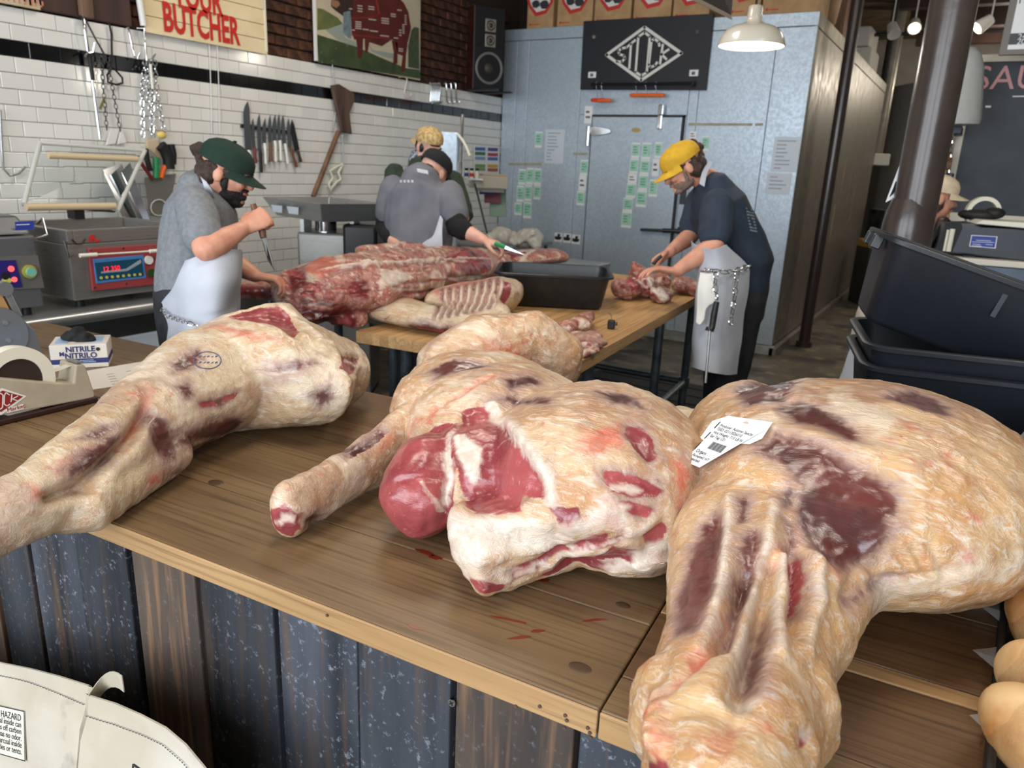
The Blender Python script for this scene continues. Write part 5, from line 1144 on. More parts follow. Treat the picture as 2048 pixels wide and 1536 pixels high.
trousers(pr,pv,sideG,M_DENIMK,fw=BK)
q=MB(); limb(q,[(shR.lerp(elR,.62),.066),(elR,.062),(elR.lerp(wrR,.25),.058)],n=14); cloth('arm_sleeve',q,.007,3,M_BLACKP if False else mat('black_knit',S(16,16,18),.9),pr,.003,14,24)
q=MB(); limb(q,[(shL.lerp(elL,.62),.064),(elL,.06),(elL.lerp(wrL,.5),.052)],n=14); cloth('arm_sleeve',q,.007,3,bpy.data.materials['black_knit'],pr,.003,14,25)
cap(pr,H_,mat('black_cap_cloth',S(22,23,26),.9,ns=40),tilt=-.05)
q=MB()
for c,r_ in (((0,-.07,-.02),(.066,.045,.05)),((.05,-.04,-.03),(.03,.045,.035)),((-.05,-.04,-.03),(.03,.045,.035))): q.ell((0,0,0),*r_,M=H_@Matrix.Translation(c))
cloth('hair',q,.006,3,M_HAIR,pr,.004,40,27)
apron(pr,[[A(880,432,4.02),A(884,436,4.0),A(886,440,3.98)],[A(868,470,3.98),A(876,472,3.96),A(886,474,3.96)],[A(840,500,4.0),A(862,505,3.96),A(886,505,3.96)],[A(840,600,4.0),A(862,605,3.96),A(886,605,3.96)]],nm='apron_tail')
apron(pr,[[A(834,338,4.06),A(856,342,4.04)],[A(835,345,4.04),A(857,349,4.02)]],wr=.0006,nm='apron_strap')
gk=thing('boning_knife','green-handled knife in the hand of the grey-shirted man','knife',A(1000,490,3.95))
obj('handle',MB().tube([A(990,487,3.97),A(1000,490,3.96),A(1010,494,3.95)],.012,8),M_GREENP,gk,smooth=60); obj('blade',MB().slab([A(1008,490,3.95),A(1010,498,3.95),A(1050,510,3.93)],BK*.002),bpy.data.materials['polished_blade'],gk)
# ---- tan cap, behind
hc=at(857,293,D=4.85); fd=(RR*.55-BK*.65-UP*.38).normalized(); H_=hframe(hc,fd,UP)
shL=at(790,345,D=4.9); shR=at(905,362,D=4.75); nb=at(838,325,D=4.9); pv=at(850,560,D=4.95)
elR=at(928,432,D=4.6); wrR=at(896,420,D=4.45); elL=at(775,440,D=4.8); wrL=at(800,460,D=4.6)
pr=thing('person','person in a tan patterned cap and green sweater behind the grey-shirted man','person',(pv.x,pv.y,0))
sideG=(shR-shL).normalized(); mid=(shL+shR)/2
q=MB(); head(q,H_); limb(q,[(nb-UP*.02,.062,.06),(nb.lerp(hc,.5),.055,.055),(hc-UP*.01,.055,.055)])
tors=[(pv-UP*.02,.165,.12),(pv+UP*.12,.165,.12),(pv.lerp(mid,.65),.18,.12),(mid-UP*.02,.175,.11),(mid+UP*.045,.10,.085)]
limb(q,tors,side=sideG); arm(q,shR,elR,wrR); arm(q,shL,elL,wrL); hand(q,wrR,-RR*.8-UP*.2,BK,1,.6); hand(q,wrL,RR*.4-UP*.6,RR,1,.6)
for s in (-1,1):
    hp=pv+sideG*.09*s-UP*.02; an=V(hp.x,hp.y,.09); limb(q,[(hp,.09),(hp.lerp(an,.5),.06),(an,.042)],n=14); limb(q,[(an-UP*.04,.035,.035),(an-UP*.06-BK*.14,.038,.022)],side=RR,n=12)
remesh('body',q,.0065,3,M_SKIN2,pr); face(pr,H_)
q=MB(); limb(q,[(p,a+.018,b+.018) for p,a,b in tors],side=sideG)
limb(q,[(shR,.07),(elR,.062),(elR.lerp(wrR,.6),.052)],n=14); limb(q,[(shL,.07),(elL,.06),(wrL,.046)],n=14)
cloth('sweater',q,.009,4,mat('forest_green_knit',S(46,60,46),.95,col2=S(38,50,40),ns=40,bump=.3,bs=300),pr,.007,10,33)
q=MB(); limb(q,[(nb-UP*.02,.075,.072),(nb+UP*.03,.068,.066)],n=16); cloth('shirt_collar',q,.006,2,mat('checked_collar',S(60,70,92),.9,col2=S(150,156,168),ns=60,lo=.48,hi=.52),pr,.002,20,34)
trousers(pr,pv,sideG,M_DENIMK,fw=-BK)
cap(pr,H_,mat('tan_camo_cap_cloth',S(196,172,122),.9,col2=S(160,132,84),ns=50,lo=.42,hi=.58),tilt=.2,back=True)
q=MB()
for c,r_ in (((0,-.06,-.01),(.07,.05,.06)),((.062,.0,0),(.02,.04,.045)),((-.062,.0,0),(.02,.04,.045)),((0,.07,.05),(.05,.03,.02))): q.ell((0,0,0),*r_,M=H_@Matrix.Translation(c))
cloth('hair',q,.007,3,mat('black_hair',S(26,22,20),.5),pr,.004,40,37)
# ---- woman behind the thick pole
hc=at(1873,397,D=3.95); fd=(RR*.95-UP*.12-BK*.1).normalized(); H_=hframe(hc,fd,UP+RR*.1)
shN=at(1800,490,D=3.85); shF=at(1835,480,D=4.15); nb=at(1845,452,D=4.0); pv=at(1760,690,D=4.0)
pr=thing('person','person in a beige cap partly hidden behind the thick iron pole','person',(pv.x,pv.y,0))
sideG=(shF-shN).normalized(); mid=(shN+shF)/2; elN=at(1800,590,D=3.8); wrN=at(1868,560,D=3.8)
q=MB(); head(q,H_); limb(q,[(nb-UP*.02,.055,.055),(nb.lerp(hc,.5),.05,.05),(hc-UP*.01,.05,.05)])
tors=[(pv-UP*.02,.16,.12),(pv+UP*.14,.145,.11),(pv.lerp(mid,.6),.15,.115),(mid-UP*.02,.155,.10),(mid+UP*.04,.09,.08)]
limb(q,tors,side=sideG); arm(q,shN,elN,wrN,(.046,.04,.036,.025)); hand(q,wrN,RR*.9+UP*.1,-UP,-1,.5,.9); arm(q,shF,at(1850,590,D=4.1),at(1900,560,D=4.0),(.046,.04,.036,.025)); hand(q,at(1900,560,D=4.0),RR*.9+UP*.1,-UP,1,.5,.9)
for s in (-1,1):
    hp=pv+sideG*.085*s-UP*.02; an=V(hp.x,hp.y,.09); limb(q,[(hp,.09),(hp.lerp(an,.5),.06),(an,.042)],n=14); limb(q,[(an-UP*.04-RR*.04,.035,.035),(an-UP*.06+RR*.14,.038,.022)],side=BK,n=12)
remesh('body',q,.0065,3,M_SKIN,pr); face(pr,H_)
q=MB(); limb(q,[(p,a+.02,b+.025) for p,a,b in tors],side=sideG); limb(q,[(shN,.066),(elN,.06),(elN.lerp(wrN,.5),.05)],n=14); limb(q,[(shF,.066),(at(1850,590,D=4.1),.06)],n=14)
cloth('blouse',q,.009,4,mat('oatmeal_linen',S(206,198,182),.9,col2=S(190,181,166),ns=8,bump=.15,bs=300),pr,.009,9,43)
trousers(pr,pv,sideG,mat('blue_denim',S(86,110,140),.9,col2=S(70,92,122),ns=60),fw=RR)
apron(pr,[[A(1800,560,3.72),A(1850,560,3.78),A(1870,560,3.95)],[A(1735,650,3.72),A(1830,650,3.72),A(1860,650,3.95)],[A(1700,700,3.72),A(1800,720,3.70),A(1840,720,3.95)],[A(1660,800,3.74),A(1770,820,3.70),A(1820,820,3.95)]])
cap(pr,H_,mat('beige_cap_cloth',S(214,198,170),.9,col2=S(200,184,156),ns=30),tilt=.0)
q=MB()
for c,r_ in (((0,-.075,-.03),(.068,.05,.08)),((.062,-.02,-.03),(.022,.05,.06)),((-.062,-.02,-.03),(.022,.05,.06))): q.ell((0,0,0),*r_,M=H_@Matrix.Translation(c))
cloth('hair',q,.007,3,M_HAIR,pr,.005,40,47)
# =====================================================================  MEAT ON THE BUTCHER TABLE
T_=TZ_
FLR=flesh_mat('carcass_flesh',S(168,96,80),S(138,58,54),S(198,154,122),leanA=S(122,44,42),leanB=S(92,28,32),film=.35,yaw=.9,sc=1.1,halo=.15)
def table_floor(P):
    L_=(np.array(TF.inverted())@np.c_[P,np.ones(len(P))].T); inside=(L_[0]>-.42)&(L_[1]>-.002)&(L_[0]<TW)&(L_[1]<TL)
    return np.where(inside&(P[:,2]<T_+.001),T_+.001,P[:,2])
ct2=thing('carcass_table','narrow steel table beside the butcher block carrying the side of beef','table',TF@V(-.21,1.2,0))
obj('top',MB().box(-.42,-.012,.28,2.1,TZ_-.035,TZ_,TF),M_STEEL,ct2,bevel=.005)
for x,y in ((-.37,.34),(-.06,.34),(-.37,2.04),(-.06,2.04)): obj('leg',MB().cyl(TF@V(x,y,0),TF@V(x,y,TZ_-.035),.02),M_PIPE,ct2,smooth=40)
obj('undershelf',MB().box(-.40,-.03,.3,2.08,.25,.27,TF),M_STEEL,ct2,bevel=.004)
q=MB()
chain(q,[(612,592,T_+.12,70,.115),(690,572,T_+.14,80,.13),(775,560,T_+.14,76,.135),(865,540,T_+.12,60,.12),(935,530,T_+.10,44,.10),(985,530,T_+.07,30,.07)])
chain(q,[(618,600,T_+.06,50,.10),(640,635,T_-.0,46,.09),(652,672,T_-.08,22,.05)]); chain(q,[(690,625,T_+.05,40,.08),(712,640,T_+.03,26,.05)])
chain(q,[(730,505,T_+.2,18,.035),(800,497,T_+.21,16,.04),(880,505,T_+.19,18,.04)])
chain(q,[(600,572,T_+.12,34,.06),(545,578,T_+.10,22,.045),(490,578,T_+.09,20,.035)])
chain(q,[(930,515,T_+.13,24,.05),(975,512,T_+.1,22,.045),(1000,520,T_+.07,18,.04)])
o=remesh('beef_carcass',q,.006,6,FLR); tag(o,'opened side of beef with bared ribs sprawled over the table end','beef carcass')
g=Flesh(o); g.noise(.008,9,53,3); g.noise(.003,40,55,2)
for k in range(12):
    x=640+k*22; g.stroke('white',[(x,540-k*2),(x+60,532-k*2),(x+120,528-k)],.006,.004,.010) if k%2==0 else g.stroke('lean',[(x,545-k*2),(x+70,540-k*2)],.006,-.006,.010)
for k in range(7): g.stroke('white',[(735+k*20,492+k),(760+k*22,503)],.005,.003,.008)
for pts in ([(575,540),(620,520),(615,560),(585,600)],[(600,610),(690,600),(720,640),(660,680),(620,660)],[(690,560),(740,555),(740,600),(700,600)],[(650,630),(700,640),(690,665),(650,670)]): g.patch('lean',pts,-.006)
for pts in ([(900,505),(960,500),(980,540),(950,555),(910,540)],[(570,545),(600,530),(610,560)],[(660,640),(705,645),(690,662)]): g.patch('cut',pts,-.004)
for pts in ([(575,540),(640,510),(690,530),(640,560)],[(930,500),(990,500),(985,540)]): g.patch('red',pts)
for pts in ([(735,545),(800,530),(840,560),(780,590)],): g.patch('white',pts,grow=-.02)
g.patch('lean',[(475,570),(545,565),(548,592),(480,592)])
rnd=random.Random(3)
for k in range(34):
    x=rnd.uniform(585,930); y=rnd.uniform(500,640); dx=rnd.uniform(14,46); g.stroke(rnd.choice(('white','white','lean','red','cut')),[(x,y),(x+dx,y+rnd.uniform(-8,6)),(x+dx*1.8,y+rnd.uniform(-10,12))],rnd.uniform(.002,.006),rnd.choice((.006,-.008,-.01)),.010)
g.done(table_floor)
q=MB(); chain(q,[(835,590,T_+.06,16,.05),(868,572,T_+.09,20,.06),(905,555,T_+.10,18,.06)]); o=remesh('flank_flap',q,.006,4,FLR); tag(o,'short folded flap of flank leaning on the side of beef','beef cut'); g=Flesh(o); g.noise(.005,18,61,3); g.patch('lean',[(825,595),(850,570),(880,555),(860,590),(840,605)]); g.patch('red',[(880,560),(915,545),(915,575),(890,590)]); g.done(table_floor)
# rib plate
q=MB()
chain(q,[(728,606,T_+.055,30,.052),(775,616,T_+.055,32,.054),(830,630,T_+.05,30,.05),(900,645,T_+.045,26,.045),(970,650,T_+.04,20,.04)])
chain(q,[(885,595,T_+.075,34,.05),(940,592,T_+.095,42,.06),(990,590,T_+.10,46,.075),(1008,592,T_+.10,40,.075)]); chain(q,[(905,625,T_+.05,30,.05),(985,620,T_+.055,36,.055)])
o=remesh('beef_rib_plate',q,.005,5,FL1); tag(o,'beef rib plate with curved ribs and a pale fat roll at the table edge','beef ribs')
g=Flesh(o); g.noise(.004,14,63,3)
for k in range(8):
    x=884+k*16; y=588-k*3.0
    g.stroke('lean',[(x,y-4),(x-2,y+12),(x-9,y+34),(x-18,y+50)],.004,-.010,.007); g.stroke('red',[(x,y-8),(x-2,y+12),(x-9,y+34)],.010,0)
    g.stroke('white',[(x+8,y-8),(x+6,y+12),(x-1,y+34),(x-10,y+48)],.004,.006,.007); g.stroke('lean',[(x,y-12),(x,y)],.007,-.004,.008)
g.patch('cut',[(1003,562),(1022,568),(1020,590),(1008,612),(1000,595)],.0); g.patch('red',[(860,585),(930,562),(1000,556),(1010,570),(940,575),(880,595)]); g.patch('lean',[(815,648),(860,636),(900,645),(905,668),(860,672),(830,665)],0); g.patch('lean',[(900,655),(960,665),(990,650),(1000,660),(950,675),(905,672)]); g.patch('cut',[(820,648),(895,646),(900,668),(840,668)],grow=-.012)
g.done(table_floor)
p=[at(x,y,Z=T_+.11) for x,y in ((757,622),(770,620),(776,634),(763,637))]
bvr=BVHTree.FromObject(o,bpy.context.evaluated_depsgraph_get())
def on_(bv,x,y,e=.001):
    d=Vector(ray(x,y)).normalized(); h=bv.ray_cast(V(0,0,CAM_H),d); return (h[0]+h[1]*e) if h[0] else at(x,y,Z=T_+.1)
obj('grade_stamp',MB().slab([on_(bvr,*c) for c in ((756,621),(768,620),(778,634),(770,638))],(0,0,-.002)),mat('blue_stamp_ink',S(40,80,110),.6),o)
# round stamp on the left leg
bv1=BVHTree.FromObject(M1,bpy.context.evaluated_depsgraph_get())
obj('inspection_stamp',MB().tube([on_(bv1,415+27*math.cos(a*.2618),721+17*math.sin(a*.2618),.0006) for a in range(24)],.0011,5,close=True),mat('stamp_ink',S(74,84,110),.6),M1,label='round blue inspection stamp ring')
q=MB()
for k in range(5):
    for j in range(2): 
        c_=[on_(bv1,x,y,.0004) for x,y in ((398+k*8,712+j*12+(k%2)*2),(403+k*8,711+j*12),(403+k*8,714+j*12),(398+k*8,715+j*12))]; q.slab(c_,(0,0,-.0008))
stuff(obj('stamp_print',q,bpy.data.materials['stamp_ink'],M1))
# loin, scraps, the cut being boned
sd=thing('side_table','small steel side table behind the carcass carrying the beef loin','table',(-2.5,4.7,0))
obj('top',MB().box(-2.9,-2.235,4.3,5.15,T_-.03,T_,),M_STEEL,sd,bevel=.005)
for x,y in ((-2.85,4.35),(-2.3,4.35),(-2.85,5.1),(-2.3,5.1)): obj('leg',MB().cyl((x,y,0),(x,y,T_-.03),.018),M_PIPE,sd)
q=MB(); chain(q,[(1012,520,T_+.05,22,.05),(1060,514,T_+.055,22,.05),(1108,511,T_+.055,20,.05)]); o=remesh('beef_loin',q,.005,4,FLR); tag(o,'long beef loin lying behind the black tub','beef cut'); g=Flesh(o); g.noise(.004,16,71,3); g.stroke('white',[(1030,505),(1070,500),(1118,498)],.012); g.patch('white',[(1060,525),(1118,515),(1115,528),(1070,532)]); 
for k in range(5): g.stroke('red',[(1040+k*15,506),(1044+k*15,516)],.006)
g.patch('lean',[(1010,505),(1050,503),(1060,515),(1020,530)]); g.done(T_+.001)
q=MB(); chain(q,[(1130,655,T_+.025,14,.022),(1160,648,T_+.035,18,.03),(1180,632,T_+.04,10,.025)]); chain(q,[(1150,675,T_+.02,12,.02),(1190,672,T_+.025,14,.02)]); o=remesh('meat_scrap',q,.004,3,FLR); tag(o,'ragged trimmed scrap of beef on the front corner of the butcher table','meat scrap'); g=Flesh(o); g.noise(.006,30,73,3); g.stroke('white',[(1125,655),(1150,665),(1175,650)],.008); g.stroke('lean',[(1150,640),(1190,660)],.01); g.done(table_floor)
q=MB(); chain(q,[(1150,690,T_+.02,9,.018),(1175,692,T_+.022,12,.02),(1198,684,T_+.02,12,.018)]); chain(q,[(1160,708,T_+.012,10,.015),(1190,700,T_+.015,9,.015)]); o=remesh('meat_scrap',q,.004,3,FLR); tag(o,'bony beef scrap lying just in front of the ragged trimmed one','meat scrap'); g=Flesh(o); g.noise(.004,30,75,3); g.stroke('white',[(1140,692),(1170,688)],.008); g.stroke('white',[(1195,690),(1165,705)],.006); g.done(table_floor)
q=MB(); ball(q,1252,578,T_+.055,.085,.08,.055,.3); ball(q,1290,572,T_+.065,.08,.07,.062); ball(q,1275,550,T_+.08,.05,.05,.06); ball(q,1268,540,T_+.11,.025,.03,.05); ball(q,1325,590,T_+.04,.055,.07,.04,.2); ball(q,1318,568,T_+.06,.06,.07,.05); ball(q,1370,570,T_+.05,.07,.09,.05); ball(q,1395,575,T_+.045,.05,.07,.045)
o=remesh('beef_shank_cut',q,.005,4,FLR); tag(o,'red beef cut with a fat flap being boned by the yellow-capped man','beef cut'); g=Flesh(o); g.noise(.012,16,77,3); g.noise(.004,50,78,2)
for k in range(12):
    x=1225+k*14; g.stroke(('white','lean','red')[k%3],[(x,548+(k*17)%40),(x+14,556+(k*13)%40)],.005,(-.008,.006)[k%2],.010)
g.patch('cut',[(1225,560),(1265,550),(1300,570),(1300,595),(1260,592),(1230,580)]); g.patch('lean',[(1225,560),(1265,550),(1300,570),(1300,595),(1260,592)]); g.stroke('white',[(1300,560),(1312,580),(1330,598),(1350,600)],.02,.003); g.patch('cut',[(1355,560),(1395,555),(1398,590),(1370,590)],0); g.stroke('white',[(1268,545),(1285,560)],.006); g.stroke('red',[(1262,530),(1275,545)],.015); g.done(table_floor)
# =====================================================================  LEFT BACK: STEEL TABLE AND VACUUM PACKERS
SZ=.86; XF=-3.27
stb=thing('steel_table','stainless steel work table along the tiled wall under the packers','table',(-3.75,2.2,0))
obj('top',MB().box(-4.33,XF,.9,3.0,SZ-.02,SZ),M_STEEL,stb,bevel=.006); obj('rolled_edge',MB().cyl((XF+.01,.9,SZ-.02),(XF+.01,3.0,SZ-.02),.026,n=16),M_STEEL,stb,smooth=40)
for x,y in ((-3.36,1.0),(-3.36,2.92),(-4.25,1.0),(-4.25,2.92)): obj('leg',MB().cyl((x,y,0),(x,y,SZ-.02),.02),M_PIPE,stb,smooth=40)
obj('undershelf',MB().box(-4.3,-3.32,.95,2.95,.28,.3),M_STEEL,stb,bevel=.004)
zb=.40
for (nm,lab,x,M_,y0,y1) in (('cutting_board','green plastic cutting board stored on edge under the steel table',-3.42,M_GREENP,1.55,1.92),('cutting_board','white plastic cutting board stored on edge under the steel table',-3.36,mat('white_hdpe',S(206,220,232),.4),1.72,2.22)):
    tag(obj(nm,MB().box(x,x+.02,y0,y1,.301,.301+.40),M_,bevel=.008),lab,'cutting board')
def packer(label,x0,x1,y0,y1,z1,name='vacuum_packer'):
    t=thing(name,label,'machine',((x0+x1)/2,(y0+y1)/2,SZ))
    for dx in (.05,-.05):
        for dy in (.05,-.05): 
            X_=x0+.05 if dx>0 else x1-.05; Y_=y0+.05 if dy>0 else y1-.05
            obj('foot',MB().cyl((X_,Y_,SZ+.001),(X_,Y_,SZ+.036),.018),M_BLACK,t)
    return t
M_BRUSH=mat('brushed_steel',S(150,148,144),.3,.6,col2=S(142,140,136),ns=3,st=(1,1,40),rv=.05)
zt2=at(135,461,X=-3.36).z; Y0=at(149,602,X=-3.36).y; Y1=2.44
pk=packer('steel vacuum packer with a red control panel and its clear lid raised','x' and -3.92,-3.36,Y0,Y1,zt2)
Z0=SZ+.036
obj('cabinet',MB().box(-3.92,-3.36,Y0,Y1,Z0,zt2-.06),M_BRUSH,pk,bevel=.006)
obj('chamber_rim',MB().box(-3.92,-3.36,Y0,Y0+.03,zt2-.06,zt2).box(-3.92,-3.36,Y1-.03,Y1,zt2-.06,zt2).box(-3.92,-3.89,Y0+.03,Y1-.03,zt2-.06,zt2).box(-3.39,-3.36,Y0+.03,Y1-.03,zt2-.06,zt2),M_BRUSH,pk,bevel=.004)
obj('seal_bar',MB().cyl((-3.46,Y0+.06,zt2-.03),(-3.46,Y1-.08,zt2-.03),.012),mat('tan_seal_bar',S(196,172,120),.45),pk,smooth=40)
def onx(x,y,X): return at(x,y,X=X)
def zq(x,y): return (x/3.413,350+y/3.413)
XP=-3.357
def plate(nm,pts,M_,par,th,X=XP): return obj(nm,MB().slab([onx(*zq(*p),X) for p in pts],(th,0,0)),M_,par,bevel=.003)
rp=plate('red_panel',[(592,500),(1066,470),(1082,742),(622,790)],mat('red_panel_paint',S(150,62,62),.45),pk,.014)
bp_=plate('blue_bezel',[(632,574),(975,545),(995,702),(655,742)],mat('blue_bezel',S(74,130,190),.4),rp,.004,XP+.014)
dp_=plate('display',[(645,600),(965,568),(980,690),(665,722)],mat('teal_display',S(28,74,98),.25),rp,.003,XP+.018)
plate('display_band',[(690,660),(860,640),(960,575),(965,600),(870,655),(690,672)],mat('grey_swoosh',S(150,160,165),.4),rp,.001,XP+.021)
c=onx(*zq(762,640),XP+.0225); text('digits','12 350',.030,frame(c,(0,1,0),(0,0,1)),mat('red_led',(.9,.02,.04),.4,emit=1.2),rp,sx=1.0)
for k in range(8):
    c=onx(*zq(690+k*38,702-k*3.4),XP+.021); obj('key_button',MB().cyl(c,c+V(.003,0,0),.0065,n=10),mat('yellow_key',S(196,190,90),.5) if 'yellow_key' not in bpy.data.materials else bpy.data.materials['yellow_key'],rp)
for x,y,r,M_ in ((1010,580,.02,M_WHITE),(1030,668,.02,mat('dark_green_knob',S(40,70,30),.4))):
    c=onx(*zq(x,y),XP+.014); obj('dial',MB().cyl(c,c+V(.012,0,0),r,n=18),M_,rp,smooth=40)
for x,y in ((618,512),(840,500),(1045,490),(645,768),(860,742)): c=onx(*zq(x,y),XP+.014); obj('rivet',MB().cyl(c,c+V(.003,0,0),.005,n=8),M_CHROME,rp)
a=onx(*zq(545,550),XP+.05); b=onx(*zq(1110,515),XP+.05)
obj('tow_bar',MB().cyl(a,b,.004).cyl(a,a.lerp(b,.19),.009).cyl(a.lerp(b,.83),b,.009),M_CREAMP,pk,smooth=40)
c=onx(*zq(535,440),XP); obj('maker_swoosh',MB().tube([onx(*zq(490,440),XP+.002),onx(*zq(520,470),XP+.002),onx(*zq(560,468),XP+.002),onx(*zq(582,435),XP+.002)],.003,5),M_BLACK,pk)
obj('maker_logo',MB().slab([onx(*zq(*p),XP) for p in ((600,452),(620,408),(640,408),(650,440),(690,440),(655,462),(640,440),(625,455))],(.0015,0,0)),M_RED,pk)
obj('side_handle',MB().tube([onx(*zq(455,470),XP+.002),onx(*zq(440,455),XP+.03),onx(*zq(470,560),XP+.03),onx(*zq(485,550),XP+.002)],.006,8),M_CHROME,pk,smooth=60)
# lid
TL_,TR_,BR_,BL_=onx(80,286,-4.12),onx(290,301,-4.12),onx(235,422,-3.88),onx(48,408,-3.88)
lid=obj('lid_pane',MB().hexa([BL_,BR_,BR_+V(-.03,0,-.012),BL_+V(-.03,0,-.012)],[TL_,TR_,TR_+V(-.03,0,-.012),TL_+V(-.03,0,-.012)]),M_GLASS,pk,bevel=.004,label='raised clear acrylic lid')
M_CLFR=mat('pale_clear_edge',S(200,202,196),.2,spec=.6)
for a,b in ((TL_,TR_),(TR_,BR_),(BL_,TL_)): obj('lid_edge',MB().cyl(a,b,.011),M_CLFR,lid,smooth=40)
M_SEALB=mat('beige_silicone_bar',S(206,186,150),.4)
obj('lid_bar',MB().cyl(onx(96,311,-4.05),onx(274,318,-4.05),.016),M_SEALB,lid,smooth=40); obj('lid_bar',MB().cyl(onx(52,414,-3.87),onx(230,412,-3.87),.018),M_SEALB,lid,smooth=40)
obj('lid_hinge',MB().box(-3.95,-3.88,2.15,2.2,zt2,zt2+.06),M_BLACK,lid)
# the grey packer at the frame's left
zt1=at(40,430,X=-3.42).z; Yb=at(88,606,X=-3.34).y
pk=packer('grey vacuum packer with a blue keypad at the left edge','x' and -3.95,-3.34,1.0,Yb,zt1)
M_GREYC=mat('grey_steel_paint',S(112,114,116),.4,.5)
obj('cabinet',MB().box(-3.95,-3.34,1.0,Yb,Z0,Z0+.30),M_GREYC,pk,bevel=.008); obj('hood',MB().hexa([(-3.95,1.0,Z0+.305),(-3.345,1.0,Z0+.305),(-3.345,Yb-.005,Z0+.305),(-3.95,Yb-.005,Z0+.305)],[(-3.93,1.0,zt1),(-3.42,1.0,zt1),(-3.42,Yb-.02,zt1),(-3.93,Yb-.02,zt1)]),M_GREYC,pk,bevel=.012)
obj('face_plate',MB().slab([onx(*zq(*p),-3.338) for p in ((-60,560),(255,548),(300,770),(-60,790))],(.003,0,0)),M_BRUSH,pk)
kp=obj('blue_keypad',MB().slab([onx(*zq(*p),-3.335) for p in ((-40,585),(103,580),(150,765),(-40,772))],(.004,0,0)),mat('indigo_keypad',S(44,36,110),.35),pk)
for x,y,r,M_ in ((75,640,.012,mat('red_indicator',(1,.08,.08),.4,emit=1.5)),(97,713,.011,bpy.data.materials['red_indicator']),(35,688,.016,M_BLACK),(28,722,.010,bpy.data.materials['yellow_key']),(60,720,.010,bpy.data.materials['yellow_key'])):
    c=onx(*zq(x,y),-3.331); obj('key_button',MB().cyl(c,c+V(.003,0,0),r,n=12),M_,kp)
c=onx(*zq(200,660),-3.335); obj('button_collar',MB().cyl(c,c+V(.008,0,0),.028,n=20),mat('olive_yellow_ring',S(170,160,60),.5),pk); obj('start_button',MB().cyl(c+V(.008,0,0),c+V(.02,0,0),.019,n=20),mat('pale_teal_button',S(120,180,160),.4),pk)
st_=obj('blue_sticker',MB().slab([onx(*zq(*p),-3.375)+V(.012,0,0) for p in ((90,318),(218,312),(224,368),(95,374))],(.002,0,0)),mat('blue_sticker',S(44,60,150),.4),pk)
obj('sticker_text',MB().slab([onx(*zq(*p),-3.36)+V(.0005,0,0) for p in ((110,338),(200,334),(201,339),(111,343))],(.001,0,0)),M_WHITE,st_)
obj('grab_bar',MB().tube([onx(*zq(255,330),-3.39),onx(*zq(290,300),-3.35),onx(*zq(320,410),-3.30),onx(*zq(200,445),-3.30)],.006,8),M_CHROME,pk,smooth=60)
# =====================================================================  TOOLS ON THE TILED WALL
XT=XW+.025
def W(x,y,s=2.926,ox=0,oy=0,X=XT): return at(ox+x/s,oy+y/s,X=X)
kr=thing('knife_rack','black magnetic knife bar on the tiled wall','rack',W(1560,750))
obj('bar',MB().slab([W(1405,725,X=XW+.001),W(1712,768,X=XW+.001),W(1712,790,X=XW+.001),W(1405,747,X=XW+.001)],(.015,0,0)),M_BLACK,kr,bevel=.002)
M_BL=mat('knife_steel',S(120,126,132),.35,.9); M_DRED=mat('dark_red_handle',S(110,36,30),.45); M_DKBR=mat('dark_brown_handle',S(62,44,36),.5)
KN=[(1438,590,1452,880,46,M_WHITE,1470,975,'widest and longest knife, at the left end of the wall rack'),(1474,690,1486,865,24,M_DRED,1490,955,'slim knife with a dark red handle on the wall rack'),(1510,665,1520,880,26,M_BLACK,1524,1008,'knife with the longest black handle on the wall rack'),(1545,690,1545,840,28,M_WHITE,1551,960,'white-handled knife left of a brown-handled one on the wall rack'),(1575,670,1580,836,24,M_WOODH,1581,945,'brown-handled knife between two white-handled ones on the wall rack'),(1604,668,1606,826,28,M_WHITE,1609,946,'white-handled knife just right of the brown-handled one'),(1628,664,1634,824,22,M_WHITE,1640,940,'white-handled knife in the middle of three white ones'),(1650,670,1664,842,26,M_WHITE,1680,956,'white-handled knife tilted furthest right on the wall rack'),(1682,690,1697,862,26,M_WOODH,1730,978,'slanted brown-handled knife near the right end of the rack'),(1700,700,1738,880,40,M_DKBR,1756,946,'dark cleaver at the right end of the wall rack')]
for (tx,ty,hx,hy,wd,M_,ex,ey,lab) in KN:
    t=thing('kitchen_knife',lab,'knife',W(ex,ey),'knives on the wall rack')
    tip,heel,end=W(tx,ty,X=XW+.0165),W(hx,hy,X=XW+.0165),W(ex,ey,X=XW+.0165); w_=wd/2.926*5.1/F_PX
    d=(heel-tip).normalized(); s=V(1,0,0).cross(d).normalized()*w_
    obj('blade',MB().slab([tip+s*.3,tip+d*.03-s*.15,tip+d*.08-s*.5,heel-s*.5,heel+s*.5,tip+d*.05+s*.5],(.003,0,0)),M_BL if M_ is not M_DKBR else mat('dark_cleaver_steel',S(66,66,70),.4,.8),t)
    obj('handle',MB().tube([heel+V(.006,0,0)-(end-heel)*.02,heel.lerp(end,.15)+V(.008,0,0),heel.lerp(end,.5)+V(.008,0,0),heel.lerp(end,.85)+V(.008,0,0),end+V(.008,0,0)],[.009,.012,.010,.013,.011],8),M_,t,smooth=60)
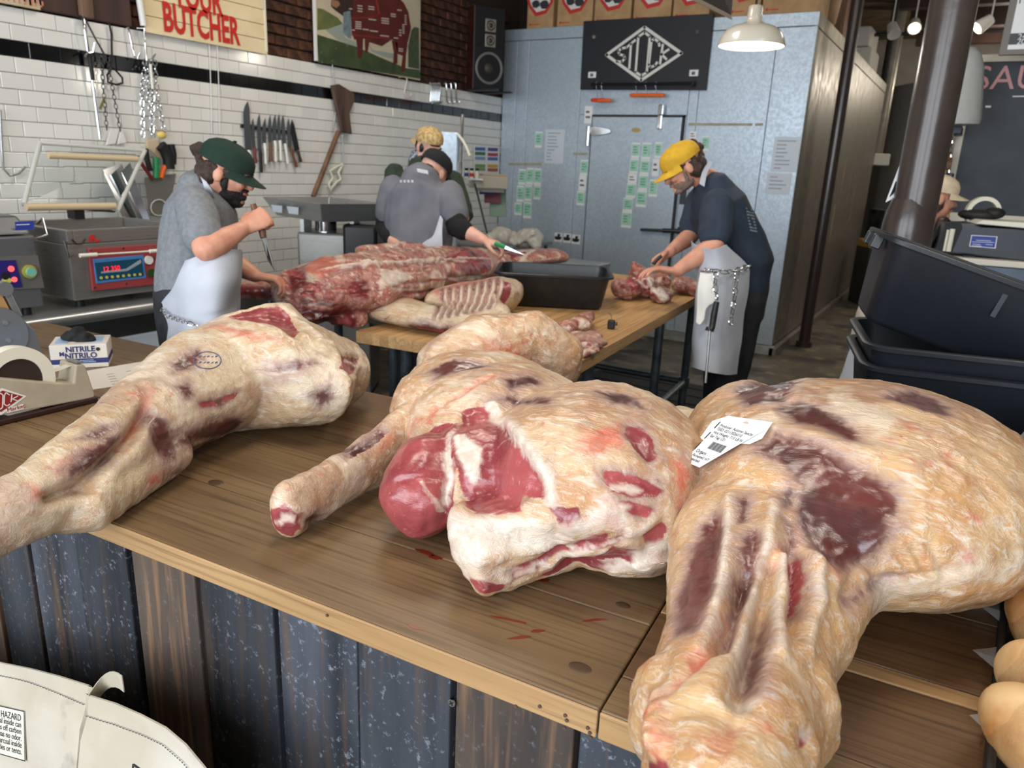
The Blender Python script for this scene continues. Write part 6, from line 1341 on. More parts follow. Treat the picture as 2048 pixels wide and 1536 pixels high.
# gambrel, hooks, cords, chains at the left
def bar(nm,lab,cat,pts,r,M_,n=8,grp=None): return tag(obj(nm,MB().tube(pts,r,n),M_,smooth=60),lab,cat,grp)
gb=thing('meat_spreader','long chrome rod with a black grip hanging over the black tile stripe','hook',W(560,500))
obj('hook',MB().tube([W(465,100,X=XW-.0+.004),W(478,96,X=XW+.03),W(488,110,X=XW+.05),W(500,200,X=XW+.05),W(515,300,X=XW+.04)],.009,8),M_CHROME,gb,smooth=60)
obj('grip',MB().cyl(W(520,310,X=XW+.04),W(545,470,X=XW+.04),.011),M_BLACK,gb,smooth=60); obj('rod',MB().cyl(W(540,470,X=XW+.04),W(586,812,X=XW+.04),.007),M_CHROME,gb,smooth=60); obj('claw',MB().tube([W(515,310,X=XW+.04),W(545,305,X=XW+.06),W(556,250,X=XW+.07)],.006,6).tube([W(515,310,X=XW+.04),W(500,330,X=XW+.06)],.006,6),M_CHROME,gb,smooth=60)
bar('chain_hanger','thin dark rod slanting between two hooks above the black stripe','hook',[W(500,115,X=XW+.03),W(560,230,X=XW+.05),W(612,320,X=XW+.05)],.005,M_DKMETAL)
ch=thing('hanging_chain','chain with a white enamel plate pair hanging on the tile wall','chain',W(640,600))
chain_links('links',[W(592,330,X=XW+.03),W(605,520,X=XW+.03),W(625,760,X=XW+.03)],.009,.0022,M_DKMETAL,ch); chain_links('links',[W(630,340,X=XW+.03),W(655,500,X=XW+.03),W(705,770,X=XW+.03)],.009,.0022,M_DKMETAL,ch)
obj('plate',MB().slab([W(640,757,X=XW+.02),W(690,757,X=XW+.02),W(672,840,X=XW+.02),W(615,850,X=XW+.02)],(.012,0,0)),M_WHITE,ch,bevel=.003); obj('plate',MB().slab([W(700,765,X=XW+.02),W(715,770,X=XW+.02),W(735,835,X=XW+.02),W(680,845,X=XW+.02)],(.012,0,0)),M_WHITE,ch,bevel=.003)
obj('clip',MB().slab([W(606,565,X=XW+.03),W(616,570,X=XW+.03),W(590,640,X=XW+.03),W(578,636,X=XW+.03)],(.006,0,0)),mat('olive_clip',S(120,110,50),.5),ch)
bar('lifting_sling','black rope sling ending in a loop hanging over the black stripe','cord',[W(640,140,X=XW+.02),W(652,200,X=XW+.02),W(655,340,X=XW+.02),W(650,400,X=XW+.03),W(628,440,X=XW+.03),W(632,480,X=XW+.03),W(680,496,X=XW+.03),W(718,485,X=XW+.03),W(715,455,X=XW+.03),W(680,415,X=XW+.03),W(660,395,X=XW+.03)],.006,M_BLACK)
bar('meat_hook','chrome meat hook left of the silver chains, tip turned right','hook',[W(735,165,X=XW-.0+.005),W(750,160,X=XW+.03),W(765,230,X=XW+.03),W(785,330,X=XW+.03),W(805,345,X=XW+.05),W(818,310,X=XW+.06)],.006,M_CHROME)
bar('meat_hook','chrome meat hook that holds the bundle of silver chains','hook',[W(800,165,X=XW-.0+.005),W(845,165,X=XW+.03),W(850,250,X=XW+.03),W(855,345,X=XW+.03),W(885,355,X=XW+.05),W(908,312,X=XW+.06)],.006,M_CHROME)
cb=thing('chain_bundle','bundle of silver chains hanging beside the butcher sign','chain',W(890,560))
for a,b,c in ((850,832,838),(865,870,905),(880,895,890),(905,920,968)): chain_links('strand',[W(a,350,X=XW+.05),W(b,560,X=XW+.04),W(c,800,X=XW+.03)],.011,.0032,M_CHROME,cb)
obj('stick',MB().cyl(W(880,375,X=XW+.07),W(893,520,X=XW+.07),.008),M_CREAMP,cb)
bar('wire_bail','bent steel wire hook on the tile at the left edge','hook',[W(0,640,X=XW+.02),W(10,860,X=XW+.02),W(20,990,X=XW+.02),W(60,1030,X=XW+.03),W(110,1015,X=XW+.04),W(150,975,X=XW+.05)],.006,M_STEEL)
# scabbard with tools
sc_=thing('tool_scabbard','clear wall holder under a bundle of cutters with coloured grips','holder',W(940,1200))
obj('pocket',MB().hexa([W(875,1260,X=XW+.005),W(985,1275,X=XW+.005),W(985,1275,X=XW+.06),W(875,1260,X=XW+.06)],[W(845,1040,X=XW+.005),W(1030,1015,X=XW+.005),W(1030,1015,X=XW+.07),W(845,1040,X=XW+.07)]),mat('smoky_clear_plastic',S(150,148,142),.15,trans=.5,ior=1.1),sc_,bevel=.004)
obj('label_ring',MB().tube([W(930+48*math.cos(a*.5236),1215+48*math.sin(a*.5236),X=XW+.072) for a in range(12)],.003,5,close=True),M_WHITE,sc_)
for nm,lab,pts,r,M_ in (('cutter_handle','dark red cutter grip sticking up left of the green one',[(820,945),(850,990),(895,1050)],.011,M_DRED),('cutter_handle','black grip hanging directly below the silver chains',[(850,870),(860,930),(880,1000)],.016,M_BLACK),('cutter_handle','bright green tool grip hanging on the tile wall',[(912,920),(913,980),(913,1042)],.018,M_GREENP),('cutter_handle','curved bright orange tool grip hanging on the tile wall',[(942,1042),(955,990),(985,955),(1022,945)],.015,M_ORANGE),('cutter_handle','big black glove-like grip right of the green one',[(940,850),(965,880),(985,930),(990,990)],.034,M_BLACK),('cutter_handle','broad black grip beside the tan block, far right of the tool bundle',[(1000,845),(1012,900),(1010,960)],.022,M_BLACK)):
    bar(nm,lab,'tool',[W(x,y,X=XW+.075) for x,y in pts],r,M_,10)
tag(obj('tan_holder',MB().slab([W(845,820,X=XW+.03),W(905,815,X=XW+.03),W(945,900,X=XW+.03),W(925,935,X=XW+.03),W(850,865,X=XW+.03)],(.025,0,0)),mat('tan_leather',S(196,176,148),.6),bevel=.004),'tan leather block among the hanging cutters','holder')
tag(obj('yellow_sponge',MB().ell(W(945,790,X=XW+.06),.02,.03,.022),mat('yellow_wax',S(226,196,110),.6),smooth=180),'yellow ball at the lower end of the silver chains','sponge')
# upright steel trays behind the raised lid
for k,(a,b,c,d,e,f,g_,h) in enumerate(((590,1000,700,960,780,1280,700,1280),(700,1010,750,955,790,1270,760,1275))):
    tag(obj('steel_tray',MB().slab([W(a,b,X=XW+.1+k*.03),W(c,d,X=XW+.06+k*.03),V(XW+.18+k*.03,W(e,f).y+.06,SZ+.002),V(XW+.18+k*.03,W(g_,h).y+.04,SZ+.002)],(.006,0,0)),M_CHROME),('wide' if k==0 else 'narrow')+' shiny steel tray leaning on the wall behind the clear lid','tray')
for k,x in enumerate((1225,1272)): bar('hanging_wire',('left' if k==0 else 'right')+' of two thin pale wires hanging down the tile wall','wire',[W(x,255,X=XW+.012),W(x+8,500,X=XW+.012),W(x+14,780,X=XW+.012)],.003,mat('pale_wire',S(226,226,222),.3) if 'pale_wire' not in bpy.data.materials else bpy.data.materials['pale_wire'],6)
# wooden meat beater and its long handle
def W2(x,y,X=XT): return W(x,y,2.926,480,0,X)
pdl=thing('wooden_paddle','old wooden paddle with a long brown handle hanging on the tile wall','tool',W2(560,800))
obj('head',MB().slab([W2(525,500,X=XW+.03),W2(565,492,X=XW+.03),W2(652,545,X=XW+.03),W2(655,590,X=XW+.03),W2(625,660,X=XW+.03),W2(640,785,X=XW+.03),W2(585,770,X=XW+.03),W2(548,610,X=XW+.03)],(.03,0,0)),mat('worn_dark_wood',S(96,76,62),.7,col2=S(66,50,42),ns=20,st=(1,1,.2)),pdl,bevel=.004)
obj('handle',MB().cyl(W2(575,770,X=XW+.045),W2(428,1150,X=XW+.10),.019),mat('worn_brown_handle',S(128,94,66),.6,col2=S(96,68,48),ns=14,st=(1,1,.2)),pdl,smooth=50)
for a,b,c,d in ((540,380,556,500),(640,590,622,700),(560,660,545,770),(600,790,605,960)): obj('wire_arm',MB().cyl(W2(a,b,X=XW+.035),W2(c,d,X=XW+.035),.005),M_STEEL,pdl)
bar('plastic_hook','cream plastic figure-eight hook hanging near the paddle','hook',[W2(598,962,X=XW+.03),W2(560,980,X=XW+.03),W2(525,1000,X=XW+.03),W2(545,1040,X=XW+.03),W2(520,1075,X=XW+.03),W2(528,1112,X=XW+.03),W2(560,1070,X=XW+.03),W2(590,1050,X=XW+.03),W2(575,1010,X=XW+.03),W2(600,965,X=XW+.03)],.011,M_CREAMP)
bar('s_hook','single cream S-hook on the tile top under the cow poster','hook',[W2(930,452,X=XW+.004),W2(965,447,X=XW+.02),W2(978,465,X=XW+.02),W2(962,540,X=XW+.02),W2(972,572,X=XW+.02),W2(1000,560,X=XW+.03),W2(1002,545,X=XW+.04)],.005,M_CREAMP,6)
for k in range(9):
    x=1112+k*10 if k<6 else 1196+(k-6)*28; L0='chrome S-hook in the tight bundle at the tile wall top' if k<6 else 'chrome S-hook hanging slanted right of the tight bundle'
    bar('s_hook',L0,'hook',[W2(x-4,492,X=XW+.005),W2(x+4,484,X=XW+.02),W2(x+10,492,X=XW+.03),W2(x+2+(k>5)*12,590,X=XW+.03),W2(x+12+(k>5)*12,606,X=XW+.03),W2(x+22+(k>5)*12,592,X=XW+.045)],.006,M_CHROME,6,'S-hooks on the tile wall')
# =====================================================================  GRINDER
GD=4.75
def G(x,y,d=GD): return at(480+x/2.926,y/2.926,D=d)
gr=thing('meat_grinder','big stainless meat grinder with a wide feed pan at the wall','grinder',(G(500,1500).x,G(500,1500).y,0))
rimz=at(480+470/2.926,1190/2.926,D=4.45).z
A0=at(480+125/2.926,1165/2.926,Z=rimz); B0=at(480+470/2.926,1195/2.926,Z=rimz); C0=at(480+900/2.926,1168/2.926,Z=rimz)
a_=G(130,1166,4.9); b_=G(470,1196,4.42); c_=G(880,1172,4.75); d_=a_+c_-b_
pts=[V(p.x,p.y,rimz) for p in (a_,b_,c_,d_)]; ctr=sum(pts,V(0,0,0))/4
bot=[V(*(ctr+(p-ctr)*.78))-V(0,0,.115) for p in pts]; inn=[ctr+(p-ctr)*.95 for p in pts]; ib=[ctr+(p-ctr)*.75-V(0,0,.10) for p in pts]
q=MB(); vsx=bot+pts+inn+ib; q.add(vsx,[(3,2,1,0)]+[(i,(i+1)%4,4+(i+1)%4,4+i) for i in range(4)]+[(4+i,4+(i+1)%4,8+(i+1)%4,8+i) for i in range(4)]+[(8+i,8+(i+1)%4,12+(i+1)%4,12+i) for i in range(4)]+[(12,13,14,15)])
obj('feed_pan',q,M_STEEL,gr,bevel=.004)
bz=ctr-V(0,0,.115)
obj('throat',MB().cyl(bz,bz-V(0,0,.12),.07,n=20),M_CHROME,gr,smooth=40)
gx=frame(V(ctr.x,ctr.y,0),RR,BK)
obj('gear_case',MB().box(-.16,.22,-.12,.3,.62,rimz-.2,gx),M_BRUSH,gr,bevel=.015); obj('motor_housing',MB().box(.14,.36,-.16,.25,.55,rimz-.135,gx),mat('black_enamel',S(22,23,25),.3),gr,bevel=.02)
for x in (-.13,.19): obj('pan_bracket',MB().box(x-.012,x+.012,-.1,.1,rimz-.24,rimz-.11,gx),M_STEEL,gr)
obj('grind_head',MB().cyl(gx@V(-.02,-.12,.80),gx@V(-.02,-.26,.80),.07,n=24).cyl(gx@V(-.02,-.26,.80),gx@V(-.02,-.30,.80),.085,n=24),M_CHROME,gr,smooth=40)
for k,x in enumerate((-.08,.08)): obj('warning_label',MB().slab([b_.lerp(a_,.35+.28*k)-V(0,0,.03)+(-BK*.004),b_.lerp(a_,.55+.28*k)-V(0,0,.03)+(-BK*.004),b_.lerp(a_,.53+.28*k)-V(0,0,.075)+BK*.01,b_.lerp(a_,.37+.28*k)-V(0,0,.075)+BK*.01],(-BK*.004)),M_PAPERB,gr)
obj('yellow_knob',MB().cyl(gx@V(-.19,-.13,.78),gx@V(-.19,-.17,.78),.03,n=14),mat('yellow_knob',S(220,190,50),.4),gr); obj('red_stop_button',MB().ell(gx@V(.25,-.17,.82),.02,.02,.02),M_RED,gr,smooth=180); obj('spec_label',MB().box(.06,.11,-.123,-.12,.74,.9,gx),M_PAPERB,gr)
obj('stand',MB().box(-.14,.3,-.1,.28,.02,.62,gx),M_BRUSH,gr,bevel=.01)
# =====================================================================  CORNER: BANDSAW, CHART, SCALE, BAGS
bs=thing('meat_bandsaw','steel meat bandsaw column in the corner beside the cooler','machine',(at(905,400,D=6.0).x,at(905,400,D=6.0).y,0))
c=at(903,320,D=6.0); fx=frame(V(c.x,c.y,0),RR,BK); zt=at(900,265,D=6.0).z
obj('column',MB().box(-.085,.055,-.08,.12,.85,zt,fx),M_GALV,bs,bevel=.01); obj('table',MB().box(-.3,.3,-.3,.3,.8,.85,fx),M_STEEL,bs,bevel=.006); obj('base',MB().box(-.2,.2,-.2,.2,0,.8,fx),M_STEEL,bs,bevel=.01)
a=at(925,230,D=5.9); b=at(920,392,D=5.9); obj('guide_rod',MB().cyl(a,b,.014).cyl(at(921,325,D=5.9),b,.022),M_CHROME,bs,smooth=40)
obj('guard_arm',MB().tube([at(915,268,D=5.85),at(925,280,D=5.84),at(932,292,D=5.84),at(940,312,D=5.84)],.012,8),M_CREAMP,bs,smooth=60)
cc=thing('colour_chart','wall chart with rows of coloured cutting board bars in the tile corner','chart',at(974,318,X=XW+.02))
def W5(x,y,X=XW+.01): return at(880+x/5.4875,220+y/5.4875,X=X)
obj('sheet',MB().slab([W5(375,385),W5(648,405),W5(645,712),W5(375,690)],(.004,0,0)),M_PAPER,cc)
for x,y,col in ((440,428,(60,110,180)),(580,434,(90,70,140)),(440,478,(50,120,80)),(580,490,(180,60,80)),(440,530,(130,160,200)),(578,536,(90,110,170)),(440,612,(120,160,90)),(578,616,(210,170,70)),(440,650,(140,160,90)),(578,658,(180,90,60))):
    nmm='chart_%d_%d_%d'%col; mm=bpy.data.materials.get(nmm) or mat(nmm,S(*col),.5)
    obj('colour_bar',MB().slab([W5(x-56,y-20,XW+.0145),W5(x+56,y-16,XW+.0145),W5(x+56,y+20,XW+.0145),W5(x-56,y+16,XW+.0145)],(.001,0,0)),mm,cc)
ls=thing('label_scale','beige label scale on a bracket in the corner beside the cooler','scale',at(988,378,D=6.5)); fx=frame(at(988,378,D=6.5),(RR*.95+BK*.3),(0,0,1))
obj('case',MB().box(-.17,.13,.0,.11,-.25,0,fx),mat('beige_case',S(178,174,160),.5),ls,bevel=.01); obj('platter',MB().box(-.10,.12,.111,.125,-.22,-.02,fx),mat('wood_platter',S(190,165,130),.5),ls,bevel=.003); obj('wall_bracket',MB().box(-.1,.1,-.03,.0,-.28,-.02,fx),M_STEEL,ls)
br=thing('bottle_shelf','little wall shelf holding spice bottles left of the colour chart','shelf',at(945,358,D=6.4)); fx2=frame(at(945,357,D=6.4),RR,(0,0,1)); obj('board',MB().box(-.08,.09,-.012,0,-.12,0,fx2),M_STEEL,br)
for k,(x,col) in enumerate((( -.055,M_BLUE),(-.01,M_RED),(.035,M_CREAMP))):
    t=thing('spice_bottle',['bottle with a blue label on the corner shelf','bottle with a red label on the corner shelf','bottle with a pale label on the corner shelf'][k],'bottle',fx2@V(x,0,-.04),'bottles on the corner shelf'); obj('jar',MB().cyl(fx2@V(x,.001,-.04),fx2@V(x,.065,-.04),.019,n=14),M_CREAMP,t,smooth=40); obj('label_band',MB().cyl(fx2@V(x,.015,-.04),fx2@V(x,.045,-.04),.0195,n=14),col,t,smooth=40); obj('lid',MB().cyl(fx2@V(x,.065,-.04),fx2@V(x,.085,-.04),.016,n=14),M_BLACK,t,smooth=40)
for k,(x0,y0,x1,y1,col,nm) in enumerate(((430,860,600,930,(60,76,130),'blue'),(485,870,665,1025,(120,58,70),'dark red'),(545,868,725,1175,(108,136,118),'grey green'))):
    dd=6.62+.03*k; P5=lambda x,y: at(880+x/5.4875,220+y/5.4875,D=dd)
    tag(obj('hanging_board',MB().slab([P5(x0,y0),P5(x1,y0+5),P5(x1,y1),P5(x0,y1-5)],BK*.015),mat('board_%s'%nm.replace(' ','_'),S(*col),.5),bevel=.005),'%s cutting board hanging under the label scale'%nm,'cutting board')
M_FILM=mat('crinkled_pale_plastic',S(206,204,194),.25,trans=.15,bump=.9,bs=22)
for lab,pts,rr in (('left crumpled pale plastic sack on the shelf under the label scale',[(982,484),(1004,474),(1026,478)],(.07,.09,.07)),('right crumpled pale plastic sack under the order slips',[(1046,482),(1058,476),(1070,484)],(.07,.10,.07))):
    q=MB(); 
    for (x,y),r_ in zip(pts,rr): q.ell(at(x,y,D=6.25),r_*1.1,r_,r_*.9)
    o=cloth('plastic_sack',q,.012,2,M_FILM,None,.03,14,81); tag(o,lab,'sack')
sh=thing('corner_shelf','low steel shelf in the corner carrying the plastic sacks','shelf',(-4.0,5.9,0)); zz=at(1020,505,D=6.25).z
obj('deck',MB().box(-4.33,-3.5,5.7,6.6,zz-.03,zz),M_STEEL,sh,bevel=.004)
for x,y in ((-4.28,5.75),(-3.55,5.75),(-4.28,6.55),(-3.55,6.55)): obj('leg',MB().cyl((x,y,0),(x,y,zz-.03),.018),M_PIPE,sh)
bar('leaning_rod','thin dark rod leaning in the corner below the bottle shelf','rod',[at(950,368,D=6.1),at(974,466,D=5.9)],.008,M_DKMETAL)
# =====================================================================  SMALL THINGS ON THE COUNTER
# tape dispenser
XD=-1.87
M_BEIGE=mat('beige_dispenser_plastic',S(176,166,146),.4,col2=S(166,155,134),ns=20)
td=thing('tape_dispenser','beige desk tape dispenser with a red diamond sticker, left on the counter','tape dispenser',(XD-.035,.85,KZ))
def D_(x,y,X=XD): return at(x,y,X=X)
b0=D_(-130,868); 
prof=[(-130,860),(0,832),(188,796),(191,790),(172,733),(166,728),(152,729),(148,766),(110,766),(0,756),(-130,752)]
obj('body',MB().slab([D_(*p) for p in prof],(-.075,0,0)),M_BEIGE,td,bevel=.004)
zb_=KZ+.001
obj('base',MB().box(XD-.079,XD+.004,D_(-130,850).y,D_(192,795).y+.004,zb_,D_(100,815).z),mat('maroon_base',S(44,22,22),.4),td,bevel=.004)
rc=D_(40,764,XD-.012); ry=.078
roll=obj('tape_roll',MB().lathe([(.056,-.018),(.084,-.018),(.085,-.012),(.085,.012),(.084,.018),(.056,.018),(.056,-.018)],44,Matrix.Translation(rc+V(-.02,0,0))@Matrix.Rotation(math.pi/2,4,'Y')),mat('translucent_tape',S(222,218,200),.3,coat=.3),td,smooth=50)
obj('tape_core',MB().lathe([(.0005,-.013),(.0555,-.013),(.0555,.013),(.0005,.013)],36,Matrix.Translation(rc+V(-.02,0,0))@Matrix.Rotation(math.pi/2,4,'Y')),mat('dark_brown_core',S(48,34,30),.5),roll,smooth=50)
a=D_(106,745,XD-.02); b=D_(154,727,XD-.02); obj('tape_tongue',MB().slab([a,b,b+V(-.024,0,0),a+V(-.024,0,0)],(0,0,-.001)),bpy.data.materials['translucent_tape'],td)
obj('cutter_blade',MB().slab([D_(154,727),D_(166,726),D_(166,726)+V(-.05,0,0),D_(154,727)+V(-.05,0,0)],(0,0,.004)),M_STEEL,td)
sk=obj('diamond_sticker',MB().slab([D_(*p,XD+.0003) for p in ((-48,806),(4,776),(53,792),(2,830))],(.0006,0,0)),M_WHITE,td)
obj('diamond_fill',MB().slab([D_(*p,XD+.0009) for p in ((-40,806),(5,781),(46,793),(2,824))],(.0006,0,0)),mat('maroon_print',S(138,34,36),.5),sk)
def dstroke(nm,pts,w_=.0022):
    q=MB(); P=[D_(*p,XD+.0016) for p in pts]
    for a,b in zip(P,P[1:]):
        d=b-a; n_=V(0,-d.z,d.y).normalized()*w_/2; q.slab([a-n_,b-n_,b+n_,a+n_],(.0004,0,0))
    return obj(nm,q,M_WHITE,sk)
dstroke('letter_o',[(0,786),(6,790),(5,815),(-2,820)]); dstroke('letter_c',[(19,790),(12,785),(9,790),(8,808),(14,812),(20,808)]); dstroke('letter_k',[(24,788),(22,804)]); dstroke('letter_k',[(36,792),(24,798),(34,801)])
tg=obj('market_tab',MB().slab([D_(*p,XD+.0003) for p in ((12,818),(46,808),(50,811),(46,818),(14,826))],(.001,0,0)),M_WHITE,sk); text('lettering','Market',.014,frame(D_(32,816,XD+.0015),D_(46,811)-D_(16,819),(0,0,1)),mat('red_script',S(150,40,40),.5),sk)
# gummed tape machine behind it
gm=thing('gummed_tape_machine','grey metal gummed-tape machine with a round side plate at the left edge','tape machine',at(40,715,Z=KZ))
p0=at(90,712,Z=KZ); XG=p0.x-.02
def G2(x,y,X=None): return at(x,y,X=XG if X is None else X)
M_GREYM=mat('hammered_grey_metal',S(132,136,140),.4,.5)
cz=G2(-8,672); obj('side_plate',MB().cyl(cz+V(.0,0,0),cz+V(.008,0,0),.088,n=40),M_GREYM,gm,smooth=40); obj('drum',MB().cyl(cz+V(-.1,0,0),cz,.08,n=36),mat('kraft_tape_roll',S(172,132,84),.7),gm,smooth=40)
for x,y in ((8,645),(14,680)): c=G2(x,y)+V(.008,0,0); obj('bolt',MB().cyl(c,c+V(.004,0,0),.007,n=8),M_STEEL,gm)
bse=[G2(-60,735),G2(88,712),G2(70,660),G2(48,640),G2(30,635),G2(40,690),G2(-60,700)]; obj('frame',MB().slab([V(p.x,p.y,max(p.z,KZ+.001)) for p in bse],(-.11,0,0)),M_GREYM,gm,bevel=.004)
obj('lever_arm',MB().slab([G2(4,578),G2(18,575),G2(46,632),G2(34,640)],(-.03,0,0)),M_STEEL,gm,bevel=.003); obj('lever_end',MB().cyl(G2(10,578)+V(-.03,0,0),G2(10,578)+V(.004,0,0),.022,n=20),M_GREYM,gm,smooth=40); obj('kraft_panel',MB().slab([G2(-30,590),G2(4,590),G2(30,640),G2(-30,640)],(-.06,0,0)),bpy.data.materials['kraft_tape_roll'],gm)
# glove box
a=at(104,739,Z=KZ+.0005); b=at(218,733,Z=KZ+.0005); d=(b-a); wd=d.length; d.normalize(); n_=V(-d.y,d.x,0); bh=.072; bd=.125
gx_=frame(a,d,n_)
gb_=thing('glove_box','white and blue box of nitrile gloves with a black glove sticking out','box',gx_@V(wd/2,bd/2,0))
M_BOXW=mat('box_board_white',S(206,198,188),.55); M_NAVY=mat('navy_print',S(36,42,96),.5); M_LTBL=mat('light_blue_print',S(150,176,206),.5)
obj('carton',MB().box(0,wd,0,bd,0,bh,gx_),M_BOXW,gb_,bevel=.0015)
obj('navy_band',MB().box(-.0006,wd+.0006,-.0006,bd,.014,.029,gx_),M_NAVY,gb_); obj('blue_side',MB().box(-.0008,0,.0,bd,.03,bh-.001,gx_),M_LTBL,gb_)
for x0,x1,y0,y1 in ((.01,.045,.02,.1),(wd-.055,wd-.015,.02,.11)): obj('top_print',MB().box(x0,x1,y0,y1,bh,bh+.0005,gx_),M_LTBL,gb_)
FX=gx_@Matrix.Rotation(math.pi/2,4,'X')
text('lettering','NITRILE',.0225,FX@Matrix.Translation((wd*.53,bh*.80,.0005)),M_NAVY,gb_,bold=.0006); text('lettering','NITRILO',.0225,FX@Matrix.Translation((wd*.53,bh*.53,.0005)),M_NAVY,gb_,bold=.0006); text('lettering','M',.017,FX@Matrix.Translation((wd*.2,bh*.62,.0005)),M_NAVY,gb_,bold=.0006)
obj('size_dot',MB().cyl(FX@V(wd*.84,bh*.78,0),FX@V(wd*.84,bh*.78,.0008),.0058,n=16),M_BLACK,gb_); obj('band_text',MB().box(wd*.48,wd*.78,-.0012,-.0006,.0175,.0195,gx_).box(wd*.5,wd*.74,-.0012,-.0006,.0225,.0245,gx_),M_LTBL,gb_)
q=MB(); 
for x,y,z,r_ in ((.3,.55,.01,.028),(.45,.5,.018,.03),(.55,.45,.012,.03),(.62,.4,.004,.024),(.5,.35,.0,.02),(.38,.65,.01,.02)): q.ell(gx_@V(wd*x,bd*y,bh+z),r_,r_*.8,r_*.6)
gl=cloth('black_glove',q,.004,2,mat('black_nitrile',S(12,12,13),.85),gb_,.008,45,91)
# price sheet
pc_=[at(x,y,Z=KZ+.0012) for x,y in ((186,779),(360,752),(350,712),(170,742))]
ps=thing('handwritten_sheet','white sheet with handwritten columns beside the glove box','paper',pc_[0]); obj('sheet',MB().slab(pc_,(0,0,-.001)),M_BOXW,ps)
ux=(pc_[1]-pc_[0]).normalized(); vy=(pc_[3]-pc_[0]).normalized(); q=MB()
for r_ in range(5):
    for k in range(5):
        o_=pc_[0]+ux*(.05+.055*k)+vy*(.02+.028*r_+ (k%2)*.004); q.slab([o_,o_+ux*.02,o_+ux*.02+vy*.0025,o_+vy*.0025],(0,0,.0005))
stuff(obj('handwriting',q,M_INK,ps))
# =====================================================================  CARCASS LABEL ON THE RUMP
bv3=BVHTree.FromObject(M3,bpy.context.evaluated_depsgraph_get())
o_=on_(bv3,1457,850,.012); xr=on_(bv3,1530,868,.012); yl=on_(bv3,1420,936,.014)
Fl=frame(o_,xr-o_,o_-yl); wl=(xr-o_).length*1.05; hl=(o_-yl).length*1.02
lb=thing('carcass_label','torn white carcass label with barcode stuck on the right-hand beef','label',o_)
obj('backing',MB().prism([(-.028,-.008),(-.004,.010),(wl*.95,.020),(wl*1.03,-.012),(wl*.9,-.028),(.0,-.05),(-.02,-.045)],.0006,Fl@Matrix.Translation((0,0,-.004))),M_PAPER,lb)
obj('front',MB().prism([(0,0),(wl,0.004),(wl*.72,-hl*.45),(wl*.42,-hl*.98),(.004,-hl*.98),(-.002,-hl*.93)],.0006,Fl),M_PAPER,lb)
def ltext(s_,x,y,h): text('lettering',s_,h,Fl@Matrix.Translation((x,y,.0007)),M_BLACK,lb,depth_=.0001,align='LEFT',bold=.0001)
hh=hl
ltext('Producer: Autumn Sanctu',.004,-hh*.14,.0078); ltext('TEID: 02112026010',.004,-hh*.22,.0078); ltext('Hot Weight: 715 LB N',.004,-hh*.30,.0078); ltext('Ear Tag: L01',.004,-hh*.38,.0078); ltext('Organs',.004,-hh*.72,.0092); ltext('Accepted: HT',.004,-hh*.81,.0076); ltext('Rejected:',.004,-hh*.89,.0076)
x_=.022
for k in range(16):
    w_=(.0006,.0012,.0018,.0009)[(k*7)%4]; obj('barcode_bar',MB().box(x_,x_+w_,-hh*.62,-hh*.47,.0006,.001,Fl),M_BLACK,lb); x_+=w_+.0011
for k in range(4): obj('edge_mark',MB().box(-.0035,-.0012,-hh*(.95-.24*k),-hh*(.80-.24*k),.0006,.001,Fl),M_BLACK,lb)
# =====================================================================  CHARCOAL SACKS IN FRONT OF THE COUNTER
M_SACK=mat('kraft_white_sack',S(188,182,168),.8,col2=S(170,160,142),ns=5,nd=6,bump=.8,bs=9,col3=S(120,118,116),ns3=9,lo3=.66,hi3=.78)
def sack(label,top,v0,name='charcoal_sack'):
    "paper sack standing on the floor; top = points along its stitched top edge"
    t=thing(name,label,'sack',(at_v(*top[len(top)//2],v0).x,at_v(*top[len(top)//2],v0).y,0),'charcoal sacks')
    T=[at_v(x,y,v0) for x,y in top]; rows=[]
    for f,out in ((0,0),(.045,-.004),(.10,-.02),(.25,-.045),(.6,-.06),(.97,-.05),(1,-.045)):
        rows.append([V(p.x,p.y,p.z*(1-f)+.003*f)+CV*out+Vector(noise.noise_vector(V(p.x*5,f*3,2)))*.008*(0<f<.97) for p in T])
    back=[[p+CV*(.003,.012,.05,.10,.12,.11,.10)[i] for p in r_] for i,r_ in enumerate(rows)]
    t['w']=0; del t['w']
    pw=obj('paper_wall',MB().sheet(list(reversed(back))+rows),M_SACK,t,smooth=60)
    for k_ in (0,-1): obj('side_fold',MB().sheet([[rows[i][k_],(rows[i][k_]+back[i][k_])/2+CU*(.012 if k_ else -.012),back[i][k_]] for i in range(len(rows))]),M_SACK,t,smooth=60)
    st=[p*1 for p in rows[1]]; q=MB()
    for a,b in zip(st,st[1:]):
        n=max(2,int((b-a).length/.008))
        for k in range(n): o_=a.lerp(b,k/n)-CV*.003; e=a.lerp(b,(k+.55)/n)-CV*.003; q.tube([o_,e],.0008,4)
    stuff(obj('stitching',q,M_INK,t))
    return t,pw
def fine(pts,n=24):
    out=[]
    for i in range(n+1):
        t=i/n*(len(pts)-1); k=min(int(t),len(pts)-2); f=t-k; out.append((pts[k][0]*(1-f)+pts[k+1][0]*f,pts[k][1]*(1-f)+pts[k+1][1]*f))
    return out
s1,rw1=sack('left white paper charcoal sack printed with a boxed hazard warning',fine([(-260,1290),(-100,1305),(0,1326),(60,1338),(120,1354),(176,1372)]),-.13)
s2,rw2=sack('right white paper charcoal sack with its curled top ear',fine([(178,1392),(230,1408),(280,1430),(330,1456),(370,1490),(405,1532),(450,1590)]),-.145)
obj('curled_ear',MB().sheet([[at_v(176+ (245-176)*t_/8, 1390-48*math.sin(t_/8*2.2)-2*h_, -.145+.03*math.sin(t_/8*3.14)+.002*h_)-V(0,0,.012*h_) for t_ in range(9)] for h_ in range(4)],.0015),M_SACK,s2,smooth=70)
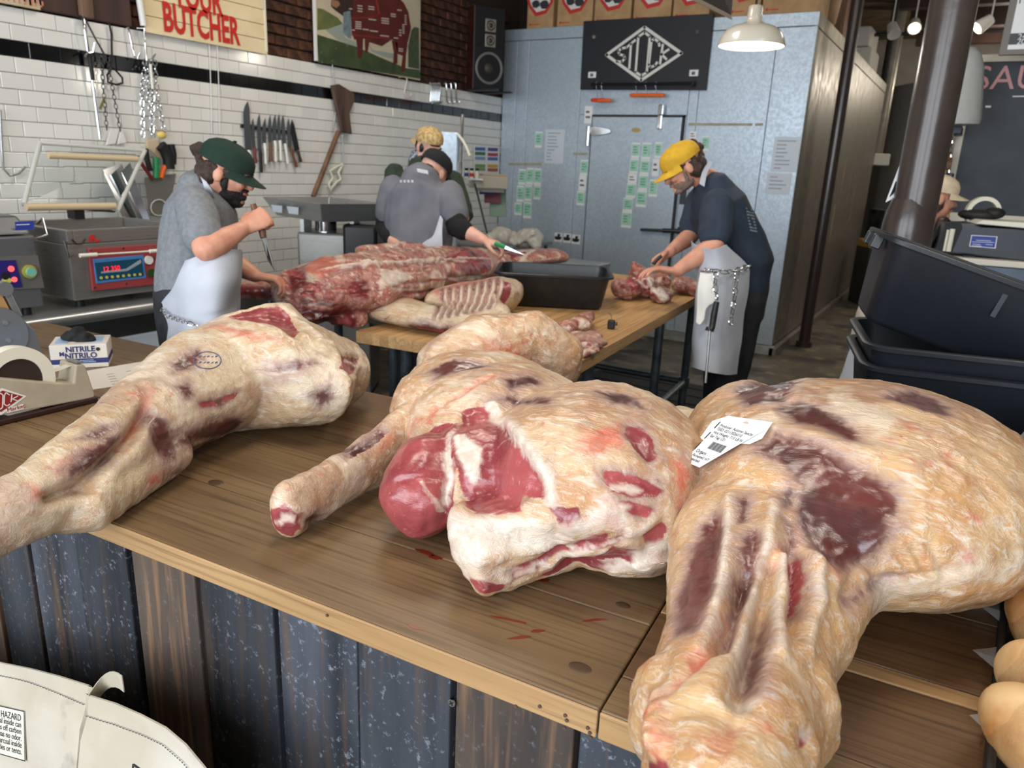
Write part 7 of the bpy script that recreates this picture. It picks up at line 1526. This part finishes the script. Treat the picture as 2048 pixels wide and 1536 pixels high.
# warning box
bvs=BVHTree.FromObject(rw1,bpy.context.evaluated_depsgraph_get())
def Q(x,y): return on_(bvs,x,y,.0012)
o_=Q(46,1434); xl=Q(-40,1414); dn_=Q(26,1500); ux=(o_-xl).normalized(); FW=frame(o_,ux,o_-dn_); hw=(o_-dn_).length
wb=obj('warning_box',MB().box(-.34,.008,-hw-.004,.012,-.0004,.0006,FW),mat('pale_print_ground',S(198,192,180),.8),s1)
for x0,x1,y0,y1 in ((-.34,.008,.0105,.012),(-.34,.008,-hw-.004,-hw-.0025),(.0065,.008,-hw-.004,.012)): obj('box_rule',MB().box(x0,x1,y0,y1,.0006,.001,FW),M_BLACK,wb)
for k_,(s_,h) in enumerate((('CARBON MONOXIDE HAZARD',.0165),('Burning charcoal inside can',.0145),('kill you. It gives off carbon',.0145),('monoxide, which has no odor.',.0145),('NEVER burn charcoal inside',.0145),('homes, vehicles or tents.',.0145))): text('lettering',s_,h,FW@Matrix.Translation((-.002,-.002-hw*.165*k_,.0009)),M_BLACK,wb,depth_=.0002,align='RIGHT')
bvs=BVHTree.FromObject(rw2,bpy.context.evaluated_depsgraph_get()); p_=on_(bvs,268,1528,.002)
obj('print_corner',MB().cyl(p_,p_+CU*.05-V(0,0,.006),.0014,n=6).cyl(p_,p_+V(-.004,0,-.03),.0014,n=6),M_BLACK,s2)
# =====================================================================  BREAD TRAY AT THE RIGHT
tr=thing('bread_tray','black rimmed tray of plastic-wrapped buns at the right edge of the counter','tray',at(2050,1200,Z=KZ))
e0=at(1978,1560,Z=KZ+.035); e1=at(2012,1180,Z=KZ+.03); e2=at(2024,960,Z=KZ+.03)
obj('rim',MB().tube([e0-CV*.1,e0,e1,e2,e2+CU*.4,e2+CU*.4-CV*.9],.005,8),M_BLACK,tr,smooth=50); obj('deck',MB().slab([V(p.x,p.y,KZ+.004) for p in (e0-CV*.1,e1,e2,e2+CU*.4,e0+CU*.45-CV*.1)],(0,0,-.003)),M_BLACK,tr)
obj('side_wire',MB().tube([V(p.x,p.y,KZ+.006) for p in (e0-CV*.1,e0,e1,e2)],.004,6),M_BLACK,tr)
M_BREAD=mat('golden_bun_crust',S(214,178,130),.5,col2=S(176,122,70),ns=9,lo=.42,hi=.6,bump=.1,bs=50,spec=.3)
M_WRAP=bpy.data.materials.new('clear_wrap_film'); M_WRAP.use_nodes=True; nt=M_WRAP.node_tree; nt.nodes.clear()
_o=nn(nt,'ShaderNodeOutputMaterial'); _m=nn(nt,'ShaderNodeMixShader'); _t=nn(nt,'ShaderNodeBsdfTransparent'); _g=nn(nt,'ShaderNodeBsdfGlossy'); _g.inputs['Roughness'].default_value=.07; _f=nn(nt,'ShaderNodeLayerWeight'); _f.inputs['Blend'].default_value=.12
_r=nn(nt,'ShaderNodeMapRange'); _r.inputs['To Min'].default_value=.03; _r.inputs['To Max'].default_value=.4; _n=nn(nt,'ShaderNodeTexNoise'); _n.inputs['Scale'].default_value=24; _n.inputs['Distortion'].default_value=1.5; _b=nn(nt,'ShaderNodeBump'); _b.inputs['Strength'].default_value=.6; _b.inputs['Distance'].default_value=.01
for x_,y_ in ((_n.outputs['Fac'],_b.inputs['Height']),(_b.outputs[0],_g.inputs['Normal']),(_b.outputs[0],_f.inputs['Normal']),(_f.outputs['Fresnel'],_r.inputs[0]),(_r.outputs[0],_m.inputs[0]),(_t.outputs[0],_m.inputs[1]),(_g.outputs[0],_m.inputs[2]),(_m.outputs[0],_o.inputs[0])): nt.links.new(x_,y_)
for k,(x,y,rx,ry_,lab) in enumerate(((2128,1060,.06,.12,'farthest wrapped bun at the top of the bread tray'),(2126,1160,.055,.10,'second wrapped bun from the far end of the bread tray'),(2118,1265,.052,.095,'third wrapped bun in the middle of the bread tray'),(2100,1378,.046,.08,'fourth wrapped bun near the lower end of the tray'),(2094,1490,.046,.08,'nearest wrapped bun at the bottom right corner'))):
    c=at(x,y,Z=KZ+.06); t=thing('wrapped_bun',lab,'bread',V(c.x,c.y,KZ+.008),'wrapped buns on the tray')
    q=MB().ell(V(c.x,c.y,KZ+.06),rx,ry_,.05,Matrix.Rotation(.2*k,4,'Z'),22,14); o=cloth('bun',q,.006,1,M_BREAD,t,.005,14,95+k)
    rows=[]
    for j in range(9):
        b=math.pi*j/16; rows.append([V(c.x,c.y,KZ+.008)+V((rx+.010+.006*noise.noise(V(i*.9,j*.7,k)))*math.cos(b*1.0)*math.cos(i*math.pi/12),(ry_+.010+.006*noise.noise(V(i*.8,j*.6,k+5)))*math.cos(b)*math.sin(i*math.pi/12),(.112+.006*noise.noise(V(i*.7,j,k+9)))*math.sin(b)) for i in range(25)])
    obj('plastic_wrap',MB().sheet(rows),M_WRAP,t,smooth=70)
    if k in (1,2,3): 
        e=[at(1995,1235,Z=KZ+.02),at(1990,1332,Z=KZ+.02),at(1990,1470,Z=KZ+.02)][k-1]; obj('wrap_corner',MB().add([e+V(-.028,.01,.008),e+V(0,.03,.012),e+V(.01,-.02,.0),e+V(.0,.0,.012)],[(0,1,3),(0,3,2),(1,2,3)]),mat('hazy_wrap',S(205,205,200),.12,trans=.75,ior=1.1) if 'hazy_wrap' not in bpy.data.materials else bpy.data.materials['hazy_wrap'],t)
q=MB(); P_=[at(2010,1000,Z=KZ+.08),at(2014,960,Z=KZ+.11),at(2024,880,Z=KZ+.12),at(2060,850,Z=KZ+.12)]
rows=[[P_[i]+CU*.03*j+V(0,0,.018*math.sin(i*2.1+j*1.7)) for j in range(7)] for i in range(4)]
tag(obj('plastic_bag',MB().sheet(rows,.0008),bpy.data.materials['hazy_wrap'],smooth=70),'crumpled clear plastic bag end above the bread tray','plastic bag')
# =====================================================================  BLACK TOTES BEHIND THE COUNTER
tu=V(.974,.226,0); tv_=V(-.226,.974,0)
oz=1.12
fl_=at(1733,727,Z=oz); 
cart=thing('utility_cart','black utility cart carrying the stacked totes behind the counter','cart',fl_+tu*.33+tv_*.18-V(0,0,oz)); cf=frame(V(fl_.x,fl_.y,0),tu,tv_)
obj('shelf',MB().box(-.02,.7,-.01,.40,.60,.63,cf),M_BLACKP,cart,bevel=.006)
for x,y in ((.02,.03),(.66,.03),(.02,.36),(.66,.36)): obj('post',MB().cyl(cf@V(x,y,.06),cf@V(x,y,.60),.015),M_DKMETAL,cart); obj('caster',MB().cyl(cf@V(x-.012,y,.032),cf@V(x+.012,y,.032),.03,n=16),M_BLACK,cart,smooth=40)
M_TOTE=mat('black_tote_plastic',S(26,31,38),.42,col2=S(22,26,32),ns=3,bump=.03,bs=150)
tub('tote_box','black tote at the foot of the stack behind the right-hand beef',cf@Matrix.Translation((.335,.19,.634)),.66,.40,.234,M_=M_TOTE,cat='tote')
tub('tote_box','lowest visible black tote rim just above the right-hand beef',cf@Matrix.Translation((.335,.19,.8705)),.66,.40,oz-.8705,M_=M_TOTE,cat='tote')
tub('tote_box','middle black tote nested between the tilted and the lowest one',cf@Matrix.Translation((.335,.19,.94)),.66,.40,at(1733,674,Y=2.1).z-.94,M_=M_TOTE,cat='tote')
c0=at(1750,492,Y=2.1); ang=math.radians(-21)
def at_cf(px,py,v):
    d=Vector(ray(px,py)); o=V(0,0,CAM_H); q_=cf@V(0,v,0); t_=(q_-o).dot(tv_)/d.dot(tv_); return o+d*t_
ang=math.radians(-17); tl=cf.to_3x3().to_4x4(); R_=Matrix.Translation(at_cf(1724,640,.04))@tl@Matrix.Rotation(-ang,4,'Y')
t=tub('tote_box','tilted black tote on top of the stack at the right',R_@Matrix.Translation((.30,.145,.0)),.66,.335,.215,M_=M_TOTE,cat='tote',flare=.04)
for k in range(2): obj('latch_lug',MB().box(-.058,-.034,.05+.12*k,.09+.12*k,.17,.205,R_),M_TOTE,t,bevel=.003)
obj('wall_rib',MB().box(.25,.262,-.016,-.002,.12,.19,R_),M_TOTE,t)
# =====================================================================  RIGHT BACK: SERVICE CASE, DELI SCALE, MENU BOARD
scs=thing('steel_service_case','grey steel service case behind the totes carrying the deli scale','counter',at(2000,640,D=4.0)-V(0,0,.9)); zt_=at(2000,522,D=3.6).z
f0=at(1905,514,D=3.7); f1=at(2048,530,D=3.6); dx=V(f1.x-f0.x,f1.y-f0.y,0).normalized(); cfx=frame(V(f0.x,f0.y,0),dx,V(-dx.y,dx.x,0))
obj('cabinet',MB().box(0,1.5,0,.6,.02,zt_-.03,cfx),mat('slate_steel_face',S(98,108,120),.35,.6,col2=S(86,96,108),ns=6),scs,bevel=.006); obj('top',MB().box(-.02,1.52,-.02,.62,zt_-.03,zt_,cfx),mat('cream_top',S(216,210,196),.35),scs,bevel=.005)
ds=thing('deli_scale','black back of a deli scale with a blue label on the service case','scale',cfx@V(.25,.2,zt_))
M_SCALE=mat('slate_plastic',S(46,52,60),.4,col2=S(54,60,70),ns=8)
def C2(x,y,v=.06):
    n=V(-dx.y,dx.x,0); d=Vector(ray(1860+x/5.91,380+y/5.91)); o=V(0,0,CAM_H); q_=cfx@V(0,v,0); t_=(q_-o).dot(n)/d.dot(n); return o+d*t_
nn_=V(-dx.y,dx.x,0)
obj('housing',MB().slab([C2(60,740),C2(390,760),C2(1300,870),C2(1300,470),C2(620,440),C2(540,400),C2(390,400),C2(180,380)],nn_*.28),M_SCALE,ds,bevel=.008)
obj('vent_panel',MB().slab([C2(80,710,.055),C2(260,735,.055),C2(385,450,.055),C2(370,390,.055),C2(190,385,.055)],nn_*.01),M_BLACK,ds); obj('vent_bar',MB().cyl(C2(165,720,.05),C2(215,470,.05),.006).cyl(C2(215,725,.05),C2(270,460,.05),.012),M_CREAMP,ds)
lbx=obj('white_label_edge',MB().slab([C2(463,668,.054),C2(775,692,.054),C2(798,550,.054),C2(490,532,.054)],nn_*.006),M_PAPER,ds); obj('blue_label',MB().slab([C2(475,660,.052),C2(765,682,.052),C2(786,556,.052),C2(498,540,.052)],nn_*.004),M_BLUE,ds)
for y0,xa,xb in ((590,545,720),(610,495,760),(635,500,600),(640,660,740),(655,495,610)): obj('label_line',MB().slab([C2(xa,y0,.051),C2(xb,y0+8,.051),C2(xb,y0+14,.051),C2(xa,y0+6,.051)],nn_*.002),M_PAPERB,ds)
obj('socket',MB().slab([C2(395,890,.05),C2(500,890,.05),C2(540,780,.05),C2(390,770,.05)],nn_*.03),M_BLACK,ds); obj('power_cable',MB().tube([C2(450,880,.04),C2(360,930,.02),C2(320,1020,.0),C2(300,1100,.0)],.012,8),M_BLACK,ds,smooth=60); obj('data_cable',MB().tube([C2(0,780,.03),C2(100,790,.03),C2(190,830,.02),C2(250,920,.0),C2(275,1050,0)],.009,8),M_BLUE,ds,smooth=60); obj('trailing_cable',MB().tube([C2(500,870,.04),C2(680,850,.04),C2(900,870,.05),C2(1200,860,.05)],.010,8),M_BLACK,ds,smooth=60)
obj('tray_lip',MB().slab([C2(540,400,.05),C2(1300,470,.05),C2(1300,400,.05),C2(620,360,.05)],nn_*.3),M_CREAMP,ds,bevel=.004)
tp_=thing('tablet_stand','black tablet screen tilted up in front of the person in the beige cap','tablet',at(1860,455,D=3.8)); obj('screen',MB().slab([at(1852,485,D=3.8),at(1892,432,D=3.85),at(1898,440,D=3.95),at(1862,495,D=3.9)],V(.02,0,-.015)),M_BLACK,tp_,bevel=.003)
rc_=thing('tape_ring','roll of cream tape lying on the service case under the menu board','tape',C2(620,260,.3)); obj('ring',MB().lathe([(.062,-.02),(.082,-.02),(.082,.02),(.062,.02),(.062,-.02)],32,Matrix.Translation(C2(620,270,.3))@Matrix.Rotation(math.pi/2,4,'X')@Matrix.Rotation(.3,4,'Y')),M_CREAMP,rc_,smooth=40)
tag(obj('black_cloth_bundle',MB().ell(C2(560,295,.28),.09,.05,.03).ell(C2(760,275,.28),.05,.05,.03),M_BLACK,smooth=180),'small black bundle lying in front of the cream tape roll','bundle')
mb_=thing('menu_board','large chalkboard menu in a cream frame headed SAU at the right edge','chalkboard',at(1920,425,D=5.0))
def C3(x,y): return at(1400+x/3.16,y/3.16,Y=6.1)
M_CHALK=mat('chalkboard',S(46,52,60),.6,col2=S(58,64,72),ns=5,nd=6); M_FRAMEC=mat('cream_frame',S(214,208,190),.5)
bl=C3(1570,1340); tl_=C3(1740,395); wr_=1.3
obj('slate',MB().box(bl.x,bl.x+wr_,6.1,6.13,bl.z,tl_.z),M_CHALK,mb_)
obj('frame_side',MB().box(bl.x-.045,bl.x,6.085,6.13,bl.z-.05,tl_.z+.05),M_FRAMEC,mb_,bevel=.004); obj('frame_top',MB().box(bl.x,bl.x+wr_,6.085,6.13,tl_.z,tl_.z+.045),M_FRAMEC,mb_,bevel=.004); obj('frame_bottom',MB().box(bl.x,bl.x+wr_,6.085,6.13,bl.z-.06,bl.z),M_FRAMEC,mb_,bevel=.004)
cS=C3(1910,500); hS=(C3(1800,425).z-C3(1790,578).z)*1.38
text('chalk_heading','SAU',hS,frame(V(C3(1735,500).x,6.098,C3(1800,500).z),(1,0,0),(0,0,1)),mat('pink_chalk',S(214,160,160),.8),mb_,align='LEFT'); obj('chalk_mark',MB().box(C3(1805,670).x,C3(1840,670).x,6.096,6.1,C3(1820,680).z,C3(1820,668).z),M_PAPER,mb_); obj('chalk_rule',MB().box(C3(1975,610).x,C3(1975,610).x+.5,6.096,6.1,C3(2000,613).z,C3(2000,606).z),M_PAPER,mb_)
pz=thing('framed_poster','grey-framed poster mostly out of view at the upper right corner','poster',at(2020,100,D=4.8))
def C4(x,y): return at(1400+x/3.16,y/3.16,Y=5.7)
a=C4(1885,350); obj('frame',MB().box(a.x,a.x+.9,5.7,5.73,a.z,a.z+.9),mat('grey_frame',S(110,106,100),.5),pz,bevel=.004); obj('print',MB().box(a.x+.04,a.x+.86,5.694,5.7,a.z+.03,a.z+.86),M_PAPER,pz); c1=C4(1915,285); c2=C4(1925,215); obj('dark_band',MB().box(a.x+.04,a.x+.86,5.69,5.694,c1.z,c2.z),mat('slate_print',S(50,58,64),.5),pz)
text('lettering','24 CARTONS',.045,frame(V(a.x+.08,5.689,c1.z*.35+c2.z*.65),(1,0,0),(0,0,1)),M_PAPER,pz,align='LEFT'); text('lettering','200 STRAWS',.045,frame(V(a.x+.08,5.689,c1.z*.8+c2.z*.2),(1,0,0),(0,0,1)),M_PAPER,pz,align='LEFT'); text('lettering','TRA',.06,frame(V(C4(2000,5).x,5.689,C4(2010,3).z),(1,0,0),(0,0,1)),M_INK,pz,align='LEFT')
# plastic sleeve hanging left of the menu board
q=MB(); q.tube([C4(1715,300),C4(1700,340),C4(1680,430),C4(1650,600),C4(1630,760),C4(1625,790)],[.03,.07,.10,.12,.13,.125],14); tag(obj('plastic_sleeve',q,mat('milky_plastic',S(190,192,190),.25,trans=.3,ior=1.1,bump=.6,bs=20),smooth=60),'hanging milky plastic sleeve between the thick pole and the menu board','plastic bag')
su=thing('shelving_unit','dark blue shelving post and board left of the menu board','shelf',V(C4(1610,800).x,5.9,0)); M_DBL=mat('dark_blue_paint',S(40,48,66),.5); xa,xb=C4(1555,790).x,C4(1660,790).x
obj('board',MB().box(xa-.05,xb,5.8,6.05,C4(1600,840).z,C4(1600,790).z),M_DBL,su,bevel=.005); zj=at(1887,346,Y=5.9).z; obj('board',MB().box(xa-.05,xb,5.8,6.05,zj-.03,zj),M_DBL,su,bevel=.005); obj('upright',MB().box(xa-.06,xa,5.85,6.04,0,C4(1600,840).z),M_DBL,su,bevel=.004)
ch_=thing('key_chain','bunch of chain hanging beside the left edge of the menu board','chain',at(1897,310,Y=5.79)); chain_links('links',[V(at(1902,270,Y=5.79).x,5.79,C4(1600,840).z+.01),at(1898,320,Y=5.79),at(1894,352,Y=5.79)],.014,.004,M_CHROME,ch_)
p=at(1887,345,Y=5.9); tag(obj('amber_jar',MB().lathe([(.03,0),(.038,.006),(.038,.09),(.026,.105),(.026,.13)],18,Matrix.Translation(V(p.x,p.y,zj+.001)),True),mat('amber_glass',S(150,96,40),.2),smooth=40),'amber jar on the dark blue shelf above the beige cap','jar')
# =====================================================================  FAR BACK OF THE SHOP
def far(nm,lab,cat,x0,y0,x1,y1,d,th,M_,ground=True):
    a=at(x0,y1,D=d); b=at(x1,y0,D=d); 
    if ground: a=V(a.x,a.y,.002)
    t=thing(nm,lab,cat,V(a.x,a.y,0)); obj('body',MB().hexa([a,V(b.x,b.y,a.z),V(b.x,b.y,a.z)+BK*th,a+BK*th],[V(a.x,a.y,b.z),b,b+BK*th,V(a.x,a.y,b.z)+BK*th]),M_,t,bevel=.01); return t,a,b
t,a,b=far('tall_cabinet','tall pale steel cabinet past the end of the cooler','cabinet',1768,175,1804,500,11.8,.6,M_WHITE); obj('door_seam',MB().cyl(a.lerp(V(b.x,b.y,a.z),.5)-BK*.004,V((a.x+b.x)/2,(a.y+b.y)/2,b.z)-BK*.004,.006),M_SEAM,t)
t,a,b=far('exhaust_hood','white enamel hood in the far kitchen past the cooler','hood',1746,308,1782,330,10.8,.5,M_WHITE,False); m_=(a+b)/2+BK*.25; obj('duct',MB().cyl(V(m_.x,m_.y,b.z-.02),V(m_.x,m_.y,3.99),.1,n=18),M_GALV_SHADED,t,smooth=40)
far('kitchen_range','dark kitchen machine in the far room past the cooler','machine',1752,420,1780,520,11.0,.5,mat('grey_machine',S(120,124,124),.4,.3,col2=S(70,72,72),ns=8))
t,a,b=far('low_bench','low dark bench in the far kitchen','table',1736,497,1770,520,9.6,.4,mat('dark_bench',S(60,58,54),.6)); t,a,b=far('yellow_crate','yellow crate on the low dark bench in the far kitchen','crate',1738,482,1768,496.5,9.6,.35,mat('yellow_crate',S(190,150,40),.5),False)
b_=at(1700,170,X=XC-.25); 
t=tag(obj('timber_post',MB().box(-1.75,-1.55,9.3,9.5,2.865,3.95),M_OLDWOOD2),'pale timber post standing on the cooler roof','post'); tag(obj('timber_post',MB().box(-1.95,-1.76,9.2,9.4,2.865,3.95),M_OLDWOOD),'dark timber post standing on the cooler roof','post')
for k,(y,zc,lab) in enumerate(((10.3,2.866,'lower white foam box on the far end of the cooler roof'),(10.35,3.10,'upper white foam box stacked at the far end of the cooler roof'))): tag(obj('foam_box',MB().box(-1.85,-1.36-.05*k,y,y+.7,zc,zc+.22),mat('white_foam',S(196,194,188),.8) if k==0 else bpy.data.materials['white_foam'],bevel=.02),lab,'box')
def track(x,y,d,dirn,lit,lab):
    p=at(x,y,D=d); t=thing('track_light',lab,'lamp',p,'track lights on the ceiling'); dv=Vector(dirn).normalized()
    obj('can',MB().cyl(p,p+dv*.16,.055,.075,n=18),M_WHITE,t,smooth=40); obj('stem',MB().cyl(p,V(p.x,p.y,3.97),.008),M_WHITE,t)
    if lit: obj('lens',MB().cyl(p+dv*.16,p+dv*.163,.06,n=18),mat('warm_lit_lens',(1,.85,.5),.4,emit=9) if 'warm_lit_lens' not in bpy.data.materials else bpy.data.materials['warm_lit_lens'],t)
track(1784,50,8.8,(.3,-.5,-.7),False,'unlit white track light left of the lit ones'); track(1830,45,8.6,(.1,-.8,-.5),True,'small lit track light at the thick pole'); track(1982,38,8.0,(-.7,-.4,-.6),True,'lit track light at the upper right between pole and poster')
tag(obj('conduit',MB().cyl(at(1745,70,D=9.0),at(2080,58,D=9.0),.02),M_DKMETAL,smooth=40),'long dark conduit running across the ceiling at the right','pipe')
